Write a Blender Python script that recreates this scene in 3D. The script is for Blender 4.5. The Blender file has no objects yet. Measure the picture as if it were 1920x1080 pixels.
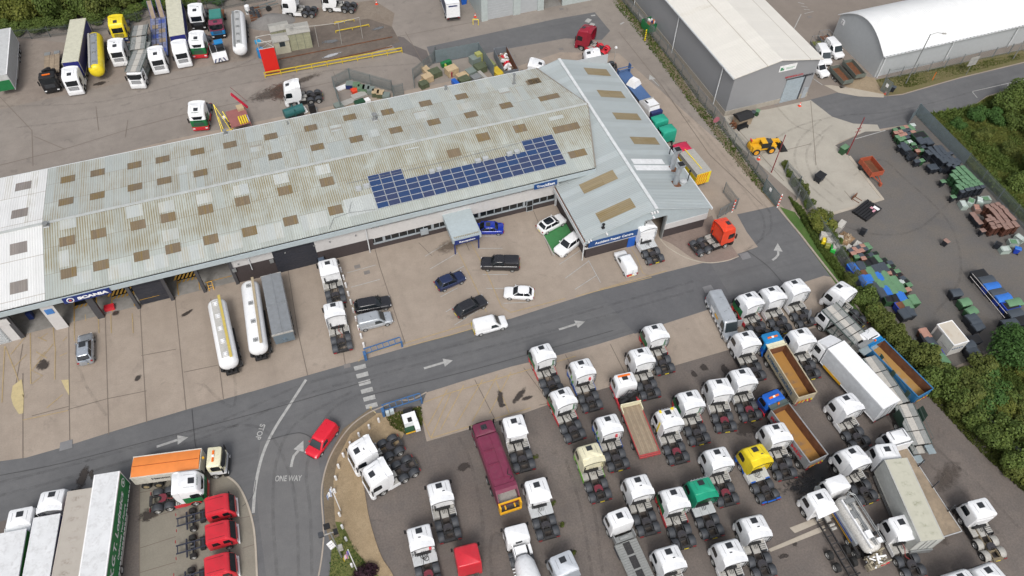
import bpy, math, random
from mathutils import Vector, Matrix
import mathutils.noise as mn
R=math.radians; PI=math.pi
random.seed(7)
SC=bpy.context.scene; COL=SC.collection
# ------------------------------------------------------------------ camera
CAMH=80.0; FOC=1434.7; PITCH=R(51.776); ROLL=R(-1.339); YAW=R(20.694)
fw=Vector((math.sin(YAW)*math.cos(PITCH),math.cos(YAW)*math.cos(PITCH),-math.sin(PITCH)))
rx=Vector((math.cos(YAW),-math.sin(YAW),0)); dn=fw.cross(rx)
cr,sr=math.cos(ROLL),math.sin(ROLL)
cx_=cr*rx+sr*dn; cy_=-sr*rx+cr*dn
cam=bpy.data.cameras.new('camera'); camo=bpy.data.objects.new('camera',cam); COL.objects.link(camo)
cam.sensor_width=36; cam.lens=36*FOC/1920; cam.clip_end=3000; cam.clip_start=1
mw=Matrix((( cx_[0],-cy_[0],-fw[0],0),(cx_[1],-cy_[1],-fw[1],0),(cx_[2],-cy_[2],-fw[2],CAMH),(0,0,0,1)))
camo.matrix_world=mw; SC.camera=camo
# ------------------------------------------------------------------ light
w=bpy.data.worlds.new('World'); SC.world=w; w.use_nodes=True
nt=w.node_tree; bg=nt.nodes['Background']
sky=nt.nodes.new('ShaderNodeTexSky'); sky.sky_type='NISHITA'; sky.sun_disc=False
SUN_EL=R(52); SUN_AZ=R(200)      # azimuth measured clockwise from +y
sky.sun_elevation=SUN_EL; sky.sun_rotation=SUN_AZ; sky.dust_density=4; sky.air_density=1; sky.ozone_density=1.0
hs=nt.nodes.new('ShaderNodeHueSaturation'); hs.inputs['Saturation'].default_value=.35
nt.links.new(sky.outputs[0],hs.inputs['Color']); nt.links.new(hs.outputs[0],bg.inputs[0]); bg.inputs[1].default_value=0.14
sl=bpy.data.lights.new('sun','SUN'); sl.energy=1.5; sl.angle=R(17); sl.color=(1,.97,.93)
so=bpy.data.objects.new('sun',sl); COL.objects.link(so)
sd=Vector((math.sin(SUN_AZ)*math.cos(SUN_EL),math.cos(SUN_AZ)*math.cos(SUN_EL),math.sin(SUN_EL)))
so.rotation_euler=sd.to_track_quat('Z','Y').to_euler()
SC.view_settings.view_transform='Standard'; SC.view_settings.look='None'; SC.view_settings.exposure=0.19; SC.view_settings.gamma=1
SC.cycles.max_bounces=6
# ------------------------------------------------------------------ helpers
def G(px,py,z=0.0):
    "photo pixel (1920 wide) -> point on the level z"
    d=cx_*((px-960)/FOC)+cy_*((py-540)/FOC)+fw
    t=(z-CAMH)/d[2]
    return Vector((d[0]*t,d[1]*t,z))
class MB:
    def __init__(s): s.v=[];s.f=[];s.m=[]
    def add(s,vs,fs,m=0):
        o=len(s.v); s.v+= [tuple(q) for q in vs]; s.f+=[tuple(i+o for i in f) for f in fs]; s.m+=[m]*len(fs); return s
    def box(s,x0,x1,y0,y1,z0,z1,m=0):
        return s.add([(x0,y0,z0),(x1,y0,z0),(x1,y1,z0),(x0,y1,z0),(x0,y0,z1),(x1,y0,z1),(x1,y1,z1),(x0,y1,z1)],
          [(0,3,2,1),(4,5,6,7),(0,1,5,4),(1,2,6,5),(2,3,7,6),(3,0,4,7)],m)
    def tbox(s,cx,cy,z0,z1,w0,d0,w1,d1,m=0,a=0,dx=0,dy=0):
        "tapered box, w/d full sizes at bottom and top, turned by a"
        c,sn=math.cos(a),math.sin(a); P=[]
        for z,w_,d_,ox,oy in ((z0,w0,d0,0,0),(z1,w1,d1,dx,dy)):
            for u,v_ in ((-1,-1),(1,-1),(1,1),(-1,1)):
                x=u*w_/2+ox;y=v_*d_/2+oy; P.append((cx+c*x-sn*y,cy+sn*x+c*y,z))
        return s.add(P,[(0,3,2,1),(4,5,6,7),(0,1,5,4),(1,2,6,5),(2,3,7,6),(3,0,4,7)],m)
    def prism(s,pts,z0,z1,m=0):
        n=len(pts); v=[(p[0],p[1],z0) for p in pts]+[(p[0],p[1],z1) for p in pts]
        return s.add(v,[tuple(range(n))[::-1],tuple(range(n,2*n))]+[(i,(i+1)%n,(i+1)%n+n,i+n) for i in range(n)],m)
    def prismx(s,pts,x0,x1,m=0):
        n=len(pts); v=[(x0,p[0],p[1]) for p in pts]+[(x1,p[0],p[1]) for p in pts]
        return s.add(v,[tuple(range(n)),tuple(range(n,2*n))[::-1]]+[(i,i+n,(i+1)%n+n,(i+1)%n) for i in range(n)],m)
    def prismy(s,pts,y0,y1,m=0):
        n=len(pts); v=[(p[0],y0,p[1]) for p in pts]+[(p[0],y1,p[1]) for p in pts]
        return s.add(v,[tuple(range(n))[::-1],tuple(range(n,2*n))]+[(i,(i+1)%n,(i+1)%n+n,i+n) for i in range(n)],m)
    def cyl(s,p0,p1,r0,r1=None,n=10,m=0,caps=True):
        r1=r0 if r1 is None else r1; p0=Vector(p0);p1=Vector(p1);d=(p1-p0).normalized()
        a=d.orthogonal().normalized();b=d.cross(a);v=[]
        for p,r in ((p0,r0),(p1,r1)):
            for i in range(n):
                t=2*PI*i/n; v.append(p+a*(r*math.cos(t))+b*(r*math.sin(t)))
        f=[(i,(i+1)%n,(i+1)%n+n,i+n) for i in range(n)]
        if caps: f+=[tuple(range(n))[::-1],tuple(range(n,2*n))]
        return s.add(v,f,m)
    def tube(s,pts,r,n=6,m=0):
        for a,b in zip(pts,pts[1:]): s.cyl(a,b,r,r,n,m)
        return s
    def bar(s,a,b,w_,h_,m=0):
        "horizontal-ish bar of width w and height h from a to b"
        a=Vector(a);b=Vector(b);d=(b-a).normalized(); u=Vector((0,0,1)) if abs(d.z)<.95 else Vector((1,0,0))
        sx=d.cross(u).normalized()*w_/2; sz=sx.cross(d).normalized()*h_/2
        P=[a-sx-sz,a+sx-sz,a+sx+sz,a-sx+sz,b-sx-sz,b+sx-sz,b+sx+sz,b-sx+sz]
        return s.add(P,[(0,1,2,3),(7,6,5,4),(0,4,5,1),(1,5,6,2),(2,6,7,3),(3,7,4,0)],m)
    def loft(s,rings,ms=0,caps=True):
        n=len(rings[0]); v=[q for r_ in rings for q in r_]; o=len(s.v); s.v+=[tuple(q) for q in v]
        for k in range(len(rings)-1):
            mm=ms[k] if isinstance(ms,(list,tuple)) else ms
            for i in range(n):
                j=(i+1)%n; s.f.append((o+k*n+i,o+k*n+j,o+(k+1)*n+j,o+(k+1)*n+i)); s.m.append(mm)
        if caps:
            m0=ms[0] if isinstance(ms,(list,tuple)) else ms; m1=ms[-1] if isinstance(ms,(list,tuple)) else ms
            s.f.append(tuple(o+i for i in range(n))[::-1]); s.m.append(m0)
            s.f.append(tuple(o+(len(rings)-1)*n+i for i in range(n))); s.m.append(m1)
        return s
    def build(s,name,mats,parent=None,smooth=None,loc=None,rot=None):
        me=bpy.data.meshes.new(name); me.from_pydata(s.v,[],s.f)
        if not isinstance(mats,(list,tuple)): mats=[mats]
        for q in mats: me.materials.append(q)
        for p,mi in zip(me.polygons,s.m): p.material_index=mi
        if smooth:
            for p in me.polygons: p.use_smooth=True
            me.set_sharp_from_angle(angle=R(smooth))
        me.update()
        o=bpy.data.objects.new(name,me); COL.objects.link(o)
        if parent: o.parent=parent
        if loc is not None: o.location=loc
        if rot is not None: o.rotation_euler=rot
        return o
def tag(o,label=None,cat=None,group=None,kind=None):
    if label: o['label']=label
    if cat: o['category']=cat
    if group: o['group']=group
    if kind: o['kind']=kind
    return o
def empty(name,loc=(0,0,0),rz=0,label=None,cat=None,group=None):
    o=bpy.data.objects.new(name,None); COL.objects.link(o); o.location=loc; o.rotation_euler=(0,0,rz); o.empty_display_size=.5
    return tag(o,label,cat,group)
KIDS={}
def copy_tree(o,parent=None):
    c=o.copy(); COL.objects.link(c)
    if parent: c.parent=parent
    for ch in list(o.children): copy_tree(ch,c)
    return c
def aim(o,rear,front):
    "put a vehicle with its rear at one ground point and its nose towards another"
    d=front-rear; o.location=(rear.x,rear.y,0); o.rotation_euler=(0,0,math.atan2(d.y,d.x)-PI/2); return o
# ------------------------------------------------------------------ materials
def newmat(name):
    m=bpy.data.materials.new(name); m.use_nodes=True; n=m.node_tree
    return m,n,n.nodes['Principled BSDF']
def N(n,t,**k):
    q=n.nodes.new(t)
    for a,b in k.items(): setattr(q,a,b)
    return q
def mth(n,op,a,b=None,c=None):
    q=N(n,'ShaderNodeMath',operation=op)
    for i,v in enumerate((a,b,c)):
        if v is None: continue
        if isinstance(v,(int,float)): q.inputs[i].default_value=v
        else: n.links.new(v,q.inputs[i])
    return q.outputs[0]
def ramp(n,v,a,b):
    q=N(n,'ShaderNodeMapRange'); n.links.new(v,q.inputs[0]); q.inputs[1].default_value=a; q.inputs[2].default_value=b; q.clamp=True
    return q.outputs[0]
def mix(n,f,a,b,mode='MIX'):
    q=N(n,'ShaderNodeMix',data_type='RGBA',blend_type=mode)
    for i,v in ((0,f),(6,a),(7,b)):
        if isinstance(v,(int,float)): q.inputs[i].default_value=v
        elif isinstance(v,(tuple,list)): q.inputs[i].default_value=tuple(v)+((1,) if len(v)==3 else ())
        else: n.links.new(v,q.inputs[i])
    return q.outputs[2]
def noise(n,vec,sc,det=4,rough=.55,dist=0):
    q=N(n,'ShaderNodeTexNoise'); q.inputs['Scale'].default_value=sc; q.inputs['Detail'].default_value=det
    q.inputs['Roughness'].default_value=rough; q.inputs['Distortion'].default_value=dist
    n.links.new(vec,q.inputs['Vector']); return q.outputs[0]
def mapv(n,vec,sc=(1,1,1),rot=(0,0,0)):
    q=N(n,'ShaderNodeMapping'); q.inputs['Scale'].default_value=sc; q.inputs['Rotation'].default_value=rot
    n.links.new(vec,q.inputs['Vector']); return q.outputs[0]
def bump(n,bs,h,st=.4,di=.05):
    q=N(n,'ShaderNodeBump'); q.inputs['Strength'].default_value=st; q.inputs['Distance'].default_value=di
    n.links.new(h,q.inputs['Height']); n.links.new(q.outputs[0],bs.inputs['Normal'])
MC={}
def pm(name,col,rough=.5,metal=0,var=.12,sc=1.5,dirt=0,coat=0):
    "painted / plain surface with mottling, grime and a little difference from object to object"
    if name in MC: return MC[name]
    m,n,b=newmat(name); tc=N(n,'ShaderNodeTexCoord').outputs['Object']
    f=noise(n,tc,sc,5,.6); lo=[c*(1-var) for c in col]; hi=[min(1,c*(1+var*.6)) for c in col]
    c=mix(n,ramp(n,f,.3,.7),lo,hi)
    if dirt:
        g=noise(n,tc,sc*2.3,6,.7,.4); c=mix(n,mth(n,'MULTIPLY',ramp(n,g,.48,.72),dirt),c,(.16,.14,.12))
    oi=N(n,'ShaderNodeObjectInfo').outputs['Random']
    c=mix(n,mth(n,'MULTIPLY',oi,.22 if max(col)<.6 else .07),c,[q*.72 for q in col])
    n.links.new(c,b.inputs['Base Color']); b.inputs['Roughness'].default_value=rough; b.inputs['Metallic'].default_value=metal
    n.links.new(mth(n,'ADD',mth(n,'MULTIPLY',f,.2),rough-.1),b.inputs['Roughness'])
    if coat: b.inputs['Coat Weight'].default_value=coat; b.inputs['Coat Roughness'].default_value=.1
    MC[name]=m; return m
WHITE=pm('white_paint',(.82,.83,.84),.35,dirt=.18,var=.05,coat=.2)
CREAM=pm('cream_paint',(.74,.70,.50),.4,dirt=.25,var=.08)
RED=pm('red_paint',(.60,.025,.04),.35,dirt=.1,coat=.2)
ORED=pm('orange_red_paint',(.72,.06,.02),.35,coat=.2)
MAROON=pm('maroon_paint',(.17,.025,.06),.45,dirt=.2)
DRED=pm('dark_red_paint',(.28,.012,.03),.4,coat=.2)
GREEN=pm('green_paint',(.012,.16,.05),.4,dirt=.12)
DGREEN=pm('dark_green_paint',(.01,.06,.025),.4,dirt=.1)
TEAL=pm('teal_green_paint',(.012,.33,.19),.35,coat=.2)
LIME=pm('lime_paint',(.16,.45,.04),.4)
YELLOW=pm('yellow_paint',(.80,.62,.02),.4,dirt=.1)
PLANT=pm('plant_yellow_paint',(.75,.40,.015),.45,dirt=.2)
ORANGE=pm('orange_paint',(.75,.18,.02),.5,dirt=.1)
BLUE=pm('blue_paint',(.01,.11,.50),.35,dirt=.12)
SKYB=pm('bright_blue_paint',(.01,.21,.50),.4,dirt=.15)
NAVY=pm('navy_paint',(.015,.03,.13),.4)
SILVER=pm('silver_paint',(.42,.44,.46),.3,.5,dirt=.1)
GREY=pm('grey_metal',(.27,.28,.28),.5,.3,dirt=.25)
LGREY=pm('light_grey_plate',(.42,.41,.38),.6,.1,dirt=.55,sc=2.5)
DGREY=pm('dark_grey_plastic',(.050,.055,.064),.6,dirt=.1)
BLACK=pm('black_plastic',(.013,.013,.014),.55)
CHASS=pm('chassis_black',(.022,.022,.024),.65,dirt=.35,sc=3)
TYRE=pm('tyre_rubber',(.018,.018,.018),.85)
RIM=pm('wheel_rim',(.38,.38,.37),.45,.5,dirt=.35,sc=4)
FWH=pm('fifth_wheel_grease',(.035,.033,.038),.45,dirt=.3)
FWR=pm('fifth_wheel_red',(.16,.02,.035),.5,dirt=.25)
WOOD=pm('timber_deck',(.30,.235,.165),.8,var=.3,sc=1.2,dirt=.3)
RUST=pm('rusty_steel',(.16,.065,.03),.85,var=.45,sc=1.5)
LRED=pm('red_lamp',(.30,.012,.018),.3); LAMB=pm('amber_lamp',(.8,.16,.01),.35)
LWH=pm('clear_lamp',(.75,.76,.78),.15)
def glass(name,c=(.010,.013,.016)):
    m,n,b=newmat(name); b.inputs['Base Color'].default_value=c+(1,); b.inputs['Roughness'].default_value=.08; b.inputs['Specular IOR Level'].default_value=.6
    return m
GLASS=glass('dark_glass'); GLASSB=glass('blue_tint_glass',(.03,.04,.045))
HATCH=pm('roof_hatch_tint',(.030,.033,.038),.3)
def text(s,mat,parent,o,ux,uy,width=None,height=None,shear=0,ext=.01,name='lettering',bold=0):
    "flat lettering: origin o (left end of the baseline), unit directions ux (reading) and uy (up)"
    cu=bpy.data.curves.new(name,'FONT'); cu.body=s; cu.extrude=ext; cu.shear=shear; cu.offset=bold
    t=bpy.data.objects.new(name,cu); COL.objects.link(t); bpy.context.view_layer.update()
    me=bpy.data.meshes.new_from_object(t.evaluated_get(bpy.context.evaluated_depsgraph_get())); bpy.data.objects.remove(t)
    xs=[v.co.x for v in me.vertices]; ys=[v.co.y for v in me.vertices]; x0=min(xs);y0=min(ys)
    sx=(width/(max(xs)-x0)) if width else 1; sy=(height/(max(ys)-y0)) if height else sx
    if not width: sx=sy
    ux=Vector(ux).normalized();uy=Vector(uy).normalized();uz=ux.cross(uy); o=Vector(o)
    for v in me.vertices:
        c=v.co; v.co=o+ux*((c.x-x0)*sx)+uy*((c.y-y0)*sy)+uz*c.z
    me.materials.clear(); me.materials.append(mat)
    ob=bpy.data.objects.new(name,me); COL.objects.link(ob)
    if parent: ob.parent=parent
    return ob
def smoothline(P,k=6):
    "Catmull-Rom through points"
    out=[];n=len(P)
    for i in range(n-1):
        p0=P[max(i-1,0)];p1=P[i];p2=P[i+1];p3=P[min(i+2,n-1)]
        for j in range(k):
            t=j/k; out.append(tuple(.5*((2*p1[a])+(-p0[a]+p2[a])*t+(2*p0[a]-5*p1[a]+4*p2[a]-p3[a])*t*t+(-p0[a]+3*p1[a]-3*p2[a]+p3[a])*t**3) for a in (0,1)))
    out.append(tuple(P[-1])); return out
NSH=[0]
def sheet(name,pts,z,mat,px=True,**k):
    NSH[0]+=1; z+=NSH[0]*.0002
    P=[G(*p) for p in pts] if px else [Vector((p[0],p[1],0)) for p in pts]
    m=MB(); m.add([(p.x,p.y,z) for p in P],[tuple(range(len(P)))]); o=m.build(name,mat)
    if o.data.polygons[0].normal.z<0: o.data.flip_normals()
    return tag(o,kind=k.get('kind','structure'))
def strip(name,pts,wd,z0,z1,mat,px=True,mb=None,closed=False):
    P=[G(*p) for p in pts] if px else [Vector((p[0],p[1],0)) for p in pts]
    flat=z1-z0<.0105; NSH[0]+=1; z1+=NSH[0]*.0002
    m=mb or MB(); n=len(P); L=[]
    for i,p in enumerate(P):
        a=P[max(i-1,0)]; b=P[min(i+1,n-1)]; d=(b-a).normalized(); L.append(Vector((-d.y,d.x,0))*wd/2)
    v=[];f=[]
    if flat:
        for p,l in zip(P,L): v+=[(p.x-l.x,p.y-l.y,z1),(p.x+l.x,p.y+l.y,z1)]
        f=[(2*i+1,2*i,2*i+2,2*i+3) for i in range(n-1)]
    else:
        for p,l in zip(P,L): v+=[(p.x-l.x,p.y-l.y,z0),(p.x+l.x,p.y+l.y,z0),(p.x+l.x,p.y+l.y,z1),(p.x-l.x,p.y-l.y,z1)]
        for i in range(n-1):
            for j in range(4): f.append((4*i+j,4*i+4+j,4*i+4+(j+1)%4,4*i+(j+1)%4))
        f+=[(0,1,2,3),(4*n-1,4*n-2,4*n-3,4*n-4)]
    m.add(v,f)
    if mb: return None
    return tag(m.build(name,mat),kind='structure')
# ------------------------------------------------------------------ ground materials
def gm(name,a,b,c,sc=.12,fine=6,speck=.35,rough=.9,streak=None,stain=.35,bumpst=.3,stc=(.06,.055,.05)):
    m,n,bs=newmat(name); p=N(n,'ShaderNodeNewGeometry').outputs['Position']
    f1=noise(n,p,sc,6,.6,.3); f2=noise(n,p,sc*5,5,.65); f3=noise(n,p,fine,3,.6)
    col=mix(n,ramp(n,f1,.35,.65),a,b); col=mix(n,mth(n,'MULTIPLY',ramp(n,f2,.4,.75),.55),col,c)
    col=mix(n,mth(n,'MULTIPLY',ramp(n,f3,.35,.75),speck),col,[q*.62 for q in a])
    if streak:
        q=mapv(n,p,streak[0],(0,0,streak[1])); f4=noise(n,q,1,5,.6,.6)
        col=mix(n,mth(n,'MULTIPLY',ramp(n,f4,.5,.75),streak[2]),col,[x*.6 for x in a])
    f5=noise(n,p,.55,4,.55,.8); col=mix(n,mth(n,'MULTIPLY',ramp(n,f5,.62,.76),stain),col,stc)
    n.links.new(col,bs.inputs['Base Color']); bs.inputs['Roughness'].default_value=rough
    bump(n,bs,f3,bumpst,.03); return m
CONC=gm('yard_concrete',(.318,.264,.214),(.355,.298,.246),(.240,.197,.162),streak=((.25,.03,1),R(0),.35),stain=.28)
CONCR=gm('rear_yard_concrete',(.240,.210,.184),(.276,.244,.214),(.190,.166,.147),streak=((.04,.3,1),R(-8),.3),stain=.35)
ASPH=gm('road_asphalt',(.118,.119,.123),(.140,.140,.142),(.098,.099,.104),sc=.2,fine=9,speck=.3,streak=((.03,.8,1),R(12),.45),stain=.16,stc=(.05,.05,.05))
ASPHD=gm('road_asphalt_side',(.118,.119,.123),(.140,.140,.142),(.098,.099,.104),sc=.2,fine=9,speck=.3,streak=((.8,.03,1),R(0),.4),stain=.12,stc=(.05,.05,.05))
LOT=gm('truck_park_planings',(.130,.109,.097),(.188,.160,.141),(.100,.094,.092),sc=.09,fine=5,speck=.55,stain=.4,streak=((.3,.06,1),R(12),.3),bumpst=.6,stc=(.05,.042,.036))
YARD=gm('bin_yard_planings',(.112,.106,.102),(.140,.130,.120),(.165,.138,.108),sc=.06,fine=5,speck=.45,stain=.2,bumpst=.5)
PALE=gm('pale_concrete_pad',(.37,.345,.295),(.41,.38,.325),(.30,.28,.24),sc=.1,fine=5,speck=.18,stain=.25,streak=((.12,.12,1),R(30),.25),stc=(.2,.18,.15))
LTC=gm('light_concrete_strip',(.40,.355,.29),(.43,.385,.32),(.33,.29,.24),sc=.2,fine=5,speck=.2,stain=.2)
GRAVEL=gm('golden_gravel',(.33,.245,.145),(.40,.305,.19),(.235,.175,.105),sc=.4,fine=14,speck=.8,stain=.35,bumpst=.9,stc=(.16,.12,.07))
SOIL=gm('bare_soil',(.16,.125,.085),(.21,.165,.11),(.11,.09,.06),sc=.4,fine=6,speck=.6,stain=.3)
TURF=gm('rough_turf',(.105,.125,.030),(.155,.165,.042),(.205,.175,.075),sc=.25,fine=9,speck=.6,stain=.3,bumpst=1,stc=(.08,.10,.03))
DRYT=gm('dry_verge_turf',(.15,.125,.055),(.11,.115,.035),(.20,.155,.085),sc=.2,fine=8,speck=.6,stain=.3,bumpst=1,stc=(.07,.08,.025))
TARN=gm('brown_tarmac',(.215,.182,.155),(.245,.210,.180),(.185,.157,.134),sc=.12,fine=6,speck=.3,stain=.2)
JOINT=pm('joint_sealant',(.165,.135,.11),.9); WLINE=pm('road_marking_white',(.39,.39,.378),.8,var=.25,sc=3,dirt=.3)
YLINE=pm('road_marking_yellow',(.42,.31,.15),.85,var=.2,sc=2,dirt=.5); YPALE=pm('faded_yellow_paint',(.50,.41,.22),.85,dirt=.3)
KERB=pm('kerb_stone',(.36,.31,.26),.9,var=.2,sc=2); OIL=None
BAYG=pm('green_bay_paint',(.04,.19,.06),.8,dirt=.2)
Z=.0
g=MB(); g.add([(-400,-250,0),(500,-250,0),(500,600,0),(-400,600,0)],[(0,1,2,3)]); tag(g.build('ground',CONC),kind='structure')
# rear yard sheets
sheet('rear_yard',[(-250,420),(-20,352),(0,345),(320,262),(960,128),(1050,98),(1160,100),(1420,330),(1500,330),(1275,60),(1150,-60),(300,-60),(-250,-20)],.008,CONCR)
sheet('rear_road',[(800,88),(1040,36),(1115,23),(1144,58),(1128,75),(1060,72),(960,90),(855,112),(812,120)],.016,ASPH)
sheet('wet_patch',[(720,65),(757,70),(775,85),(800,95),(808,118),(795,122),(782,108),(745,95),(728,78)],.016,gm('damp_asphalt',(.12,.105,.10),(.15,.13,.12),(.09,.08,.08)))
sheet('rail_strip',[(490,105),(560,55),(690,35),(735,50),(750,78),(700,98),(560,128),(500,142)],.016,gm('muddy_rail_bed',(.12,.095,.078),(.17,.14,.115),(.08,.068,.06),sc=.35,stain=.5))
sheet('muddy_ground',[(478,40),(500,0),(560,20),(700,0),(740,25),(735,50),(690,35),(560,55),(490,92)],.012,gm('mud',(.20,.16,.125),(.24,.20,.16),(.13,.105,.085),sc=.3))
sheet('verge_path',[(-60,60),(120,80),(480,5),(520,0),(530,60),(500,130),(480,110),(320,135),(0,205),(-60,225)],.012,gm('yard_edge',(.235,.195,.165),(.275,.235,.20),(.17,.14,.115),sc=.2))
# main road
U=[(-180,905),(0,865),(50,858),(120,838),(215,808),(350,768),(480,732),(576,704),(760,652),(880,618),(960,597),(1050,568),(1120,546),(1250,510),(1330,490),(1390,474),(1421,463),(1400,435),(1382,402),(1455,386)]
Lw=[(1462,393),(1500,440),(1545,500),(1562,520),(1545,517),(1480,538),(1330,580),(1240,609),(1120,646),(1040,668),(960,687),(870,714),(800,736)]
arc=smoothline([(800,736),(772,750),(745,752),(716,764),(690,776),(660,798),(636,828),(618,860),(607,895),(603,930),(606,975),(607,1010),(603,1050),(596,1090),(588,1140)])
isl=smoothline([(484,1140),(482,1080),(479,1020),(474,980),(462,940),(446,910),(425,893),(398,882),(360,884)])
sheet('road',U+Lw+arc[1:]+isl+[(262,897),(244,903),(115,945),(0,978),(-180,1030)],.012,ASPH)
sheet('road_relay',[(488,828),(520,822),(560,812),(575,816),(592,835),(603,900),(604,1000),(600,1090),(500,1090),(484,960),(480,900)],.0125,gm('relaid_asphalt',(.135,.134,.135),(.155,.153,.152),(.118,.118,.12),sc=.2,fine=9,speck=.3,stain=.1))
sheet('road_relay',[(1120,546),(1250,510),(1330,490),(1372,560),(1330,579),(1190,626)],.0125,gm('relaid_asphalt_dark',(.108,.109,.115),(.124,.124,.129),(.092,.093,.098),sc=.3,fine=9,speck=.3,stain=.2))
sheet('footway',smoothline([(800,736),(772,750),(745,752),(716,764),(690,776),(660,798),(636,828),(618,860),(607,895),(603,930),(606,975),(607,1010),(603,1050),(596,1090),(588,1140)],3)+smoothline([(612,1140),(620,1080),(623,1020),(622,960),(622,910),(632,870),(655,822),(690,786),(735,768),(790,762)],3),.10,ASPHD)
strip('kerb',arc,.16,0,.13,KERB)
sheet('truck_park',[(800,736),(785,760),(800,828),(982,775),(1030,758),(1145,725),(1260,687),(1370,655),(1440,635),(1540,612),(1560,560),(1600,560),(1640,600),(1760,735),(1840,815),(1990,950),(2050,1200),(600,1250),(615,1080),(622,1000),(622,910),(640,850),(690,786),(745,765)],.008,LOT)
sheet('gravel_bed',smoothline([(700,776),(650,815),(628,860),(617,905),(618,950),(620,1000),(632,1040),(645,1085),(660,1130)],4)+smoothline([(760,1130),(735,1075),(716,1045),(700,1000),(690,960),(683,915),(672,870),(690,850),(740,838),(765,800),(782,770)],4),.11,GRAVEL)
tag(strip('soil_edge',[(700,772),(650,810),(624,860),(616,905),(617,950),(620,985),(628,1010)],1.1,0,.125,SOIL))
sheet('grass_patch',[(622,978),(640,980),(652,1002),(664,1030),(690,1060),(720,1090),(740,1140),(612,1140),(620,1060),(624,1000)],.12,TURF)
# left trailer park island
sheet('island_edge',[(-180,1030),(0,978),(115,945),(244,903),(262,897),(262,1250),(-180,1250)],.008,LOT)
sheet('island_slab',[(262,897),(330,884)]+isl[::-1][1:]+[(480,1250),(262,1250)],.014,gm('apron_slab',(.225,.205,.165),(.25,.23,.19),(.19,.17,.14),stain=.2))
strip('island_kerb',isl,.2,0,.08,LTC)
for i,(a,b) in enumerate([((262,924),(320,912)),((262,977),(335,955)),((262,1028),(330,1006)),((262,1074),(330,1054)),((450,972),(478,966)),((455,1028),(480,1020)),((262,897),(262,1140))]): strip('slab_joint',[a,b],.08,.018,.019,JOINT)
# right-hand yards
sheet('service_yard',[(1150,-60),(1210,60),(1300,185),(1357,250),(1400,320),(1480,400),(1560,200),(1700,160),(2100,60),(2100,-120),(1150,-120)],.012,TARN)
sheet('side_road',[(1508,190),(1572,173),(1657,181),(1692,178),(1730,167),(1800,147),(1920,118),(2100,80),(2100,130),(1920,158),(1850,180),(1815,205),(1740,218),(1716,236),(1700,234),(1650,242),(1600,233),(1560,220),(1530,205)],.02,ASPH)
sheet('verge_grass',[(1640,150),(1658,180),(1692,176),(1730,165),(1800,145),(1920,116),(2100,78),(2100,50),(1920,92),(1750,128)],.024,DRYT)
sheet('dry_soil',[(1575,158),(1610,140),(1640,147),(1658,178),(1610,172)],.024,gm('sandy_soil',(.28,.215,.14),(.33,.26,.175),(.2,.16,.1),sc=.4))
sheet('pavement_edge',[(1560,160),(1600,166),(1657,177),(1657,183),(1610,181),(1572,174),(1545,160)],.028,LTC)
sheet('bin_yard',[(1500,330),(1566,273),(1622,247),(1651,246),(1702,236),(1716,215),(1790,285),(1860,350),(1930,425),(2100,600),(2000,700),(1880,650),(1760,700),(1680,650),(1560,500),(1540,410)],.02,YARD)
PADE=[(1651,246),(1645,234),(1600,232),(1560,219),(1520,188),(1440,205),(1357,218),(1370,260),(1440,322),(1500,375),(1547,404),(1655,372),(1592,293),(1566,273),(1575,266),(1622,247)]
sheet('concrete_pad',PADE,.028,PALE)
strip('pad_kerb',[(1592,293),(1655,374)],.45,.02,.08,LTC); strip('pad_kerb',[(1656,373),(1547,405)],.45,.02,.07,LTC)
for a,b in [((1440,290),(1520,270)),((1520,190),(1530,310)),((1365,222),(1470,340)),((1583,358),(1600,378))]: strip('slab_joint',[a,b],.08,.034,.035,JOINT)
sheet('roadside_grass',[(1462,388),(1490,398),(1530,452),(1578,512),(1622,560),(1640,600),(1620,610),(1600,580),(1560,522),(1510,455)],.03,gm('mown_grass',(.055,.12,.02),(.08,.15,.028),(.10,.12,.04),sc=.3,fine=9,speck=.7,stain=.2,bumpst=1,stc=(.15,.12,.06)))
strip('kerb',[(1458,390),(1500,440),(1545,498),(1580,542),(1610,580),(1622,600)],.25,0,.13,KERB)
sheet('fence_base_strip',[(1160,-20),(1210,55),(1255,112),(1300,180),(1350,245),(1400,310),(1460,385),(1452,388),(1390,315),(1330,238),(1285,180),(1240,115),(1195,55),(1140,-20)],.03,SOIL)
sheet('wasteland_ground',[(1716,213),(1745,218),(1818,205),(1850,182),(1925,158),(2300,80),(2400,1300),(2080,1100),(1990,950),(1840,815),(1760,735),(1640,600),(1610,545),(1640,600),(1690,650),(1740,700),(1830,690),(1880,655),(2000,700),(2100,600),(1930,422),(1860,347),(1790,283)],.026,TURF)
sheet('brick_forecourt',smoothline([(1237,447),(1262,459),(1300,485),(1330,492),(1362,489),(1385,480)],4)+[(1340,415),(1335,404)],.016,gm('block_paving',(.215,.165,.14),(.25,.195,.165),(.17,.13,.11),sc=.3))
strip('paving_edge',smoothline([(1237,447),(1250,462),(1275,478),(1300,488),(1330,493),(1362,489),(1385,481)],4),.15,.01,.03,LTC)
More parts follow.
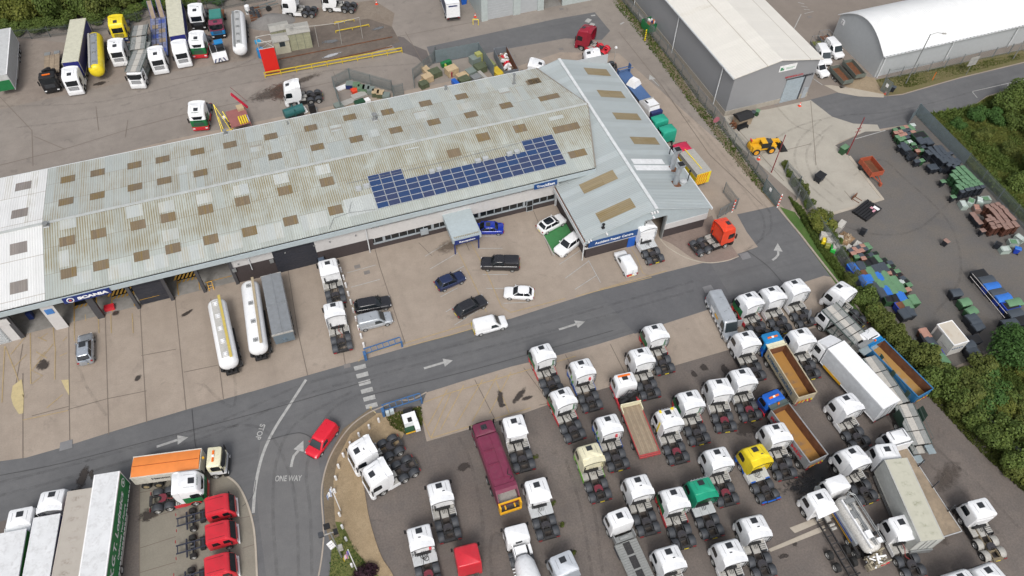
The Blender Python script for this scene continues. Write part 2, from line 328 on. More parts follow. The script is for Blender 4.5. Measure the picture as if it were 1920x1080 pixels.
# joints of the front apron
JL=[((129,598),(130,770),(131,830)),((197,580),(204,815)),((262,565),(275,792)),((327,545),(349,769)),((395,560),(419,748)),((540,505),(558,620),(577,704)),((128,768),(200,748),(275,733)),((265,667),(330,655)),((345,698),(408,685)),((43,645),(30,720)),
 ((640,640),(648,686)),((700,455),(712,500),(745,600),(760,645)),((810,480),(785,455)),((880,470),(862,430)),((1000,395),(1035,480)),((1085,745),(1010,760)),((982,690),(1030,755)),((1144,645),(1172,700)),((1060,665),(1095,735)),((890,712),(930,790)),((60,780),(129,762)),((43,700),(43,860))]
for a in JL: strip('slab_joint',list(a),.09,.016,.017,JOINT)
for a in [((0,182),(60,245),(62,312)),((0,310),(120,280),(250,240),(345,215)),((122,280),(62,255)),((345,215),(480,185),(640,150)),((320,150),(480,120),(1000,20)),((240,225),(235,258)),((180,200),(185,245)),((520,160),(527,195)),((625,135),(640,170)),((760,60),(800,130)),((1160,60),(1240,160),(1330,290),(1430,385))]: strip('slab_joint',list(a),.09,.020,.021,JOINT)
# markings ------------------------------------------------
def mark(pts,wd=.12,mat=None,name='road_marking',z=.022): return strip(name,pts,wd,z,z+.001,mat or WLINE)
for k in range(6):
    x=663+k*4.35; y=(690,704.5,719,733.5,748,762)[k]; sheet('crossing_stripe',[(x,y-2),(x+22,y-8),(x+24,y),(x+2.3,y+5.5)],.022,WLINE)
mark(smoothline([(574,712),(556,740),(538,768),(520,796),(504,825),(492,855),(484,885),(478,920),(475,962)]),.33)
def arrow(t,h0,s0,b,wd=.3):
    "road arrow: tip, head width, neck, tail"
    T=G(*t);H=G(*h0);B=G(*b);d=(T-H).normalized();pn=Vector((-d.y,d.x,0)); P=[T,H+pn*.62,H-pn*.62]
    m=MB(); m.add([(p.x,p.y,.024) for p in P],[(0,1,2)])
    Q=[Vector((q[0],q[1],0)) for q in s0] if s0 and False else None
    if s0: strip('',[b]+s0[::-1]+[h0],wd,.024,.025,None,mb=m)
    else: strip('',[b,h0],wd,.024,.025,None,mb=m)
    o=m.build('road_arrow',WLINE); 
    for p in o.data.polygons:
        pass
    return tag(o,kind='structure')
arrow((849,676),(832,680),None,(795,691)); arrow((1097,603),(1080,608),None,(1048,618)); arrow((353,820),(333,825),None,(294,838))
arrow((569,826),(560,845),[(551,855),(548,865)],(546,876)); arrow((1458,456),(1459,471),[(1459,478),(1454,484)],(1448,488)); arrow((1218,140),(1223,149),None,(1236,162),.2)
def gtext(s,bl,br,tl,name='road_lettering',mat=None,bold=.02):
    a=G(*bl);b=G(*br);t=G(*tl); ux=(b-a).normalized(); uy=Vector((-ux.y,ux.x,0)); h=(t-a).dot(uy)
    if h<0: uy=-uy;h=-h
    o=text(s,mat or WLINE,None,(a.x,a.y,.026),ux,uy,width=(b-a).length,height=h,ext=.001,name=name,bold=bold); return tag(o,kind='structure')
gtext('ONE WAY',(515,903),(565,902),(515,892)); gtext('STOP',(488,795),(478,824),(498,797))
# painted pedestrian figure
fg=MB(); c=G(699,778); 
for a,b in (((0,.0),(0,-.75)),((0,-.75),(-.3,-1.5)),((0,-.75),(.35,-1.45)),((0,-.15),(-.4,-.75)),((0,-.15),(.4,-.7))): fg.bar((c.x+a[0],c.y+a[1]+.8,.106),(c.x+b[0],c.y+b[1]+.8,.106),.12,.004)
fg.cyl((c.x,c.y+1.0,.104),(c.x,c.y+1.0,.108),.16,n=10); tag(fg.build('pedestrian_marking',YPALE),kind='structure')
# bay lines
for a in [((651,512),(705,497)),((658,539),(713,524)),((683,617),(740,603)),((700,585),(728,580)),((797,481),(840,455)),((806,505),(859,474)),((826,557),(858,540)),((816,530),(870,499)),((836,585),(873,563)),((852,610),(905,577)),((895,466),(942,466)),((890,443),(937,443)),((905,515),(952,515)),((912,541),(950,541)),((944,569),(990,567)),
   ((1049,496),(1092,467)),((1060,522),(1105,489)),((1078,543),(1118,517)),((1103,488),(1126,530)),((1018,440),(1038,478)),((1024,448),(1064,421)),((1037,470),(1040,480))]: mark(a,.1)
for a in [((852,457),(895,545),(912,585)),((882,453),(912,510),(940,575)),((940,575),(958,586),(1060,560)),((684,665),(755,645),(905,600)),((757,651),(840,630),(950,598)),((1183,465),(1195,485),(1205,512)),((1205,512),(1222,520),(1080,556)),((1124,543),(1250,508)),((690,660),(672,678)),
   ((789,757),(840,738),(958,703),(1080,668)),((808,822),(845,738)),((808,822),(912,790),(995,765)),((839,730),(802,800)),((870,722),(826,806)),((905,712),(853,800)),((933,703),(886,790)),((958,698),(918,775)),((930,715),(955,775)),((780,757),(807,820)),
   ((9,650),(4,755)),((10,650),(30,700),(45,745)),((57,625),(58,720)),((100,615),(103,650)),((104,650),(103,712)),((20,665),(48,632)),((25,690),(50,665)),((75,635),(90,625)),((72,633),(88,640)),((70,675),(85,660)),((68,660),(88,672)),((60,720),(80,705),(60,695),(100,645)),((45,745),(43,740)),((118,640),(126,632)),((112,668),(126,662)),((139,590),(140,640)),((184,588),(186,625)),((208,590),(209,625)),((248,588),(250,625)),((160,590),(161,602)),((88,765),(118,740)),((43,788),(128,770))]: mark(a,.09,YLINE,z=.021)
sheet('yellow_painted_patch',[(41,711),(24,724),(21,745),(25,760),(36,777),(44,775),(45,740)],.02,YPALE); sheet('yellow_painted_patch',[(115,713),(129,712),(130,742),(122,728)],.02,YPALE)
sheet('green_bay',[(1019,439),(1062,412),(1090,440),(1090,450),(1038,475)],.018,BAYG)
mark(((1100,42),(1106,36)),.9); mark(((1106,52),(1112,44)),.0+.9); mark(((1108,30),(1116,29)),.4); mark(((1163,46),(1170,42)),.3)
for a in [((1187,0),(1212,28)),((1196,24),(1223,60)),((1450,-10),(1460,-2)),((1496,5),(1508,8)),((1502,12),(1514,14)),((1507,18),(1518,19)),((1502,27),(1488,56)),((1508,26),(1525,22)),((1525,148),(1542,160)),((1823,172),(1920,150)),((1890,158),(1888,170)),((1823,173),(1832,184)),((1410,100),(1425,120)),((1600,262),(1660,245))]: mark(a,.3 if a[0][0]<1250 else .15,z=.03)
# stains that have a shape of their own
def stmat(name,col,rough=.6,soft=.35):
    m,n,bs=newmat(name); tc=N(n,'ShaderNodeTexCoord').outputs['Object']; p=N(n,'ShaderNodeNewGeometry').outputs['Position']
    ln=N(n,'ShaderNodeVectorMath',operation='LENGTH'); n.links.new(tc,ln.inputs[0]); f=noise(n,p,1.6,5,.65,.5)
    al=ramp(n,mth(n,'ADD',mth(n,'SUBTRACT',1,ln.outputs['Value']),mth(n,'MULTIPLY',mth(n,'SUBTRACT',f,.5),1.5)),.12,.12+soft); n.links.new(mth(n,'MULTIPLY',al,.85),bs.inputs['Alpha'])
    bs.inputs['Base Color'].default_value=tuple(col)+(1,); bs.inputs['Roughness'].default_value=rough; MC[name]=m; return m
OIL=stmat('oil_stain',(.045,.036,.031))
def stain(px,py,rx_,ry_,a=0,seed=0,mat=None,z=.0185):
    c=G(px,py); m=MB(); m.add([(-1.2,-1.2,0),(1.2,-1.2,0),(1.2,1.2,0),(-1.2,1.2,0)],[(0,1,2,3)]); NSH[0]+=1
    o=m.build('oil_patch',mat or OIL,loc=(c.x,c.y,z+NSH[0]*.0002+.006)); o.scale=(rx_*1.25,ry_*1.25,1); o.rotation_euler=(0,0,a); return tag(o,kind='structure')
DAMP=stmat('damp_stain',(.085,.068,.056),.6,.7)
for a in [(938,748,.35,1.1,-.3),(942,761,.4,.25,0),(973,743,1.3,.35,.6),(989,747,.7,.25,0),(869,876,.7,.5,0),(1398,803,1.2,1.0,0),(1320,690,.5,.5,0),(1301,702,.35,.5,0),(1780,960,.5,.6,0),(1366,1052,.0,.0,0),(1490,1020,.35,.3,0),(1468,1043,.5,.25,0),(1473,1043,.3,.2,0),(1360,695,.5,.9,0),(218,587,.5,.4,0),(297,590,.0,.5,0),(350,588,.9,.25,.4),(258,710,.5,.3,.7),(80,685,.7,.8,0),(188,157,1.1,.5,.1),(155,897,.5,1.6,-.3),(172,890,.25,.6,0),(280,965,1,.7,.1),(1870,300,.01,.01,0)]:
    if a[2]>.05: stain(*a)
stain(1560,897,5.2,1.9,-.1,mat=stmat('wet_black_asphalt',(.02,.019,.02),.3,.3),z=.019); stain(1535,880,2.4,1.6,.5,mat=MC['wet_black_asphalt'],z=.0195)
stain(527,172,2.4,2.2,.2,mat=stmat('rust_brown_stain',(.085,.05,.035))); stain(500,178,3.0,1.4,.2,mat=DAMP,z=.019); stain(565,152,3.5,.7,.3,mat=DAMP); stain(1775,895,2.4,1.0,.4,mat=DAMP); stain(1740,985,.9,2.4,.3,mat=DAMP)
stain(842,462,2.2,1.0,.2,mat=stmat('damp_concrete',(.14,.11,.085),.7,.8)); stain(250,685,1.4,.9,0,mat=DAMP) if False else None
PUD=stmat('puddle_water',(.45,.46,.48),.08,.2)
stain(622,104,1.6,.35,.2,mat=PUD,z=.024); stain(620,78,1.4,.5,0,mat=stmat('puddle_dark',(.16,.165,.17),.08,.3),z=.024); stain(710,53,1.2,.4,.2,mat=MC['puddle_dark'],z=.024)
sheet('concrete_repair',[(1480,990),(1650,925),(1658,930),(1490,1000)],.02,LTC); sheet('concrete_repair',[(1440,1030),(1545,985),(1548,995),(1445,1035)],.02,LTC)
COVER=pm('iron_cover',(.19,.175,.165),.7)
for x,y in [(670,500),(688,511),(651,686),(1478,218),(1500,243),(1474,263),(1053,17),(1578,163),(1518,32),(1575,72) ,(1052,92),(1428,288),(1330,210),(1455,195)]: 
    c=G(x,y); mbx=MB(); mbx.tbox(c.x,c.y,.02,.034,.8,.6,.8,.6); tag(mbx.build('drain_cover',COVER),kind='structure')
PATCH=pm('lighter_asphalt_patch',(.20,.20,.205),.9)
SEAM=pm('tar_seam',(.05,.05,.052),.7)
for a in [[(360,768),(366,830),(372,850)],[(0,892),(120,868),(300,822),(480,775),(700,712)],[(480,900),(474,930),(455,950)],[(500,826),(560,812),(590,825)],[(690,742),(900,690),(1150,620)],[(1400,470),(1440,500),(1470,535)]]: strip('tar_seam',smoothline(a),.06,.02,.021,SEAM)
m_,n_,b_=newmat('tyre_mark'); b_.inputs['Base Color'].default_value=(.03,.028,.027,1); b_.inputs['Roughness'].default_value=.8
n_.links.new(mth(n_,'MULTIPLY',ramp(n_,noise(n_,N(n_,'ShaderNodeNewGeometry').outputs['Position'],1.3,5,.7),.35,.75),.21),b_.inputs['Alpha']); TM=m_
for a in [[(1455,200),(1490,235),(1530,250),(1545,262)],[(1370,235),(1420,290),(1470,330),(1530,385)],[(1540,225),(1500,262),(1490,300),(1510,340),(1560,385)],[(1560,235),(1520,270),(1512,300),(1530,340),(1580,380)],[(1545,255),(1527,285),(1535,320),(1570,355)],
  [(1395,470),(1440,440),(1445,410),(1430,380),(1330,260),(1240,150)],[(1375,488),(1425,450),(1432,415),(1412,380),(1310,250),(1225,150)],[(560,1080),(556,960),(540,880),(500,810),(430,800),(300,835)],[(585,1080),(582,960),(575,880),(600,800),(650,750),(760,715)],[(520,1080),(512,960),(520,860),(560,790),(660,735)],
  [(0,930),(150,890),(400,815),(560,745),(760,690),(1000,630),(1300,545)],[(0,905),(150,868),(400,795),(560,725),(760,672),(1000,612),(1300,528)],[(1420,300),(1470,250),(1560,220),(1700,205),(1900,150)],[(1600,330),(1650,300),(1690,330),(1780,420),(1800,520),(1750,590)],[(1570,420),(1640,440),(1720,430),(1790,370)],
  [(900,1080),(905,980),(880,860),(860,820)],[(922,1080),(930,1000),(1040,1080)],[(1060,860),(1090,960),(1110,1080)],[(1080,850),(1112,950),(1130,1075)],[(1660,780),(1730,860),(1800,920),(1880,1010)],[(1690,775),(1765,850),(1830,905),(1910,990)],[(140,660),(160,720),(200,780)],[(380,720),(440,760),(430,620)],[(0,200),(200,190),(400,140),(480,110)],[(30,240),(220,215),(420,165),(600,135),(780,120)]]: strip('tyre_mark',smoothline(a),.34,.03,.031,TM)
for x,y in [(1397,481),(1328,543),(124,836)]:
    c=G(x,y); sheet('road_patch',[(c.x-.7,c.y-.5),(c.x+.7,c.y-.5),(c.x+.7,c.y+.6),(c.x-.6,c.y+.6)],.02,PATCH,px=False)
# ------------------------------------------------------------------ roof materials (sheets with ribs running down the slope)
def roofmat(name,clean,moss,axis,amt,panel=1.07,rib=.30,rowlen=4.2,band=None,streak=.5,pv_=1,cover=(.30,.55)):
    m,n,bs=newmat(name); p=N(n,'ShaderNodeNewGeometry').outputs['Position']; sp=N(n,'ShaderNodeSeparateXYZ'); n.links.new(p,sp.inputs[0])
    u=sp.outputs[0 if axis=='x' else 1]; v=sp.outputs[1 if axis=='x' else 0]
    def rnd(a,b):
        cb=N(n,'ShaderNodeCombineXYZ'); n.links.new(a,cb.inputs[0]); n.links.new(b,cb.inputs[1]); wn=N(n,'ShaderNodeTexWhiteNoise',noise_dimensions='2D'); n.links.new(cb.outputs[0],wn.inputs[0]); return wn.outputs[0]
    pu=mth(n,'FLOOR',mth(n,'DIVIDE',u,panel)); pv=mth(n,'FLOOR',mth(n,'DIVIDE',v,rowlen))
    r1=rnd(pu,pv); r2=rnd(mth(n,'ADD',mth(n,'FLOOR',mth(n,'DIVIDE',u,panel*3)),31),pv)
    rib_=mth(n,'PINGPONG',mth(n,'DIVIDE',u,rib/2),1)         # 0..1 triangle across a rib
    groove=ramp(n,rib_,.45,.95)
    mp=mapv(n,p,(1.1,.16,1) if axis=='x' else (.16,1.1,1)); f=noise(n,mp,1.2,6,.65); f2=noise(n,p,.35,5,.6,.4); f3=noise(n,p,7,3,.6)
    k=mth(n,'MULTIPLY',ramp(n,f,*cover),mth(n,'ADD',mth(n,'MULTIPLY',groove,.95),.34))
    sel=ramp(n,mth(n,'ADD',mth(n,'MULTIPLY',r1,.45),mth(n,'MULTIPLY',r2,.55)),1-amt-.12,1-amt+.12)
    k=mth(n,'MULTIPLY',k,mth(n,'ADD',mth(n,'MULTIPLY',sel,.9),.12))
    if band:   # (v0,v1,gain) share of moss by height on the slope
        bnd=ramp(n,v,band[0],band[1]); k=mth(n,'MULTIPLY',k,mth(n,'ADD',mth(n,'MULTIPLY',bnd,1-band[2]),band[2]))
    k=mth(n,'MULTIPLY',k,mth(n,'ADD',mth(n,'MULTIPLY',ramp(n,f2,.3,.65),.7),.4))
    base=mix(n,r1,[c*(1-.12*pv_) for c in clean],[min(1,c*(1+.1*pv_)) for c in clean]); base=mix(n,mth(n,'MULTIPLY',ramp(n,f2,.35,.7),.3),base,[c*.86 for c in clean])
    base=mix(n,mth(n,'MULTIPLY',ramp(n,f3,.4,.8),.25),base,[c*.75 for c in clean])
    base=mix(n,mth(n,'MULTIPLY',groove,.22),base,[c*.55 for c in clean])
    col=mix(n,mth(n,'MINIMUM',k,1),base,moss)
    lap=mth(n,'LESS_THAN',mth(n,'FRACT',mth(n,'DIVIDE',v,rowlen)),.018); col=mix(n,mth(n,'MULTIPLY',lap,.5),col,(.20,.15,.09))
    n.links.new(col,bs.inputs['Base Color']); bs.inputs['Roughness'].default_value=.75
    bump(n,bs,rib_,.7,.05); return m
RMAIN_F=roofmat('weathered_roof_front',(.425,.465,.445),(.215,.170,.080),'x',.93,cover=(.12,.52),band=(74.6,75.9,.30),rowlen=4.15)
RMAIN_B=roofmat('weathered_roof_rear',(.43,.465,.45),(.275,.24,.165),'x',.66,cover=(.2,.6),rowlen=4.15)
RWING=roofmat('wing_roof_sheets',(.385,.43,.44),(.30,.25,.16),'y',.10,panel=1.07,rib=.30,rowlen=30)
RWHITE=roofmat('white_roof_sheets',(.70,.705,.70),(.42,.40,.34),'x',.25,rowlen=6,pv_=.5)
RBIG=roofmat('cream_roof_sheets',(.70,.675,.62),(.50,.46,.38),'y',.08,rowlen=8,pv_=.25)
RBAR=roofmat('white_barrel_roof',(.76,.77,.77),(.6,.6,.58),'x',.05,rowlen=40,pv_=.2)
SKYL=roofmat('mossy_skylight',(.190,.145,.095),(.185,.125,.035),'x',.45,rowlen=3,panel=.4)
SKYLW=roofmat('mossy_skylight_wing',(.28,.225,.135),(.19,.135,.05),'y',.5,rowlen=3,panel=.4)
SKYLG=roofmat('grey_skylight',(.24,.215,.20),(.20,.175,.15),'x',.4,rowlen=3,panel=.4)
FASC=pm('pale_blue_cladding',(.40,.46,.48),.5,dirt=.2,var=.06); GUTT=pm('white_gutter',(.62,.64,.65),.5,dirt=.2); DARKG=pm('gutter_inside',(.03,.028,.026),.8)
PANELW=pm('white_wall_panel',(.56,.55,.54),.6,dirt=.15,var=.05); BRICK=pm('dark_brown_brick',(.055,.043,.043),.8,var=.25,sc=6); FRAME=pm('window_frame',(.32,.35,.37),.5)
SIGNB=pm('sign_blue',(.012,.065,.22),.4); SIGNN=pm('sign_navy',(.012,.03,.16),.4); SIGNW=pm('sign_white',(.80,.80,.80),.5); DOORD=pm('dark_shutter',(.035,.038,.05),.5,.2,dirt=.15)
CLAD=pm('grey_wall_cladding',(.27,.275,.285),.5,dirt=.06,var=.04,sc=.4); CLADL=pm('light_grey_cladding',(.42,.44,.45),.5,dirt=.1,var=.05)
FLOORI=pm('workshop_floor',(.26,.25,.235),.6,dirt=.5,var=.2,sc=1)
# ------------------------------------------------------------------ main workshop
B=empty('workshop_building',(0,71.7,0),0,'long low workshop with mossy ribbed roof, skylights and solar panels','building')
def bp(m,name,mats,parent=B,smooth=None):
    "part given in world coordinates, parented to a thing"
    o=m.build(name,mats,None,smooth); o.parent=parent; o.matrix_parent_inverse=Matrix.Translation(-Vector(parent.location)) if parent.rotation_euler.z==0 else parent.matrix_basis.inverted(); return o
XW=-33.1; XE=-75; Y0=71.1;Y1=95.25;YR=83.0;ZE=6.0;ZR=7.25
def slope(P,name,mat,parent=B,th=.12):
    m=MB(); n=len(P); m.add(list(P)+[(p[0],p[1],p[2]-th) for p in P],[tuple(range(n)),tuple(range(n,2*n))[::-1]]+[(i,i+n,(i+1)%n+n,(i+1)%n) for i in range(n)])
    return bp(m,name,mat,parent)
slope([(XW,Y0,ZE),(39.0,Y0,ZE),(42.7,YR,ZR),(XW,YR,ZR)],'roof',RMAIN_F)
slope([(XW,YR,ZR),(42.7,YR,ZR),(39.2,Y1,ZE),(XW,Y1,ZE)],'roof',RMAIN_B)
slope([(XE,Y0,ZE+.02),(XW-.02,Y0,ZE+.02),(XW-.02,YR,ZR+.02),(XE,YR,ZR+.02)],'roof',RWHITE)
slope([(XE,YR,ZR+.02),(XW-.02,YR,ZR+.02),(XW-.02,Y1,ZE+.02),(XE,Y1,ZE+.02)],'roof',RWHITE)
m=MB(); m.bar((XE,YR,ZR+.06),(42.6,YR,ZR+.05),.42,.07); bp(m,'ridge_cap',pm('weathered_ridge',(.46,.48,.47),.7,dirt=.35,sc=.8))
m=MB(); m.box(XE,38.9,Y0-.42,Y0-.30,5.25,6.02); m.box(XE,38.9,Y0-.30,Y0-.05,5.25,5.3); bp(m,'fascia',FASC)
m=MB(); m.box(XE,38.9,Y0-.30,Y0-.06,5.7,5.74); m.box(XE,38.9,Y0-.08,Y0-.02,5.3,5.86); bp(m,'gutter',DARKG)
m=MB(); m.box(XE,39.1,Y1+.02,Y1+.2,5.7,5.95); bp(m,'gutter',GUTT)
# front wall in bays: door openings left open show the workshop floor and pits
doors=[(-38.0,-34.4,'open'),(-33.1,-29.5,'open0'),(-28.6,-24.6,'open'),(-24.2,-20.4,'shut'),(-20.2,-16.4,'open'),(-16.0,-12.2,'open2')]
m=MB(); 
cols=[(-38.6,-38.0),(-34.4,-33.5),(-29.4,-28.6),(-24.6,-24.2),(-20.4,-20.0),(-16.3,-15.9),(-12.1,-11.7)]
for a,b in cols: m=MB(); m.box(a,b,71.35,71.8,0,5.26); bp(m,'door_post',pm('dark_post',(.06,.06,.066),.6,dirt=.2))
m=MB(); m.box(-34.4,-32.9,71.28,71.36,0,5.25); m.box(-39.6,-38.5,71.28,71.36,0,4.2); bp(m,'white_post_panel',PANELW)
m=MB(); m.box(-29.3,-28.9,71.2,71.28,0,5.2); bp(m,'door_post_cap',LGREY) if False else None
m=MB(); m.box(-24.0,-20.4,71.75,71.85,0.25,5.26)
for k in range(7): m.box(-24.0,-20.4,71.72,71.75,.5+k*.65,.53+k*.65)
bp(m,'shutter_door',DOORD)
m=MB(); m.box(-6.5,-1.0,71.55,71.65,0.0,5.26)
for k in range(8): m.box(-6.5,-1.0,71.52,71.55,.4+k*.6,.43+k*.6)
bp(m,'shutter_door',DOORD)
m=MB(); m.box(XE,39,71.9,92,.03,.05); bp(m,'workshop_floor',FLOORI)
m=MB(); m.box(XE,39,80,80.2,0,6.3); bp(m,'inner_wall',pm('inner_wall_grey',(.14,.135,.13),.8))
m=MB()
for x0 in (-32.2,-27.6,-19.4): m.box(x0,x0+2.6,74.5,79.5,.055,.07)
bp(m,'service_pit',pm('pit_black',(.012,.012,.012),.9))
m=MB()
for x0 in (-32.2,-27.6,-19.4):
    for sx in (x0-.12,x0+2.6): m.box(sx,sx+.12,72,79.5,.055,.072)
    for k in range(5): 
        for yy in (74.0,): m.add([(x0+k*.55,yy,.08),(x0+k*.55+.28,yy,.08),(x0+k*.55+.55,yy+.5,.08),(x0+k*.55+.27,yy+.5,.08)],[(0,1,2,3)])
for x0 in (-27.6,-19.4):
    for k in range(6): m.add([(x0+k*.5-.3,73.9,.9),(x0+k*.5-.05,73.9,.9),(x0+k*.5+.5,74.0,1.7),(x0+k*.5+.25,74.0,1.7)],[(0,1,2,3)])
m.box(-24,-21.5,71.7,71.74,1.2,1.24); m.box(-16,-12.5,73.0,73.1,.06,.075)
bp(m,'yellow_floor_marking',pm('floor_yellow_paint',(.42,.24,.03),.7,dirt=.5))
m=MB(); m.box(-28.5,-27.3,72.2,72.9,.05,.6); bp(m,'red_tool_cabinet',RED)
m=MB(); m.box(-37.6,-37.0,74,74.7,.05,1.3); bp(m,'blue_equipment',NAVY)
# solid front wall with bands: brick plinth, white spandrel, two window rows
def wallband(x0,x1,z0,z1,mat,name,y=71.6,th=.25,parent=B):
    m=MB(); m.box(x0,x1,y,y+th,z0,z1); return bp(m,name,mat,parent)
wallband(-11.9,-6.5,0,3.1,BRICK,'brick_plinth'); wallband(-11.9,-6.5,3.1,5.3,PANELW,'wall_panel',71.55)
wallband(-1.0,6.6,0,2.2,BRICK,'brick_plinth'); wallband(-1.0,6.6,2.2,5.3,PANELW,'wall_panel',71.55)
wallband(6.6,33.6,0,.95,BRICK,'brick_plinth'); wallband(6.6,33.6,.95,1.0,FRAME,'sill',71.5,.3); wallband(6.6,33.6,2.15,4.15,PANELW,'wall_panel',71.5)
wallband(6.6,33.6,4.85,5.3,PANELW,'wall_panel',71.55)
wallband(6.6,33.6,1.0,2.15,GLASS,'glazing',71.72,.1); wallband(6.6,33.6,4.15,4.85,pm('upper_glass_brown',(.10,.075,.06),.15),'glazing',71.72,.1)
m=MB(); x=6.8
while x<33.4:
    m.box(x,x+.09,71.58,71.72,1.0,2.15); m.box(x+.2,x+.28,71.58,71.72,4.15,4.85); x+=1.15
for xx in (8.0,14.9,21.7,28.4): m.box(xx,xx+.3,71.5,71.74,1.0,2.15); m.box(xx-.6,xx-.3,71.5,71.74,4.15,4.85)
m.box(6.6,33.6,71.56,71.72,2.08,2.15); m.box(6.6,33.6,71.56,71.72,1.0,1.06)
bp(m,'window_frames',FRAME)
m=MB(); m.box(28.9,29.9,71.42,71.5,0,2.2); d_=bp(m,'door',FRAME)
m=MB(); m.box(29.0,29.8,71.40,71.42,.15,1.0); m.box(29.0,29.8,71.40,71.42,1.15,2.1); bp(m,'door_glass',GLASS)
m=MB(); m.box(13.2,14.3,71.1,71.55,.9,1.7); bp(m,'open_window',FRAME)
m=MB()
for x,y,z0 in ((5.9,71.2,0),(33.5,71.3,0)): m.cyl((x,y,z0),(x,y,5.3),.08)
for x in (-9.5,): m.cyl((x,71.3,2.2),(x,71.3,4.3),.06)
bp(m,'drain_pipe',GUTT)
m=MB(); 
for x in (-11.0,-5.0,-1.2,.9,4.4): m.box(x,x+.18,71.35,71.5,3.6,3.75)
for x in (-7.1,-11.9): m.box(x,x+.5,71.3,71.42,2.5,3.1)
bp(m,'wall_lights',GREY)
m=MB(); m.box(XE,XW,Y1-.2,Y1-.05,0,5.9); m.box(XW,51.7,Y1-.2,Y1-.05,0,5.9); bp(m,'rear_wall',CLADL)
m=MB(); m.prism([(-41.5,71.2),(-39.6,71.2),(-39.6,71.36),(-41.5,71.36)],0,5.2)
for k in range(12): m.box(-46,-39.7,71.1+.0,71.2,.3+k*.4,.5+k*.4)
bp(m,'louvred_wall',CLADL)
# signs
def sign(parent,x0,x1,z0,z1,y,mat,s,tmat=SIGNW,shear=.0,pad=.12,th=.12,name='sign_board',tx=None,bold=.02,xt=0):
    m=MB(); m.box(x0,x1,y-th,y,z0,z1); o=bp(m,name,mat,parent)
    h=(z1-z0)*.52; t=text(s,tmat,None,(x0+(x1-x0)*pad+xt,y-th-.012,z0+(z1-z0)*.24),(1,0,0),(0,0,1),width=(x1-x0)*(1-2*pad)-xt,height=h,shear=shear,ext=.01,bold=bold)
    t.parent=o; t.matrix_parent_inverse=Matrix.Identity(4) ; return o,t
Y=Y0-.44
# text children are given in world coordinates; parent them straight to the building instead of the offset board
def sgn(parent,x0,x1,z0,z1,y,mat,s,tmat=SIGNW,**k):
    o,t=sign(parent,x0,x1,z0,z1,y,mat,s,tmat,**k); t.parent=parent; t.matrix_parent_inverse=parent.matrix_basis.inverted() if parent.rotation_euler.z else Matrix.Translation(-Vector(parent.location)); return o
sgn(B,-31.3,-25.9,5.0,5.95,Y,SIGNN,'SCANIA',pad=.05,xt=1.35,bold=.06)
m=MB(); m.cyl((-30.5,Y-.14,5.47),(-30.5,Y-.12,5.47),.42,n=24,m=0); m.cyl((-30.5,Y-.16,5.47),(-30.5,Y-.14,5.47),.30,n=24,m=1)
m.cyl((-30.5,Y-.17,5.47),(-30.5,Y-.16,5.47),.17,n=6,m=2); m.add([(-30.68,Y-.175,5.55),(-30.5,Y-.175,5.68),(-30.32,Y-.175,5.55),(-30.5,Y-.175,5.60)],[(0,1,2,3)],2)
bp(m,'round_emblem',[SIGNW,SIGNN,pm('emblem_red',(.5,.08,.08),.5)])
sgn(B,29.6,33.0,5.05,5.9,Y,SIGNB,'TruckEast',pad=.10)
m=MB(); m.box(-34.1,-33.2,71.2,71.26,3.2,4.1); bp(m,'blue_notice',pm('notice_blue',(.06,.2,.5),.5)); 
m=MB(); m.box(-40.2,-38.2,71.1,71.2,3.3,4.3); bp(m,'notice_board',PANELW)
# reception canopy
m=MB(); m.add([(16.5,71.55,3.5),(20.6,71.55,3.5),(20.4,66.9,3.25),(16.7,66.9,3.25),(16.5,71.55,3.4),(20.6,71.55,3.4),(20.4,66.9,3.1),(16.7,66.9,3.1)],[(0,3,2,1),(4,5,6,7),(0,1,5,4),(1,2,6,5),(2,3,7,6),(3,0,4,7)])
cn=bp(m,'canopy_roof',FASC)
m=MB(); m.box(16.55,16.7,66.9,71.5,2.5,3.3); m.box(20.45,20.6,66.9,71.5,2.5,3.3); m.box(16.55,20.6,66.75,66.9,2.5,3.3); bp(m,'canopy_side',FASC)
sgn(B,16.8,20.3,2.35,3.05,66.74,SIGNN,'Reception',pad=.18)
m=MB()
for k in range(14): m.box(16.9+k*.25,17.0+k*.25,66.95,67.15,3.26,3.40)
m.box(16.8,20.4,67.15,67.2,3.27,3.3); bp(m,'canopy_flashing',pm('lichen_edge',(.33,.30,.22),.8,var=.3,sc=6))
m=MB(); m.box(16.8,16.95,67,67.15,0,2.5); m.box(20.2,20.35,67,67.15,0,2.5); bp(m,'canopy_post',SIGNN)
m=MB(); m.box(17.5,19.9,71.45,71.5,0,2.3); bp(m,'entrance_glass',GLASS)
# skylights of the main roof
def zf(y): return ZE+(ZR-ZE)*(y-Y0)/(YR-Y0) if y<YR else ZR-(ZR-ZE)*(y-YR)/(Y1-YR)
def roofpt(px,py):
    "point of the main roof seen at a photo pixel"
    z=6.6
    for _ in range(12):
        p=G(px,py,z); z=zf(p.y)
    return p
def skyl(px,py,w_=1.85,l_=1.5,mat=SKYL):
    p=roofpt(px,py); a=p.y-l_/2;b=p.y+l_/2; m=MB(); m.add([(p.x-w_/2,a,zf(a)+.035),(p.x+w_/2,a,zf(a)+.035),(p.x+w_/2,b,zf(b)+.035),(p.x-w_/2,b,zf(b)+.035)],[(0,1,2,3)]); bp(m,'skylight',mat)
for a in [(127.5,336),(183,324),(252,310),(305,299),(370.5,284.5),(431.5,271.5),(124,378),(182.5,367),(253,351),(308,339),(376,324.5),(439,311),(126,452),(185,438),(259,422),(315.5,408),(386,393),(455,377),(129,512),(189.5,497.5),(265.5,480),(324.5,466),(395.5,449),(468,434)]: skyl(*a)
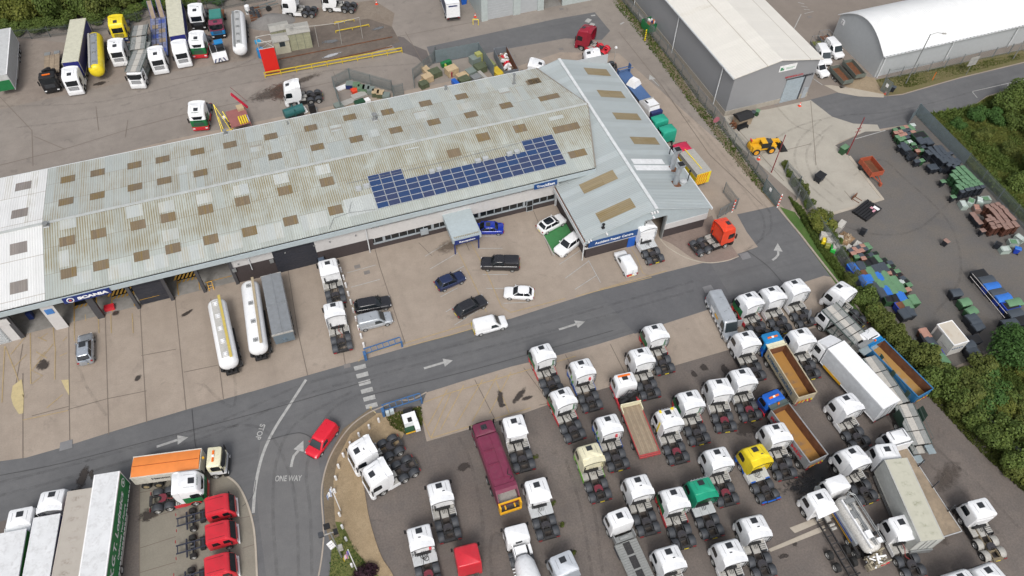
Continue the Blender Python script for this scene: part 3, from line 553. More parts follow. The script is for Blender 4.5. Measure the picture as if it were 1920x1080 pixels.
for a in [(508,256),(582.5,240),(656,220),(726.5,210),(798,194),(865.5,181),(1002,152),(516,293),(595,276),(668,261),(742,244),(813.5,229),(883,215),(949,198),(534,357.5),(613,341),(545,414),(629,394),(851,287),(906,257),(975,241)]: skyl(*a)
for a in [(44,349),(37,400),(35,465.5),(35.5,538)]: skyl(*a,w_=2.0,l_=1.8,mat=SKYLG)
for a in [(1000,153.5,2.2),(1029.5,182.5,3.2),(1062,240,4.0),(1083,288,2.6)]: skyl(a[0],a[1],a[2],1.3)
CLEAN=roofmat('cleaner_roof_sheet',(.47,.50,.49),(.36,.33,.25),'x',.4,rowlen=30)
for px,py,w_,l_ in [(127,420,2.0,1.6),(252,396,2.0,2.0),(312,387,2.0,1.8),(383,372,2.0,1.7),(452,356,2.0,1.8),(320,440,2.0,1.8),(527,335,2.0,1.8),(605,318,2.0,1.7),(120,485,1.2,2.6),(155,520,2.2,1.8),(225,508,2.8,2.2),(293,492,3.0,2.2),(358,475,3.2,2.4),(428,455,3.4,2.6),(506,436,3.4,2.6),(590,414,3.4,2.6),(675,385,4.0,3.0),(770,270,2,2),(790,215,2,2),(870,200,2,1.8),(945,170,1.6,1.6),(700,250,1.6,1.8),(630,240,1.6,1.6),(480,278,1.6,1.6),(340,318,1.6,1.6),(1040,215,2.2,2.0)]:
    skyl(px,py,w_,l_,CLEAN)
    o=COL.objects[-1]; o.name='roof_sheet'; o.location.z-=.014
# solar panels: 17 columns
PV=None
def pvmat():
    m,n,bs=newmat('solar_cells'); p=N(n,'ShaderNodeTexCoord').outputs['Object']; oi=N(n,'ShaderNodeNewGeometry').outputs['Position']
    br=N(n,'ShaderNodeTexBrick'); n.links.new(mapv(n,oi,(1,1,1)),br.inputs['Vector']); br.offset=0; br.inputs['Scale'].default_value=1; br.inputs['Mortar Size'].default_value=.012; br.inputs['Brick Width'].default_value=.16; br.inputs['Row Height'].default_value=.16
    br.inputs['Color1'].default_value=(.028,.038,.090,1); br.inputs['Color2'].default_value=(.034,.046,.105,1); br.inputs['Mortar'].default_value=(.07,.085,.15,1)
    rd=N(n,'ShaderNodeObjectInfo').outputs['Random']; c=mix(n,rd,br.outputs[0],(.022,.055,.145)); n.links.new(c,bs.inputs['Base Color']); bs.inputs['Roughness'].default_value=.25; return m
PV=pvmat()
def pvpanel(x0,y0):
    b=y0+.955; m=MB(); z=lambda y:zf(y)+.12
    m.add([(x0,y0,z(y0)),(x0+1.56,y0,z(y0)),(x0+1.56,b,z(b)),(x0,b,z(b)),(x0,y0,z(y0)-.05),(x0+1.56,y0,z(y0)-.05),(x0+1.56,b,z(b)-.05),(x0,b,z(b)-.05)],[(0,1,2,3),(0,4,5,1),(1,5,6,2),(2,6,7,3),(3,7,4,0)],1)
    i=.035; m.add([(x0+i,y0+i,z(y0+i)+.004),(x0+1.56-i,y0+i,z(y0+i)+.004),(x0+1.56-i,b-i,z(b-i)+.004),(x0+i,b-i,z(b-i)+.004)],[(0,1,2,3)],0)
    bp(m,'solar_panel',[PV,pm('panel_frame',(.55,.57,.6),.4,.3)])
x0=8.15
for c in range(17):
    n_=6 if (c<3 or c>=14) else 4
    for r in range(n_): pvpanel(x0+c*1.60,72.75+r*.985)
# small things on the roof
def onroof(name,px,py,fn,mat,label=None):
    p=roofpt(px,py); m=MB(); fn(m,p); return bp(m,name,mat)
def vent(m,p,r=.13,h=.9): m.cyl(p,(p.x,p.y,p.z+h),r,n=8); m.cyl((p.x,p.y,p.z+h),(p.x,p.y,p.z+h+.12),r*1.8,n=8); m.tbox(p.x,p.y,p.z,p.z+.1,r*4,r*4,r*3,r*3)
for px,py,r,h in [(703,224,.22,.9),(964,157,.15,1.7),(836,168,.12,.6),(87,423,.2,.4),(540,233,.06,.4),(423,251,.16,.6)]: onroof('flue',px,py,lambda m,p:vent(m,p,r,h),GREY)
for px,py in [(673,357),(688,352),(810,325),(824,321),(896,305),(910,301),(955,292),(969,288)]:
    onroof('air_unit',px,py,lambda m,p:(m.tbox(p.x,p.y,p.z+.15,p.z+.6,.75,.5,.75,.5),m.tbox(p.x,p.y,p.z,p.z+.16,.6,.4,.6,.4)),CLADL)
m=MB()
def cable(pts): m.tube([roofpt(*p)+Vector((0,0,.1)) for p in pts],.035,5)
cable([(650,345),(720,330),(830,305),(940,278),(1000,262)]); cable([(618,430),(626,410),(655,400),(706,393)]); cable([(655,398),(659,380)]); cable([(636,300),(650,340)]) if False else None
bp(m,'roof_cable',GREY)
# ------------------------------------------------------------------ repair wing
W=empty('repair_wing_building',(42.7,60.6,0),0,'cross wing with pale ribbed pitched roof, blue sign and open truck door','building')
WX0,WX1,WY0,WY1,WE,WRX,WRZ=33.1,52.1,60.3,95.4,4.0,43.15,6.75
slope([(WX0,WY0,WE),(WRX,WY0,WRZ),(WRX,WY1,WRZ),(WX0,WY1,WE)][::-1],'roof',RWING,W); slope([(WRX,WY0,WRZ),(WX1,WY0,WE),(WX1,WY1,WE),(WRX,WY1,WRZ)][::-1],'roof',RWING,W)
m=MB(); m.bar((WRX,WY0,WRZ+.06),(WRX,WY1,WRZ+.06),.45,.07); bp(m,'ridge_cap',GUTT,W)
m=MB(); m.bar((39.0,Y0,6.03),(42.75,YR,7.2),.22,.06); m.bar((42.75,YR,7.2),(39.2,Y1,6.03),.22,.06); bp(m,'valley_flashing',pm('valley_dirt',(.24,.22,.19),.8),W)
m=MB(); m.box(WX0-.25,WX0+.02,WY0,71.3,3.65,3.7); m.box(WX0-.28,WX0-.22,WY0,71.3,3.2,3.95); bp(m,'gutter',GUTT,W)
m=MB(); m.box(WX0-.2,WX0-.02,WY0,71.3,3.75,3.8); bp(m,'gutter_rust',RUST,W)
m=MB(); m.box(WX1,WX1+.2,WY0,WY1,3.6,3.95); bp(m,'gutter',GUTT,W)
wz=lambda x: WE+(WRZ-WE)*(x-WX0)/(WRX-WX0) if x<WRX else WRZ-(WRZ-WE)*(x-WRX)/(WX1-WRX)
DX0,DX1,DZ=41.9,45.1,4.6
m=MB(); m.prismy([(33.1,3.0),(DX0,3.0),(DX0,DZ),(DX1,DZ),(DX1,2.6),(51.9,2.6),(51.9,3.95),(WRX,6.68),(33.1,3.95)],60.55,60.75); bp(m,'gable_cladding',FASC,W)
m=MB(); m.box(33.5,DX0,60.6,60.8,0,3.0); m.box(DX1,51.7,60.6,60.8,0,1.7); bp(m,'brick_plinth',BRICK,W)
m=MB(); m.box(DX1,51.9,60.5,60.74,1.7,2.8); m.box(33.2,DX0,60.5,60.74,1.95,2.15); bp(m,'wall_panel',PANELW,W)
m=MB(); m.box(33.5,33.75,60.7,71.6,0,2.4); bp(m,'side_wall',BRICK,W)
m=MB(); m.box(51.6,51.8,60.7,95,0,4); bp(m,'side_wall',BRICK,W)
m=MB(); m.box(33.4,33.7,60.7,71.6,2.4,3.7); bp(m,'side_wall_panel',PANELW,W)
m=MB(); m.box(DX0-.05,DX0+.1,60.4,60.9,0,DZ); m.box(DX1-.1,DX1+.1,60.4,60.9,0,DZ); bp(m,'door_frame',GREY,W)
m=MB(); m.box(DX0,DX1,61.5,68,-.0,.03); bp(m,'wing_floor',FLOORI,W)
sgn(W,33.7,41.2,2.25,3.35,60.5,SIGNB,'Accident Repair Centre',pad=.12)
m=MB(); m.box(39.8,40.9,60.48,60.58,0,1.95); bp(m,'blue_door',BLUE,W)
for a in [(1120,135,4.2,1.9),(1146,176.5,4.4,1.8),(1175.5,218.5,4.4,1.7),(1209,264,4.4,1.7)]:
    z=5.0
    for _ in range(12): p=G(a[0],a[1],z); z=wz(p.x)
    m=MB(); xa,xb=p.x-a[2]/2,p.x+a[2]/2; m.add([(xa,p.y-a[3]/2,wz(xa)+.03),(xb,p.y-a[3]/2,wz(xb)+.03),(xb,p.y+a[3]/2,wz(xb)+.03),(xa,p.y+a[3]/2,wz(xa)+.03)],[(0,1,2,3)]); bp(m,'skylight',SKYLW,W)
for a in [(1122,341,5.0,1.9),(1154,394.5,5.0,1.9)]:
    z=5.0
    for _ in range(12): p=G(a[0],a[1],z); z=wz(p.x)
    m=MB(); xa,xb=p.x-a[2]/2,p.x+a[2]/2; m.add([(xa,p.y-a[3]/2,wz(xa)+.03),(xb,p.y-a[3]/2,wz(xb)+.03),(xb,p.y+a[3]/2,wz(xb)+.03),(xa,p.y+a[3]/2,wz(xa)+.03)],[(0,1,2,3)]); bp(m,'skylight',SKYLW,W)
def wroof(px,py):
    z=5
    for _ in range(12): p=G(px,py,z); z=wz(p.x)
    return p
m=MB(); 
for px,py,l_ in ((1215,303,5.2),(1225,315,6.0)):
    p=wroof(px,py); m.add([(p.x-l_/2,p.y-.55,wz(p.x-l_/2)+.03),(p.x+l_/2,p.y-.55,wz(p.x+l_/2)+.03),(p.x+l_/2,p.y+.55,wz(p.x+l_/2)+.03),(p.x-l_/2,p.y+.55,wz(p.x-l_/2)+.03)],[(0,1,2,3)])
bp(m,'new_roof_sheet',pm('new_white_sheet',(.74,.75,.76),.5,dirt=.2),W)
for px,py in ((1260,317),(1266,345)):
    p=wroof(px,py); m=MB(); m.tbox(p.x,p.y,p.z-.05,p.z+.12,1.3,1.3,1.2,1.2,1); m.cyl(p,(p.x,p.y,p.z+2.0),.36,n=12); m.cyl((p.x,p.y,p.z+2.0),(p.x+.1,p.y,p.z+3.3),.36,.36,n=12)
    m.tbox(p.x+.15,p.y,p.z+3.2,p.z+3.7,.8,.8,1.0,1.0); m.tbox(p.x+.2,p.y,p.z+3.7,p.z+3.74,.8,.8,.8,.8,2); bp(m,'exhaust_stack',[SILVER,RUST,BLACK],W,40)
p=wroof(1280,343); m=MB(); m.cyl((p.x,p.y,p.z),(p.x+.05,p.y,p.z+.5),.5,.55,n=14); m.cyl((p.x,p.y,p.z+.5),(p.x,p.y,p.z+.65),.55,.2,n=14); bp(m,'roof_cowl',CLADL,W)
for px,py in ((1289,340),(1255,289)):
    p=wroof(px,py); m=MB(); m.cyl(p,(p.x,p.y,p.z+1.9),.07); m.cyl((p.x,p.y,p.z+1.9),(p.x,p.y,p.z+2.1),.14); bp(m,'thin_flue',BLACK,W)
p=wroof(1131,427); m=MB(); vent(m,p,.12,.6); bp(m,'roof_vent',BLACK,W)
m=MB(); m.cyl((33.0,60.4,0),(33.0,60.4,3.6),.08); m.cyl((33.3,71.3,0),(33.3,71.3,3.6),.08); bp(m,'drain_pipe',GUTT,W)
m=MB()
for x,z in ((43.0,6.0),(42.6,6.05),(43.4,6.05),(43.0,5.1),(36.2,4.2),(33.6,3.6),(33.9,3.8)): m.box(x-.1,x+.1,60.2,60.55,z-.1,z+.1)
bp(m,'camera_and_lamp',SIGNW,W)
# ------------------------------------------------------------------ big grey warehouse
K=empty('grey_warehouse',(74.6,81.2,0),0,'tall grey clad warehouse with cream pitched roof and blue shutter','building')
kx0,kx1,ky0,ky1,kz,kr=66.9,82.4,81.3,150,7.6,9.1; kc=(kx0+kx1)/2
m=MB(); m.prismy([(kx0,.9),(kx1,.9),(kx1,kz),(kc,kr),(kx0,kz)],ky0,ky1); bp(m,'wall',CLAD,K)
m=MB(); m.box(kx0-.05,kx1+.05,ky0-.05,ky1,0,.9); bp(m,'concrete_plinth',pm('plinth_concrete',(.36,.33,.28),.9,dirt=.3),K)
slope([(kx0-.35,ky0-.35,kz+.02),(kc,ky0-.35,kr+.1),(kc,ky1,kr+.1),(kx0-.35,ky1,kz+.02)][::-1],'roof',RBIG,K,.2); slope([(kc,ky0-.35,kr+.1),(kx1+.35,ky0-.35,kz+.02),(kx1+.35,ky1,kz+.02),(kc,ky1,kr+.1)][::-1],'roof',RBIG,K,.2)
m=MB(); m.box(kx0-.5,kx0-.33,ky0-.3,ky1,kz-.25,kz-.02); bp(m,'gutter',GUTT,K)
m=MB()
for y in (84.5,99.5,115): m.cyl((kx0-.25,y,0),(kx0-.25,y,kz-.2),.08)
bp(m,'drain_pipe',GUTT,K)
m=MB(); m.box(77.2,80.5,ky0-.08,ky0-.04,0,4.6)
for k in range(12): m.box(77.2,80.5,ky0-.1,ky0-.08,.3+k*.36,.33+k*.36)
bp(m,'shutter_door',pm('shutter_blue_grey',(.36,.42,.46),.5,.2),K)
m=MB(); m.box(80.5,80.8,ky0-.12,ky0-.03,0,4.7); m.box(77.0,80.8,ky0-.12,ky0-.03,4.6,4.75); bp(m,'shutter_frame',DGREY,K)
m=MB(); m.box(81.3,82.1,ky0-.1,ky0-.03,0,2.1); bp(m,'side_door',pm('door_grey',(.34,.37,.4),.5),K)
m=MB(); m.box(74.9,78.0,ky0-.1,ky0-.03,6.6,7.7); bp(m,'name_board',SIGNW,K)
def wt(s,x0,wd,z,h,mat,parent=K,y=ky0-.12): 
    t=text(s,mat,None,(x0,y,z),(1,0,0),(0,0,1),width=wd,height=h,bold=.03); t.parent=parent; t.matrix_parent_inverse=Matrix.Translation(-Vector(parent.location)); return t
REDL=pm('red_letter',(.5,.04,.05),.5); DKL=pm('dark_letter',(.04,.04,.05),.5); GRL=pm('green_letter',(.05,.25,.12),.5)
wt('MECHANICAL & CO.',76.6,3.4,5.05,.32,REDL); wt('ENTRANCE',81.0-.9,1.9,4.55,.4,DKL); 
m=MB(); m.box(75.1,75.5,ky0-.13,ky0-.1,6.85,7.4); m.box(75.55,75.75,ky0-.13,ky0-.1,6.85,7.15); m.box(76.1,77.7,ky0-.13,ky0-.1,7.15,7.2); m.box(76.1,77.4,ky0-.13,ky0-.1,6.95,7.0); bp(m,'board_emblem',GRL,K)
# ------------------------------------------------------------------ barrel roof store
A=empty('barrel_roof_warehouse',(97,82,0),0,'long low grey store with curved white barrel roof behind the verge','building')
ax0,ax1,ay0,ay1,az,ar=96.6,190,82.1,94.6,4.4,3.0
arcp=[(ay0+(ay1-ay0)*t,az+ar*math.sin(PI*t)**.85) for t in [i/16 for i in range(17)]]
m=MB(); m.prismx([(ay0,0),(ay1,0)]+arcp[::-1],ax0,ax1); bp(m,'wall',CLADL,A)
m=MB()
pts=[(y if 0<i<16 else (y-.3 if i==0 else y+.3),z+.06) for i,(y,z) in enumerate(arcp)]
rg=[[(ax0-.3,y,z) for y,z in pts]+[(ax0-.3,y,z-.12) for y,z in pts[::-1]],[(ax1,y,z) for y,z in pts]+[(ax1,y,z-.12) for y,z in pts[::-1]]]
m.loft(rg); bp(m,'roof',RBAR,A,50)
m=MB(); m.box(ax0-.2,ax1,ay0-.5,ay0-.3,az-.15,az+.05); 
for x in (97,111,125,140): m.cyl((x,ay0-.25,0),(x,ay0-.25,az-.1),.09)
bp(m,'gutter',GUTT,A)
m=MB()
for k in range(120): m.box(ax0+k*.75,ax0+k*.75+.25,ay0-.52,ay0-.45,az+.03,az+.1)
bp(m,'gutter_bracket',GREY,A)
m=MB(); m.box(ax0-.06,ax0-.02,93.0,93.8,3.3,4.2); o=bp(m,'number_plate',SIGNW,A); t=text('2',DKL,None,(ax0-.08,93.65,3.45),(0,-1,0),(0,0,1),height=.55); t.parent=A; t.matrix_parent_inverse=Matrix.Translation(-Vector(A.location))
# ------------------------------------------------------------------ grey unit at the top
U_=empty('rear_industrial_unit',(37.6,119.3,0),0,'pale clad industrial unit with white roller doors beyond the rear road','building')
c0=G(903,41);c1=G(1085,5); d=(c1-c0).normalized(); pn=Vector((-d.y,d.x,0))
U_.location=c0; U_.rotation_euler=(0,0,math.atan2(d.y,d.x)); Lu=(c1-c0).length+6
def lp(m,name,mats,parent,smooth=None): o=m.build(name,mats,parent,smooth); return o
m=MB(); m.box(0,1.2,0,.4,0,7); m.box(6.2,7.6,0,.4,0,7); m.box(11.0,12.2,-.1,.3,0,7) ; m.box(16,Lu,0,.4,0,7); m.box(0,Lu,0,.4,4.6,7); m.box(0,.3,.4,30,0,7); lp(m,'wall',pm('pale_green_cladding',(.44,.49,.48),.5,dirt=.15),U_)
m=MB(); m.box(1.2,6.2,.25,.35,0,4.6); m.box(7.6,11.0,.25,.35,0,4.6)
for k in range(9): m.box(1.2,6.2,.22,.25,.4+k*.5,.44+k*.5)
lp(m,'roller_door',CLADL,U_)
m=MB(); m.box(-.2,Lu,-.2,30,7,7.3); lp(m,'roof',FASC,U_)
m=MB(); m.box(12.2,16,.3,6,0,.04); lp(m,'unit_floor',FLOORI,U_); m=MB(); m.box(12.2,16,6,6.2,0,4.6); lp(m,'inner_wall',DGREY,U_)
# ------------------------------------------------------------------ vehicle pieces (local frame: nose towards +y, ground z=0)
def rring(y0,y1,hw,z0,z1,r,n=4,rr=None):
    "rounded rectangle ring; z0 at the rear edge, z1 at the front edge; r front corner radius, rr rear"
    rr=r if rr is None else rr; P=[]
    for sx,sy,q in ((1,1,r),(-1,1,r),(-1,-1,rr),(1,-1,rr)):
        cx=sx*(hw-q); cy=(y1-q) if sy>0 else (y0+q); a0={(1,1):0,(-1,1):90,(-1,-1):180,(1,-1):270}[(sx,sy)]
        for k in range(n+1):
            a=R(a0+90*k/n); x=cx+q*math.cos(a);y=cy+q*math.sin(a); t=(y-y0)/(y1-y0); P.append((x,y,z0+(z1-z0)*t))
    return P
WHEEL={}
def wheelmesh(r,wd,rim):
    k=(round(r,3),round(wd,3),rim.name)
    if k not in WHEEL:
        m=MB(); n=20
        def ring(x,q): return [(x,q*math.cos(2*PI*i/n),q*math.sin(2*PI*i/n)) for i in range(n)]
        m.loft([ring(-wd/2,r*.55),ring(-wd/2,r*.9),ring(-wd/2+.04,r),ring(wd/2-.04,r),ring(wd/2,r*.92),ring(wd/2,r*.62),ring(wd/2-.05,r*.56),ring(wd/2-.09,r*.3),ring(wd/2-.02,r*.22)],[0,0,0,0,0,1,1,1])
        me=bpy.data.meshes.new('wheel'); me.from_pydata(m.v,[],m.f); me.materials.append(TYRE); me.materials.append(rim)
        for p,mi in zip(me.polygons,m.m): p.material_index=mi; p.use_smooth=True
        me.set_sharp_from_angle(angle=R(35)); WHEEL[k]=me
    return WHEEL[k]
def wheel(root,x,y,r=.5,wd=.3,rim=None):
    o=bpy.data.objects.new('wheel',wheelmesh(r,wd,rim or RIM)); COL.objects.link(o); o.parent=root; o.location=(x,y,r)
    if x<0: o.rotation_euler=(0,0,PI)
    return o
def wheels(root,ys,hw=1.22,r=.5,wd=.3,rim=None,dual=()):
    for i,y in enumerate(ys):
        for s in (-1,1): wheel(root,s*(hw-wd/2),y,r,wd if i not in dual else .62*.9,rim)
def fender(root,x,y,mat,r=.60,wd=.70,zc=.5,a0=8,a1=172,z_top=None):
    m=MB(); n=9; P=[]
    for k in range(n+1):
        a=R(a0+(a1-a0)*k/n); P.append((y+r*math.cos(a)*1.02,zc+r*math.sin(a)*1.0))
    Q=[(y+(p[0]-y)*.94,zc+(p[1]-zc)*.94) for p in P]
    x0,x1=x-wd/2,x+wd/2; N_=n+1; v=[];f=[]
    for (p,q) in zip(P,Q): v+=[(x0+.03,p[0],p[1]-.035),(x0+.08,p[0],p[1]),(x1-.08,p[0],p[1]),(x1-.03,p[0],p[1]-.035),(x1,q[0],q[1]-.02),(x0,q[0],q[1]-.02)]
    for k in range(n):
        a=6*k;b=a+6
        for j in range(6): f.append((a+j,a+(j+1)%6,b+(j+1)%6,b+j))
    f+=[tuple(range(6))[::-1],tuple(6*n+j for j in range(6))]; m.add(v,f); return m.build('mudguard',mat,root,35)
def cab(root,y1,L=2.25,roof='high',c1=None,c2=None,bump_=None,visor=None,grille=None,hatch=True,z0=.95,hw=1.24,windows='dark',extra_low=1.75,front_screen=True):
    c1=c1 or WHITE; c2=c2 or c1; bump_=bump_ or c2; y0=y1-L; m=MB()
    tz={'high':(3.52,3.86),'tall':(3.75,4.02),'mid':(3.25,3.38),'low':(2.95,3.0)}[roof]; zf_,zr_=tz
    yt=y1-.62 if roof in('high','tall') else y1-.42
    s=.55 if roof in('mid','low') else 1
    rings=[rring(y0,y1-.03,hw-.02,z0,z0,.16,rr=.08),rring(y0,y1,hw,z0+.25,z0+.25,.2,rr=.08),rring(y0,y1-.01,hw,extra_low,extra_low,.22,rr=.08),
      rring(y0,y1-.06,hw,max(2.15,extra_low+.1),max(2.12,extra_low+.08),.24,rr=.08),rring(y0,y1-.24,hw-.01,min(zr_-.45,3.2),min(zf_-.42,3.0),.26,rr=.1),
      rring(y0+.02,y1-.36,hw-.03,zr_-.22,zf_-.22,.28,rr=.12),rring(y0+.04,yt+.16,hw-.07,zr_-.07,zf_-.07,.26,rr=.12),rring(y0+.10,yt+.04,hw-.15,zr_,zf_,.26,rr=.15)]
    m.loft(rings,[1,1,0,0,0,0,0]); body=m.build('cab',[c1,c2],root,62)
    m=MB(); m.loft([rring(y1-.55,y1+.01,hw,.28,.28,.2),rring(y1-.55,y1+.07,hw+.01,.5,.5,.22),rring(y1-.55,y1+.05,hw,.98,.98,.22)],0); m.build('bumper',bump_,root,40)
    # screens and side windows
    yb=y1-.075; ytop=y1-.235; zb,zt=1.98,2.82
    if front_screen:
        m=MB(); w_=hw-.14; m.add([(-w_-.04,yb-.02,zb),(-w_*.5,yb+.055,zb),(w_*.5,yb+.055,zb),(w_+.04,yb-.02,zb),(w_,ytop-.03,zt),(w_*.5,ytop+.06,zt),(-w_*.5,ytop+.06,zt),(-w_,ytop-.03,zt)],[(0,1,6,7),(1,2,5,6),(2,3,4,5)])
        m.v=[(a,b+.03,c) for a,b,c in m.v]; m.build('windscreen',GLASS,body)
        m=MB(); m.box(-.75,.75,y1+.0,y1+.02,1.15,1.8)
        for k in range(4): m.box(-.72,.72,y1+.02,y1+.035,1.2+k*.15,1.24+k*.15,1)
        m.build('grille',[grille or DGREY,c2],body)
        for sx in (-1,1):
            m=MB(); m.box(sx*.78,sx*1.12,y1+.02,y1+.075,.62,.82) if sx>0 else m.box(-1.12,-.78,y1+.02,y1+.075,.62,.82); m.build('headlight',LWH,root)
        if visor: 
            m=MB(); m.add([(-1.15,y1-.16,2.86),(1.15,y1-.16,2.86),(1.15,y1+.1,2.78),(-1.15,y1+.1,2.78)],[(0,1,2,3)]); m.v=m.v; m.build('sun_visor',visor,body)
    for sx in (-1,1):
        X=sx*(hw+.012); m=MB(); P=[(y1-.30,1.92),(y1-.42,2.72),(y1-.62,2.80),(y1-1.25,2.80),(y1-1.38,2.66),(y1-1.38,1.98),(y1-1.2,1.88)]
        m.prismx(P,min(X,X-sx*.03),max(X,X-sx*.03)); m.build('side_window',GLASS,body)
        m=MB(); m.box(*(sorted((sx*(hw+.02),sx*(hw+.10)))),y1-.22,y1-.16,2.2,2.25); m.tbox(sx*(hw+.16),y1-.16,1.75,2.6,.2,.1,.2,.1); m.build('wing_mirror',BLACK,root)
    if hatch:
        t=(yt-.35-y0)/(y1-y0); yc=y1-.95
        def zt_(y): return zr_+(zf_-zr_)*(y-(y0+.14))/(yt-(y0+.14))
        m=MB(); m.add([(-.33,yc-.3,zt_(yc-.3)+.05),(.33,yc-.3,zt_(yc-.3)+.05),(.33,yc+.3,zt_(yc+.3)+.05),(-.33,yc+.3,zt_(yc+.3)+.05),(-.33,yc-.3,zt_(yc-.3)-.04),(.33,yc-.3,zt_(yc-.3)-.04),(.33,yc+.3,zt_(yc+.3)-.04),(-.33,yc+.3,zt_(yc+.3)-.04)],[(0,1,2,3),(0,4,5,1),(1,5,6,2),(2,6,7,3),(3,7,4,0)]); m.build('roof_hatch',HATCH,body)
        m=MB()
        for sx in (-.72,.72): m.add([(sx-.012,yc-.75,zt_(yc-.75)+.008),(sx+.012,yc-.75,zt_(yc-.75)+.008),(sx+.012,yc+.28,zt_(yc+.28)+.008),(sx-.012,yc+.28,zt_(yc+.28)+.008)],[(0,1,2,3)])
        m.build('roof_seam',DGREY,body)
    # front arch and step
    for sx in (-1,1):
        m=MB(); yw=y1-1.35; P=[(yw+.62*math.cos(a),.5+.62*math.sin(a)) for a in [R(t) for t in range(0,181,20)]]; Q=[(yw+.52*math.cos(a),.5+.52*math.sin(a)) for a in [R(t) for t in range(180,-1,-20)]]
        X0,X1=sorted((sx*(hw-.10),sx*(hw+.015))); n=len(P)
        v=[(X0,p[0],p[1]) for p in P]+[(X1,p[0],p[1]) for p in P]+[(X0,q[0],q[1]) for q in Q[::-1]]+[(X1,q[0],q[1]) for q in Q[::-1]]; f=[]
        for i in range(n-1): f+=[(i,i+1,n+i+1,n+i),(n+i,n+i+1,3*n+i+1,3*n+i),(2*n+i,3*n+i,3*n+i+1,2*n+i+1)]
        m.add(v,f); m.build('wheel_arch',BLACK if bump_ is c1 or bump_ is WHITE else bump_,root)
        m=MB(); m.box(*sorted((sx*(hw-.35),sx*(hw-.02))),y0+.02,y1-1.92,.45,z0+.02) if L>2 else m.box(*sorted((sx*(hw-.35),sx*(hw-.02))),y0,y0+.1,.5,z0); m.build('door_step',bump_,root)
    wheels(root,[y1-1.35])
    return body,(y0,y1,zf_,zr_,yt)
def chassis(root,y0,y1,mat=None,cross=True,hw=.42,z=.95,d=.24,name='chassis'):
    m=MB()
    for sx in (-1,1): m.box(sx*hw-.05,sx*hw+.05,y0,y1,z-d,z)
    y=y0+.1
    while y<y1-.1:
        m.box(-hw,hw,y,y+.09,z-d+.04,z-.03); y+=.85 if cross else 3
    m.cyl((-1.0,y0+1,.5),(1.0,y0+1,.5),.09)
    return m.build(name,mat or CHASS,root)
def tractor(c1=None,c2=None,bump_=None,skirt=None,roof='high',style='collar',fw_=None,deck='narrow',fend=None,hatch=True,lightbar=False,name='tractor_unit',lines=None,rearfill=None,chmat=None,rimmat=None,nose=None,low=1.75):
    t=empty(name,(0,0,0)); c1=c1 or WHITE; c2=c2 or c1; skirt=skirt or c2; y1=6.05
    body,(y0,_,zf_,zr_,yt)=cab(t,y1,2.25,roof,c1,c2,bump_,hatch=hatch,extra_low=low)
    inner=rearfill or c1
    if style in('collar','flat'):
        for sx in (-1,1):
            X0,X1=sorted((sx*1.19,sx*1.245)); ext=.62 if style=='collar' else .3
            m=MB(); P=[(y0+.03,1.15),(y0-ext*.55,1.25),(y0-ext*.95,2.2),(y0-ext,zr_-.55),(y0-ext*.75,zr_-.16),(y0+.03,zr_-.12)]
            m.prismx(P,X0,X1); m.build('side_fairing',c1,t)
            m=MB(); m.box(*sorted((sx*1.15,sx*1.18)),y0-ext*.9,y0-ext*.8,1.5,zr_-.6); m.box(*sorted((sx*1.0,sx*1.18)),y0-ext*.6,y0-ext*.55,2.6,2.64); m.box(*sorted((sx*1.0,sx*1.18)),y0-ext*.6,y0-ext*.55,1.7,1.74); m.build('fairing_stay',BLACK,t)
        m=MB(); n=10; v=[];f=[]
        for i in range(n+1):
            u=-1+2*i/n; x=u*1.22; zz=zr_-.0-.26*abs(u)**2.2; e=(.72 if style=='collar' else .3)*(1-.12*(1-abs(u)))
            v+=[(x,y0+.25,zz-.02 if abs(u)<.9 else zz-.02),(x,y0-e*.9,zz+.03),(x,y0-e*.9,zz-.02),(x,y0+.2,zz-.08)]
        for i in range(n):
            a=4*i;b=a+4; f+=[(a,a+1,b+1,b),(a+1,a+2,b+2,b+1),(a+2,a+3,b+3,b+2)]
        m.add(v,f); m.build('roof_deflector',c1,t,40)
        m=MB(); m.tube([(u*1.215,y0-(.72 if style=='collar' else .3)*.9+.0*u,zr_-.045-.26*abs(u)**2.2) for u in [-1,-.8,-.5,0,.5,.8,1]],.028,5); m.tube([(1.225,y0-.62,zr_-.3),(1.225,y0-.66,2.2),(1.225,y0-.4,1.3)],.028,5) if style=='collar' else None; m.build('edge_seal',BLACK,t)
    elif style=='visor':
        m=MB(); m.add([(-1.1,y0+.15,zr_-.12),(1.1,y0+.15,zr_-.12),(1.22,y0-.42,zr_-.32),(.4,y0-.62,zr_-.20),(-.4,y0-.62,zr_-.20),(-1.22,y0-.42,zr_-.32)],[(0,1,2,3,4,5)]); m.add([(a,b,c-.05) for a,b,c in m.v],[(5,4,3,2,1,0)])
        m.add([(-1.22,y0-.42,zr_-.33),(-1.22,y0-.42,zr_-.75),(-1.22,y0,zr_-.75),(-1.22,y0,zr_-.3),(1.22,y0-.42,zr_-.33),(1.22,y0-.42,zr_-.75),(1.22,y0,zr_-.75),(1.22,y0,zr_-.3)],[(0,1,2,3),(7,6,5,4)]); m.build('air_deflector',c1,t)
    m=MB(); m.box(-1.0,1.0,y0-.06,y0-.01,1.35,zr_-.75); m.box(-.9,.9,y0-.08,y0-.06,1.3,1.34); m.build('back_panel',inner,t)
    m=MB(); m.box(-.75,.75,y0-.35,y0-.1,.98,1.32); m.cyl((-.85,y0-.25,1.0),(-.85,y0-.25,2.2),.07); 
    for k in range(3): m.tube([(-.2+.2*k,y0-.1,1.5),(-.15+.2*k,y0-.5,1.25),(-.1+.15*k,y0-.8,1.12)],.025,5)
    m.build('air_lines',BLACK,t)
    chassis(t,.05,y0+.6,chmat)
    fm=fend or DGREY
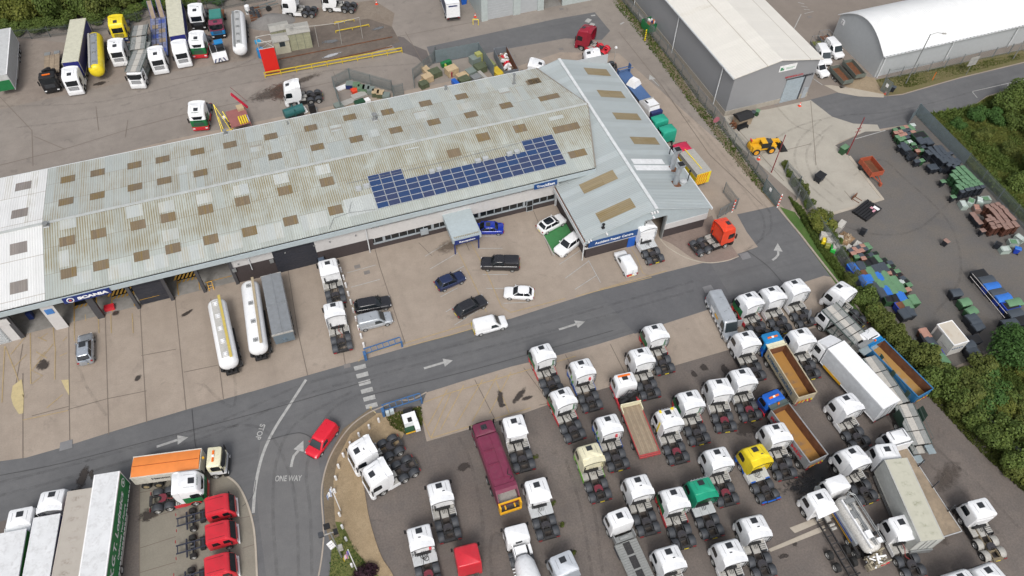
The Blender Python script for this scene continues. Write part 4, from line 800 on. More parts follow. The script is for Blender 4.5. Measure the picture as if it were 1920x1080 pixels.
    for sx in (-1,1):
        fender(t,sx*.90,2.02,fm); fender(t,sx*.90,.78,fm)
        m=MB(); X0,X1=sorted((sx*.55,sx*1.20)); m.box(X0,X1,2.75,3.7,.42,1.0); o=m.build('fuel_tank',LGREY if sx<0 else DGREY,t)
        m=MB()
        for k in range(3): m.box(X0,X1,2.80+k*.2,2.94+k*.2,1.0,1.035)
        m.box(X0,X1,3.42,3.8,1.0,1.06); m.build('step_plate',LGREY,o)
        if skirt is not None:
            X0,X1=sorted((sx*1.21,sx*1.245)); m=MB(); m.prismx([(2.62,.42),(3.85,.38),(3.85,1.08),(2.62,.98)],X0,X1); m.build('side_skirt',skirt,t)
        m=MB(); m.box(*sorted((sx*.78,sx*1.15)),.02,.08,.62,.78); m.build('rear_lamp',LRED,t)
    if deck=='narrow':
        m=MB(); m.box(-.38,.38,2.55,3.75,1.0,1.05); m.build('catwalk',LGREY,t)
    elif deck=='full':
        m=MB(); m.box(-1.2,1.2,2.5,3.75,1.04,1.09); m.build('deck_plate',pm('clean_deck_plate',(.50,.52,.53),.5,dirt=.2),t)
        m=MB(); m.box(-.41,-.39,2.5,3.75,1.09,1.094); m.box(.39,.41,2.5,3.75,1.09,1.094); m.build('deck_seam',DGREY,t)
    wheels(t,[.78,2.02],r=.48,wd=.52,rim=rimmat)
    f5=MB(); f5.prism([(-.42,1.0),(-.48,1.35),(-.40,1.72),(-.15,1.85),(.15,1.85),(.40,1.72),(.48,1.35),(.42,1.0),(.12,1.35),(-.12,1.35)],1.08,1.14); f5.box(-.5,.5,1.2,1.6,.95,1.08,1)
    f5.build('fifth_wheel',[fw_ or FWH,CHASS],t)
    m=MB(); m.box(-.55,.55,.0,.28,.78,.98); m.box(-1.15,1.15,.02,.1,.6,.72); m.build('rear_frame',chmat or CHASS,t)
    if lightbar:
        m=MB(); m.tube([(-1.05,yt+.1,zf_+.12),(1.05,yt+.1,zf_+.12)],.03)
        for k in range(6): m.cyl((-.9+.36*k,yt+.08,zf_+.12),(-.9+.36*k,yt+.2,zf_+.12),.09,n=8)
        m.build('roof_light_bar',pm('chrome',(.6,.6,.6),.2,.9) ,t)
    return t
TR={}
PROTO_USED={}
def put_tractor(key,hx,hy,rx_,ry_,label,zh=None,**kw):
    "key of the prototype, photo pixel of the roof hatch and of the rear end"
    if key not in TR:
        TR[key]=tractor(**KINDS[key]); o=TR[key]
    else: o=copy_tree(TR[key])
    zh=zh or {'high':3.68,'tall':3.85,'mid':3.3,'low':3.0}[KINDS[key].get('roof','high')]
    Rr=G(rx_,ry_,.9); H=G(hx,hy,zh); d=(H-Rr); d.z=0; u=d.normalized(); mid=(Rr+H)/2; mid.z=0
    s=mid-u*(5.10/2)           # share the length error between both ends
    o.location=(s.x,s.y,0); o.rotation_euler=(0,0,math.atan2(u.y,u.x)-PI/2)
    tag(o,label,'lorry cab','tractor units parked around the yards'); return o
KINDS={'white':dict(),'white_red5':dict(fw_=FWR),'white_skirtless':dict(skirt=BLACK),'stobart':dict(c2=GREEN,bump_=RED,skirt=RED,low=2.25),
 'stobart_red5':dict(c2=GREEN,bump_=RED,skirt=RED,fw_=FWR,low=2.25),'bluegreen':dict(c2=WHITE,bump_=BLUE,skirt=BLUE,deck='narrow'),'tall':dict(roof='tall',fw_=FWH),'tall_deck':dict(roof='tall'),
 'visor':dict(style='visor',roof='mid'),'visor_deck':dict(style='visor',roof='mid',deck='full'),'deck':dict(deck='full',fw_=FWR),'cream':dict(c1=CREAM,c2=CREAM,bump_=LIME,skirt=LIME,fw_=FWR),
 'yellow':dict(c1=YELLOW,bump_=BLUE,skirt=WHITE,deck='full',rearfill=YELLOW),'teal':dict(c1=TEAL,bump_=DGREEN,rearfill=DGREEN,deck='full',lightbar=True,skirt=DGREY),'stripe':dict(fw_=FWR,lightbar=True),
 'orange':dict(c1=ORED,roof='tall',style='flat',skirt=BLACK,bump_=BLACK,deck='narrow'),'oldwhite':dict(roof='mid',style='none',skirt=BLACK,bump_=BLACK,fend=LGREY,chmat=pm('sandy_dirty_frame',(.20,.16,.10),.9,dirt=.4)),
 'maroon':dict(c1=DRED,c2=DRED,bump_=DRED,skirt=RED,roof='tall',chmat=RED,fend=RED,rearfill=DRED),'yellowblue':dict(c1=YELLOW,bump_=NAVY,skirt=YELLOW),'blacknose':dict(bump_=BLACK,c2=BLACK),'silver':dict(c1=SILVER,style='visor',roof='mid'),'topwhite':dict(roof='tall',skirt=WHITE)}
TL=[('stobart',1015,651.5,1042,739,'white topped tractor with green and red sides, leftmost of the back row, no roof hatch'),
 ('stobart',1053.3,735.6,1082.5,824.5,'white topped tractor with green and red sides, directly behind the leftmost back row one'),
 ('bluegreen',1088.9,678.6,1115,770.4,'white tractor with blue and green lower side, on the edge of the concrete strip'),
 ('bluegreen',1139.5,785,1163.7,881,'white tractor with blue and green lower side, left of the timber flatbed lorry'),
 ('white_skirtless',1200.8,657,1223.7,747,'plain white tractor just right of the flatbed lorry crane'),
 ('stobart',1227.5,612.5,1251,700,'white topped tractor with green sides standing alone on the pale concrete by the road'),
 ('stobart',1293,738.7,1316,832.5,'white topped green sided tractor behind the yellow striped tractor'),
 ('stripe',1252.5,772.5,1277,868.7,'white tractor with yellow stripes and a roof light bar'),
 ('white_red5',1348.3,714,1365.2,810.4,'white tractor with red fifth wheel, left of a close pair mid park'),
 ('white_red5',1391,694.7,1414,790,'white tractor with red fifth wheel, right of a close pair mid park'),
 ('stobart',1404.7,553.4,1433,634,'green and red sided white tractor parked next to the silver minibus van'),
 ('white',1447.5,542.4,1472.2,623.3,'white tractor in the middle of the three at the road edge'),
 ('topwhite',1490.1,529.1,1517,611,'white tractor nearest the road, right one of the three at the road edge'),
 ('white_skirtless',1398.4,626.7,1422.2,712.9,'white tractor in front of the silver van, left of the bright blue tipper'),
 ('tall',1502.7,623.3,1524,707.8,'tall white tractor between the bright blue tipper and the long white box lorry'),
 ('white',1455.9,801.2,1478.3,897,'white tractor alongside the royal blue tipper body, just right of the yellow one'),
 ('yellow',1416.1,842.4,1447,940.5,'yellow tractor with white deck and blue chassis'),
 ('white_red5',1344.8,846.7,1369.6,947.6,'white tractor left of the yellow one, behind the teal tractor'),
 ('topwhite',1588,747.2,1619.2,837.9,'white tractor beside the rear end of the long white box lorry'),
 ('white',1597.2,843.6,1634.9,944.6,'white tractor left of the mouldy roofed curtainsider cab, by the wet black patch'),
 ('cream',1104.3,838.7,1130.3,940.5,'cream tractor with lime green lower edge'),
 ('white_skirtless',1195.5,898.3,1221,1003.6,'white tractor between the recovery lorry and the green and red one'),
 ('stobart',1263.1,922.8,1287.5,1027.5,'green and red sided white tractor touching the teal tractor'),
 ('white',1255.2,1037.3,1281,1141,'white tractor cut by the bottom edge, right of the recovery lorry bed'),
 ('teal',1314.6,904.8,1341.1,1007.7,'teal green tractor with roof light bar'),
 ('white',1414.5,976.5,1439,1083,'white tractor alone near the bottom, right one of two overlapping near the bottom edge'),
 ('white',1368.6,1025,1394,1130,'white tractor at the bottom edge, left one of two overlapping near the bottom edge'),
 ('visor',1688.2,975.1,1724,1088,'white low cab tractor with folded down deflector, next to the vacuum tanker tail'),
 ('visor',962.5,786.5,987.3,886.3,'white tractor with rear deflector flap, right beside the maroon bin lorry'),
 ('visor_deck',1004.7,904.3,1032.4,1014.9,'white tractor with full grey deck plate below the bin lorry tail lift'),
 ('white',822,907.9,846,1016.9,'white tractor with red lorry cab close behind its tail'),
 ('deck',785.2,994.9,809,1103,'white tractor with coiled hose on its deck, left of the red lorry cab'),
 ('white',669.3,844.7,752.3,826.5,'white tractor parked crosswise on the gravel edge, nearer the road'),
 ('white',696.8,888.7,780.3,865.7,'white tractor parked crosswise on the gravel edge, second of the pair'),
 ('stobart_red5',356.2,900.6,281.5,940,'green and red sided white tractor on the kerbed island above the red crew cabs'),
 ('visor',613.2,490.5,633,572,'white tractor standing against the workshop front wall'),
 ('topwhite',624.4,573,643.1,656.5,'white tractor with plain grey back, parked behind the one at the workshop wall'),
 ('orange',1364.3,418.3,1300.4,465.6,'bright orange red tractor outside the repair wing corner'),
 ('white_skirtless',538.8,158,604,176,'white tractor standing by the red sign panel in the rear yard'),
 ('white',531,-9,599,20,'white tractor at the top edge, left one of two side on'),
 ('white',606,-18,674,12,'white tractor at the top edge, right one of two side on'),
 ('maroon',1097.5,52,1139,94,'dark red high cab tractor with bright red chassis'),
 ('yellowblue',212,66,232,12,'yellow tractor with navy grille facing the yard'),
 ('white',210,111.5,235,55,'white tractor in front of the yellow one'),
 ('blacknose',362,40,378,-5,'white tractor with black nose next to the curtainsider lorry'),
 ('stobart',363,86.5,384,50,'green sided white tractor in the back row, nose to the yard'),
 ('stobart',363.5,220.5,385,178,'green sided white tractor alone behind the workshop roof edge'),
 ('oldwhite',1837.9,945.6,1873.6,1052.5,'weathered white cab with sandy chassis, nearest the right hedge'),
 ('white',1856.9,1073,1890,1175,'white tractor cut by the bottom edge at the far right'),
 ('white',1805,1084,1836,1190,'white cab roof just showing at the bottom edge left of the far right tractor')]
for a in TL:
    o=put_tractor(*a)
# roof lettering of the green sided lorries
for o in [q for q in COL.objects if q.type=='EMPTY' and q.get('category')=='lorry cab' and ('green sided' in q['label'] or 'green and red sided white tractor on' in q['label'])]:
    t=text('Stobart',pm('dark_green_letter',(.03,.09,.05),.5),o,(.62,6.0-.28,3.42),(-1,0,0),(0,-.45,.9) ,width=1.24,height=.22,ext=.004)
# white cab backed half into the repair wing door
o=tractor(deck='full',skirt=WHITE,style='flat'); tag(o,'white and grey tractor backing out of the repair wing door','lorry cab','tractor units parked around the yards')
aim(o,G(1232.8,491.5,.9),G(1213,424,3.7))
for px,py,qx,qy,lb in ((1105,99,1138,104,'white cab lorry half hidden behind the wing roof, beside the dark red tractor'),(1012,119,990,122,'white cab lorry half hidden behind the main roof, next to the skip')):
    o=copy_tree(TR['white']); tag(o,lb,'lorry cab','tractor units parked around the yards'); A_=G(px,py,3.6); B_=G(qx,qy,3.0); u=(B_-A_); u.z=0; u=u.normalized()
    fr=A_-u*(-.0); o.location=(fr.x+u.x*0-(-u.x)*0,fr.y,0); 
    s=Vector((A_.x,A_.y,0))+u*5.0; o.location=(s.x,s.y,0); o.rotation_euler=(0,0,math.atan2(-u.y,-u.x)-PI/2)

# details that tell single tractors apart
def tl(sub): return [q for q in COL.objects if q.type=='EMPTY' and q.get('label','').startswith(sub)]
def addp(sub,name,mat,fn):
    for q in tl(sub): m=MB(); fn(m); m.build(name,mat,q)
for s_ in ('white tractor with blue and green lower side','white tractor with coiled hose'): addp(s_,'red_canister',RED,lambda m:m.tbox(.75,3.68,1.6,2.1,.28,.2,.22,.2))
addp('white tractor with blue and green','green_flash',LIME,lambda m:(m.prismx([(3.95,1.1),(4.4,1.1),(4.0,1.9),(3.85,1.9)],-1.262,-1.24),m.prismx([(4.5,1.3),(4.8,1.3),(4.6,2.2),(4.4,2.2)],-1.262,-1.24)))
addp('white tractor with yellow stripes','livery_stripe',YELLOW,lambda m:(m.box(-.95,-.7,5.2,5.5,3.62,3.72),m.box(.45,.8,5.3,5.55,3.60,3.70),m.prismx([(4.2,1.1),(4.45,1.1),(4.35,3.3),(4.1,3.3)],-1.262,-1.235)))
addp('yellow tractor with white deck','blue_bracket',BLUE,lambda m:(m.box(-1.15,-.6,2.5,2.62,1.0,1.12),m.box(.6,1.15,2.5,2.62,1.0,1.12),m.box(-1.15,-.6,.05,.2,.95,1.08),m.box(.6,1.15,.05,.2,.95,1.08),m.box(-.5,.5,.0,.12,.98,1.06)))
addp('white tractor with coiled','coiled_hose',BLACK,lambda m:(m.tube([(.15+.25*math.cos(k*.6),3.0+.25*math.sin(k*.6),1.14) for k in range(14)],.03,5),m.tube([(-.4,3.6,1.2),(-.35,3.2,1.14),(0,2.9,1.13),(.3,3.2,1.14),(.4,3.7,1.2)],.025,5)))
addp('yellow tractor with white deck','looped_cable',BLACK,lambda m:m.tube([(.3,3.7,1.4),(-.2,3.5,1.3),(-.35,3.1,1.14),(.0,2.8,1.13),(.3,2.9,1.13)],.025,5))
rq=random.Random(9)
for q in [o for o in COL.objects if o.get('category')=='lorry cab' and o.name.startswith('tractor_unit')]:
    k=rq.random()
    if k<.35: m=MB(); m.tbox(rq.uniform(-.6,.6),4.35,3.72,3.80,.3,.12,.25,.1); m.build('roof_beacon_mount',DGREY,q)
    if k>.6: m=MB(); m.box(-.26,.26,-.03,.0,.74,.86); m.build('number_plate',YELLOW,q)
    if .3<k<.8: m=MB(); x=rq.uniform(-.3,.3); m.tube([(x,3.6,1.35),(x+rq.uniform(-.2,.2),3.0,1.12),(x+rq.uniform(-.3,.3),2.3,1.05),(x,1.9,1.1)],.03,5); m.build('loose_air_line',pm(rq.choice(['red_hose','yellow_hose','black_hose']),(.02,.02,.02) if k<.5 else (.3,.03,.03),.5),q)
GV='lorries and trailers parked around the yards'
def lorry(name,label,rear,front,L,zr=.9,zf_=None,cat='lorry',group=None):
    t=empty(name); tag(t,label,cat,group); Rr=G(*rear,zr); F=G(*front,zr if zf_ is None else zf_)
    u=(F-Rr); u.z=0; l=u.length; u=u.normalized(); mid=(Rr+F)/2; s=mid-u*(L/2); t.location=(s.x,s.y,0); t.rotation_euler=(0,0,math.atan2(u.y,u.x)-PI/2); return t
def part(t,name,mats,fn,smooth=None):
    m=MB(); fn(m); return m.build(name,mats,t,smooth)
def boxbody(t,y0,y1,hw,z0,z1,side,top=None,end=None,rib=None,name='box_body'):
    m=MB(); m.box(-hw,hw,y0,y1,z0,z1); b=m.build(name,side,t)
    top=top or side; m=MB(); m.box(-hw-.02,hw+.02,y0-.02,y1+.02,z1,z1+.05); r=m.build('body_roof',top,t)
    if rib:
        m=MB(); y=y0+.6
        while y<y1: m.box(-hw+.06,hw-.06,y,y+.05,z1+.05,z1+.068); y+=.62
        m.build('roof_bow',rib,r)
    m=MB()
    for sx in (-1,1):
        for yy in (y0,y1-.08): m.box(*sorted((sx*(hw-.06),sx*(hw+.03))),yy,yy+.08,z0,z1)
        m.box(*sorted((sx*(hw-.06),sx*(hw+.03))),y0,y1,z0-.12,z0); m.box(*sorted((sx*(hw-.1),sx*(hw+.035))),y0,y1,z1-.12,z1+.06)
    m.build('body_frame',end or top,t)
    m=MB(); m.box(-.012,.012,y0-.03,y0-.01,z0+.1,z1-.1); m.box(-hw+.1,hw-.1,y0-.035,y0-.02,z0+.1,z0+.14)
    for x in (-.5,.5): m.cyl((x,y0-.05,z0+.1),(x,y0-.05,z1-.1),.025,n=6)
    m.build('rear_door_bars',GREY,b)
    for sx in (-1,1):
        m=MB(); m.box(*sorted((sx*.85,sx*1.15)),y0-.04,y0,.72,.86); m.build('rear_lamp',LRED,t)
    m=MB(); m.box(-hw,hw,y0-.02,y0+.1,.5,.62); m.build('rear_bumper',CHASS,t)
    for sx in (-1,1):
        m=MB(); m.box(*sorted((sx*1.2,sx*1.24)),y0+3.6,y1-3.5 if y1-y0>11 else y0+3.7,.5,.9) if y1-y0>9 else None
        if m.v: m.build('side_guard',LGREY,t)
    return b
def trailer_run(t,y0,L,axles=3,legs=True):
    chassis(t,y0,y0+L-1,z=1.15,hw=.5); ys=[y0+1.6+1.35*k for k in range(axles)]; wheels(t,ys,hw=1.26,r=.5,wd=.36)
    if legs:
        m=MB(); 
        for sx in (-.8,.8): m.box(sx-.06,sx+.06,y0+L-3.2,y0+L-3.05,.1,1.0); m.box(sx-.15,sx+.15,y0+L-3.3,y0+L-2.95,.0,.08)
        m.build('landing_leg',GREY,t)
def tank(t,y0,y1,z,rx_,rz_,mat,hatch=5,walk=None,walk_x=.45,tail=BLACK,manl=None,strip_mat=None):
    m=MB(); n=20; rings=[]
    for y,s in ((y0,.35),(y0+.12,.7),(y0+.35,.92),(y0+.7,1),(y1-.7,1),(y1-.35,.92),(y1-.12,.7),(y1,.35)): rings.append([(rx_*s*math.cos(2*PI*i/n),y,z+rz_*s*math.sin(2*PI*i/n)) for i in range(n)][::-1])
    m.loft(rings); b=m.build('tank_barrel',mat,t,50)
    for k in range(hatch):
        y=y0+1.2+(y1-y0-2.4)*k/(hatch-1); m=MB()
        for a in range(4):
            pass
        m.tube([(-.28,y-.28,z+rz_+.03),(.22,y-.28,z+rz_+.03),(.22,y+.28,z+rz_+.03),(-.28,y+.28,z+rz_+.03),(-.28,y-.28,z+rz_+.03)],.035,5); m.cyl((-.03,y,z+rz_-.02),(-.03,y,z+rz_+.06),.2,n=10); m.build('manhole',manl or mat,b)
    if walk:
        m=MB(); m.box(walk_x,walk_x+.32,y0+.6,y1+.1,z+rz_-.06,z+rz_); m.build('walkway',walk,b)
    if strip_mat:  # strip in its own material along the top of the barrel
        m=MB(); P=[(rx_*1.006*math.cos(R(a)),z+rz_*1.006*math.sin(R(a))) for a in range(62,119,8)]
        v=[(x,y0+.8,q) for x,q in P]+[(x,y1-.6,q) for x,q in P]; k=len(P); m.add(v,[(i+1,i,k+i,k+i+1) for i in range(k-1)]); m.build('top_strip',strip_mat,b,60)
    m=MB(); m.cyl((0,y0-.15,1.0),(0,y0+.25,z-.2),.14); m.box(-.75,.75,y0-.1,y0+.5,.6,.95); m.build('discharge_pipe',tail,t)
    m=MB()
    for y in (y0+1.5,y0+4,y1-2.0): m.box(-.9,.9,y,y+.15,1.1,z-rz_*.5)
    for sx in (-1,1): m.box(*sorted((sx*1.0,sx*1.24)),y0+.4,y1-4,1.0,1.12)
    m.build('tank_cradle',CHASS,t)
# ---- trailers along the left foreground
t=lorry('curtain_trailer','trailer with white roof and green curtain side lettered K.G.T. Logistics',(165,1135),(200.5,887),11.0,4.05,4.05,'trailer')
L_=G(200.5,887,4.05)-G(165,1135,4.05); u=L_.normalized(); t.location=(G(200.5,887,4.05)-u*13.6).xy.to_3d(); KG=pm('curtain_green',(.012,.20,.055),.45,dirt=.1)
RF=pm('white_trailer_roof',(.66,.67,.68),.5,dirt=.3,var=.08,sc=.8); boxbody(t,0,13.6,1.26,1.15,4.0,KG,RF,SIGNW); trailer_run(t,0,13.6)
for s,y0_,w_,z,h in (('K.G.T. Logistics',2.6,9.2,2.25,.95),('Delivering Your Future',4.9,6.0,1.5,.45)):
    q=text(s,SIGNW,t,(1.30,y0_,z),(0,1,0),(0,0,1),width=w_,height=h,ext=.004,shear=.15,bold=.02)
m=MB(); m.cyl((1.29,12.8,2.9),(1.30,12.8,2.9),.48,n=20); m.cyl((1.30,12.8,2.9),(1.31,12.8,2.9),.36,n=20,m=1); m.box(1.31,1.32,12.65,12.95,2.75,3.1); m.build('round_emblem',[SIGNW,KG],t)
m=MB()
for k in range(26): m.box(1.27,1.31,.3+k*.52,.36+k*.52,1.02,1.3)
m.build('curtain_buckle',BLACK,t)
def sidetrailer(label,f,rr_,top,side,name='curtain_trailer',L=13.6,z=4.0,end=None,rib=None,hw=1.26):
    t=empty(name); tag(t,label,'trailer'); F=G(*f,z); u=(F-G(*rr_,z)); u.z=0;u=u.normalized(); s=F-u*L; t.location=(s.x,s.y,0); t.rotation_euler=(0,0,math.atan2(u.y,u.x)-PI/2)
    boxbody(t,0,L,hw,1.15,z-.05,side,top,end,rib); trailer_run(t,0,L); return t
MOULD=gm_=None
def mouldmat(name,a,b,sc=1.2):
    m,n,bs=newmat(name); tc=N(n,'ShaderNodeTexCoord').outputs['Object']; f=noise(n,tc,sc,5,.6,.3); g=noise(n,tc,sc*4,4,.6)
    sp=N(n,'ShaderNodeSeparateXYZ'); n.links.new(tc,sp.inputs[0]); c=mth(n,'SUBTRACT',1,mth(n,'MULTIPLY',mth(n,'ABSOLUTE',sp.outputs[0]),.85))
    rb=ramp(n,mth(n,'PINGPONG',mth(n,'DIVIDE',sp.outputs[1],.55),1),.35,.75)
    k=mth(n,'MULTIPLY',mth(n,'MULTIPLY',ramp(n,f,.42,.62),ramp(n,g,.35,.6)),mth(n,'MULTIPLY',ramp(n,c,.2,.8),rb)); n.links.new(mix(n,mth(n,'MULTIPLY',k,.75),mix(n,f,a,[q*.85 for q in a]),b),bs.inputs['Base Color']); bs.inputs['Roughness'].default_value=.8; return m
DIRTYR=mouldmat('dirty_trailer_roof',(.42,.385,.34),(.20,.165,.13)); MOULDR=mouldmat('mouldy_roof',(.50,.49,.40),(.21,.22,.14)); CREAMR=pm('cream_trailer_roof',(.56,.55,.44),.6,dirt=.2); NAVYC=pm('navy_curtain',(.025,.03,.20),.5,dirt=.1)
sidetrailer('trailer with dirty beige roof and red edged side, between two white roofed trailers',(151,918),(110,1150),DIRTYR,pm('dark_red_curtain',(.12,.02,.025),.6),end=pm('beige_edge',(.45,.41,.36),.7,dirt=.3))
t=sidetrailer('trailer with clean white roof and navy side behind a white cab',(88,967),(55,1150),RF,NAVYC)
t2=tractor(roof='tall',style='collar'); tag(t2,'white tractor coupled to the navy sided trailer','lorry cab'); t2.location=(Vector(t.location)+Matrix.Rotation(t.rotation_euler.z,3,'Z')@Vector((0,10.9,0))); t2.rotation_euler=t.rotation_euler
t=sidetrailer('white roofed trailer with bright green side at the left edge',(24,996),(0,1130),RF,pm('bright_green_side',(.05,.28,.04),.45))
t2=tractor(roof='mid',style='collar',c1=WHITE,rearfill=BLACK); tag(t2,'white tractor coupled to the bright green sided trailer','lorry cab'); t2.location=(Vector(t.location)+Matrix.Rotation(t.rotation_euler.z,3,'Z')@Vector((0,10.6,0))); t2.rotation_euler=t.rotation_euler
# ---- far left trailer and the back row
def facing(name,label,nose,tail,z,L,cat='trailer',z2=None):
    "thing whose local -? : nose pixel at height z, tail pixel at height z; local +y towards the nose"
    t=empty(name); tag(t,label,cat); F=G(*nose,z); B_=G(*tail,z if z2 is None else z2); u=F-B_; u.z=0; L=L or u.length; u=u.normalized(); s=F-u*L; t['_L']=L; t.location=(s.x,s.y,0); t.rotation_euler=(0,0,math.atan2(u.y,u.x)-PI/2); return t
t=facing('curtain_trailer','grey white box trailer with green front at the left edge of the rear yard',(-4,142),(4,60),4.0,13.6); boxbody(t,0,13.6,1.26,1.15,3.95,pm('pale_grey_side',(.50,.51,.50),.5,dirt=.2),pm('grey_trailer_roof',(.50,.51,.51),.5,dirt=.2),SIGNW); trailer_run(t,0,13.6)
m=MB(); m.box(-1.2,1.2,13.62,13.66,1.2,3.0); m.build('front_panel',GREEN,t)
def coupled(t,yoff,**kw):
    t2=tractor(**kw); t2.location=(Vector(t.location)+Matrix.Rotation(t.rotation_euler.z,3,'Z')@Vector((0,yoff,0))); t2.rotation_euler=t.rotation_euler; return t2
t=facing('curtain_trailer','cream ribbed roof trailer with navy sides in the rear row',(131,116),(142,57),3.95,12.6); boxbody(t,0,12.6,1.26,1.15,3.9,NAVYC,CREAMR,None,CREAMR); trailer_run(t,0,12.6); tag(coupled(t,10.4),'white tractor coupled to the cream roofed navy trailer','lorry cab')
t=facing('curtain_trailer','cream ribbed roof trailer with navy sides furthest back, near the tree line',(332,66),(326,14),3.95,12.0); boxbody(t,0,12.0,1.26,1.15,3.9,NAVYC,CREAMR,None,CREAMR); trailer_run(t,0,12.0); tag(coupled(t,9.9,hatch=False),'white tractor coupled to the furthest back cream roofed trailer','lorry cab')
t=facing('tanker_trailer','bright yellow tanker trailer with silver top strip',(177,126),(174,46),3.2,10.8,z2=3.2); tank(t,.2,10.8,2.2,1.2,1.2,YELLOW,4,LGREY,.55,BLUE,GREY,SILVER); trailer_run(t,0,10.8)
t=facing('tanker_trailer','white tanker trailer standing alone at the end of the rear row',(448,88),(443,10),3.0,11.6); tank(t,.2,11.6,2.15,1.2,1.15,WHITE,5,GREY,.5,BLACK,GREY,pm('chequer_top',(.42,.43,.43),.5,dirt=.5,sc=5)); trailer_run(t,0,11.6)
# low loader with blue/timber deck and ramps
t=facing('low_loader_trailer','low loader trailer with blue and timber deck and raised twin ramps',(300,107),(297,40),1.0,12.2)
part(t,'deck',pm('blue_timber_deck',(.20,.22,.34),.8,var=.5,sc=2,dirt=.4),lambda m:m.box(-1.25,1.25,0,12.0,.95,1.1))
for k in range(7):
    part(t,'deck_board',WOOD if k%3 else pm('blue_board',(.06,.10,.35),.7,dirt=.3),lambda m:m.box(-1.1+(k%2)*1.15,-.05+(k%2)*1.1,.8+k*1.5,2.0+k*1.5,1.1,1.13))
part(t,'side_rail',BLUE,lambda m:(m.box(-1.3,-1.25,0,12,.8,1.1),m.box(1.25,1.3,0,12,.8,1.1)))
for sx in (-.75,.75): part(t,'ramp',[WOOD,NAVYC],lambda m:(m.prismx([(0,1.0),(.15,1.1),(-1.6,3.6),(-1.75,3.5)],sx-.35,sx+.35),m.prismx([(0,.98),(.15,1.12),(-1.6,3.62),(-1.75,3.48)],sx-.42,sx-.35,1),m.prismx([(0,.98),(.15,1.12),(-1.6,3.62),(-1.75,3.48)],sx+.35,sx+.42,1)))
trailer_run(t,0,12); tag(coupled(t,10.0),'white tractor with black slatted grille coupled to the blue low loader','lorry cab')
# black wrecker with timber bed
t=facing('breakdown_lorry','black breakdown lorry with crane gear and timber bed at the left of the rear row',(97,168),(98,95),.9,9.5,'lorry',z2=1.2)
cab(t,9.4,2.0,'low',BLACK,BLACK,BLACK,hatch=False); chassis(t,0,7.6); wheels(t,[1.2,2.5],dual=(0,1))
part(t,'timber_bed',WOOD,lambda m:(m.box(-1.2,-.42,0,5.3,1.1,1.25),m.box(-.38,.38,0,5.3,1.1,1.25),m.box(.42,1.2,0,5.3,1.1,1.25)))
part(t,'bed_ramp',GREY,lambda m:(m.box(-1.2,-.3,-.9,0,1.1,1.3),m.box(.3,1.2,-.9,0,1.1,1.3)))
part(t,'crane',BLACK,lambda m:(m.cyl((-.2,6.2,1),(-.2,6.2,2.8),.3),m.bar((-.2,6.2,2.7),(.9,6.5,2.4),.4,.4),m.bar((-.9,5.8,2.0),(.9,5.8,1.7),.5,.5),m.cyl((.5,6.7,1),(.5,6.7,2.2),.35),m.tube([(-.9,6,1.8),(-.6,6.6,2.6),(.2,6.8,2.9),(.8,6.4,2.3)],.12)))
part(t,'beacon_bar',LAMB,lambda m:m.box(-.6,.6,8.3,8.5,3.0,3.14))
# car transporter pairs
GRNM=pm('transporter_green_grey',(.10,.135,.125),.5,.2,dirt=.4,sc=2); DECKG=pm('grating_deck',(.30,.31,.30),.6,.2,dirt=.4,sc=3)
def deckrun(t,y0,y1,z0,z1,nseg=4,hw=1.2,name='upper_deck'):
    m=MB()
    for k in range(nseg):
        a=y0+(y1-y0)*k/nseg+.06; b=y0+(y1-y0)*(k+1)/nseg-.06; za=z0+(z1-z0)*k/nseg; zb=z0+(z1-z0)*(k+1)/nseg
        for x0,x1,mi in ((-hw,-.45,0),(-.42,.42,1),(.45,hw,0)): m.add([(x0,a,za),(x1,a,za),(x1,b,zb),(x0,b,zb),(x0,a,za-.08),(x1,a,za-.08),(x1,b,zb-.08),(x0,b,zb-.08)],[(0,1,2,3),(0,4,5,1),(1,5,6,2),(2,6,7,3),(3,7,4,0)],mi)
    o=m.build(name,[DECKG,pm('pale_deck_plate',(.48,.46,.42),.6,dirt=.4,sc=3)],t)
    m=MB()
    for sx in (-1,1):
        m.bar((sx*(hw+.04),y0,z0+.02),(sx*(hw+.04),y1,z1+.02),.08,.16); m.tube([(sx*(hw+.06),y0+.3,z0+.05),(sx*(hw+.06),y0+.3,z0+.75),(sx*(hw+.06),(y0+y1)/2,(z0+z1)/2+.75),(sx*(hw+.06),y1-.3,z1+.75),(sx*(hw+.06),y1-.3,z1+.05)],.022,4)
    m.build('deck_rail',GRNM,o); return o
def transporter(label,nose,tail,z,L,open_cab=True,group=None,deckz=(2.9,3.3)):
    t=facing('car_transporter_lorry',label,nose,tail,.9 if L else z,L,'car transporter',z2=z); tag(t,group=group); L=t['_L']
    cab(t,L,1.9,'low',WHITE,WHITE,WHITE,hatch=False); chassis(t,0,L-1.8); wheels(t,[1.4,2.8],dual=(0,1)); deckrun(t,.6,L-.4,deckz[0],deckz[1],5); deckrun(t,0,L-2.2,1.1,1.15,3,1.15,'lower_deck')
    for sx in (-1,1):
        for y in (.8,L*.5,L-2.1): part(t,'deck_post',GRNM,lambda m:m.box(*sorted((sx*1.17,sx*1.25)),y,y+.12,.8,deckz[0]+.1))
    return t
t=transporter('white cab car transporter with grey green decks in the rear row',(258,160),(260,104),3.3,9.2,deckz=(3.3,3.3))
t=facing('car_transporter_trailer','car transporter trailer with grey decks behind the rear row transporter cab',(258,96),(262,50),3.4,8.5,'trailer'); deckrun(t,0,4.0,3.0,3.5,2); deckrun(t,4.2,8.2,3.4,3.6,2); deckrun(t,0,8.0,1.0,1.0,3,1.15,'lower_deck'); trailer_run(t,0,8.4,2,False)
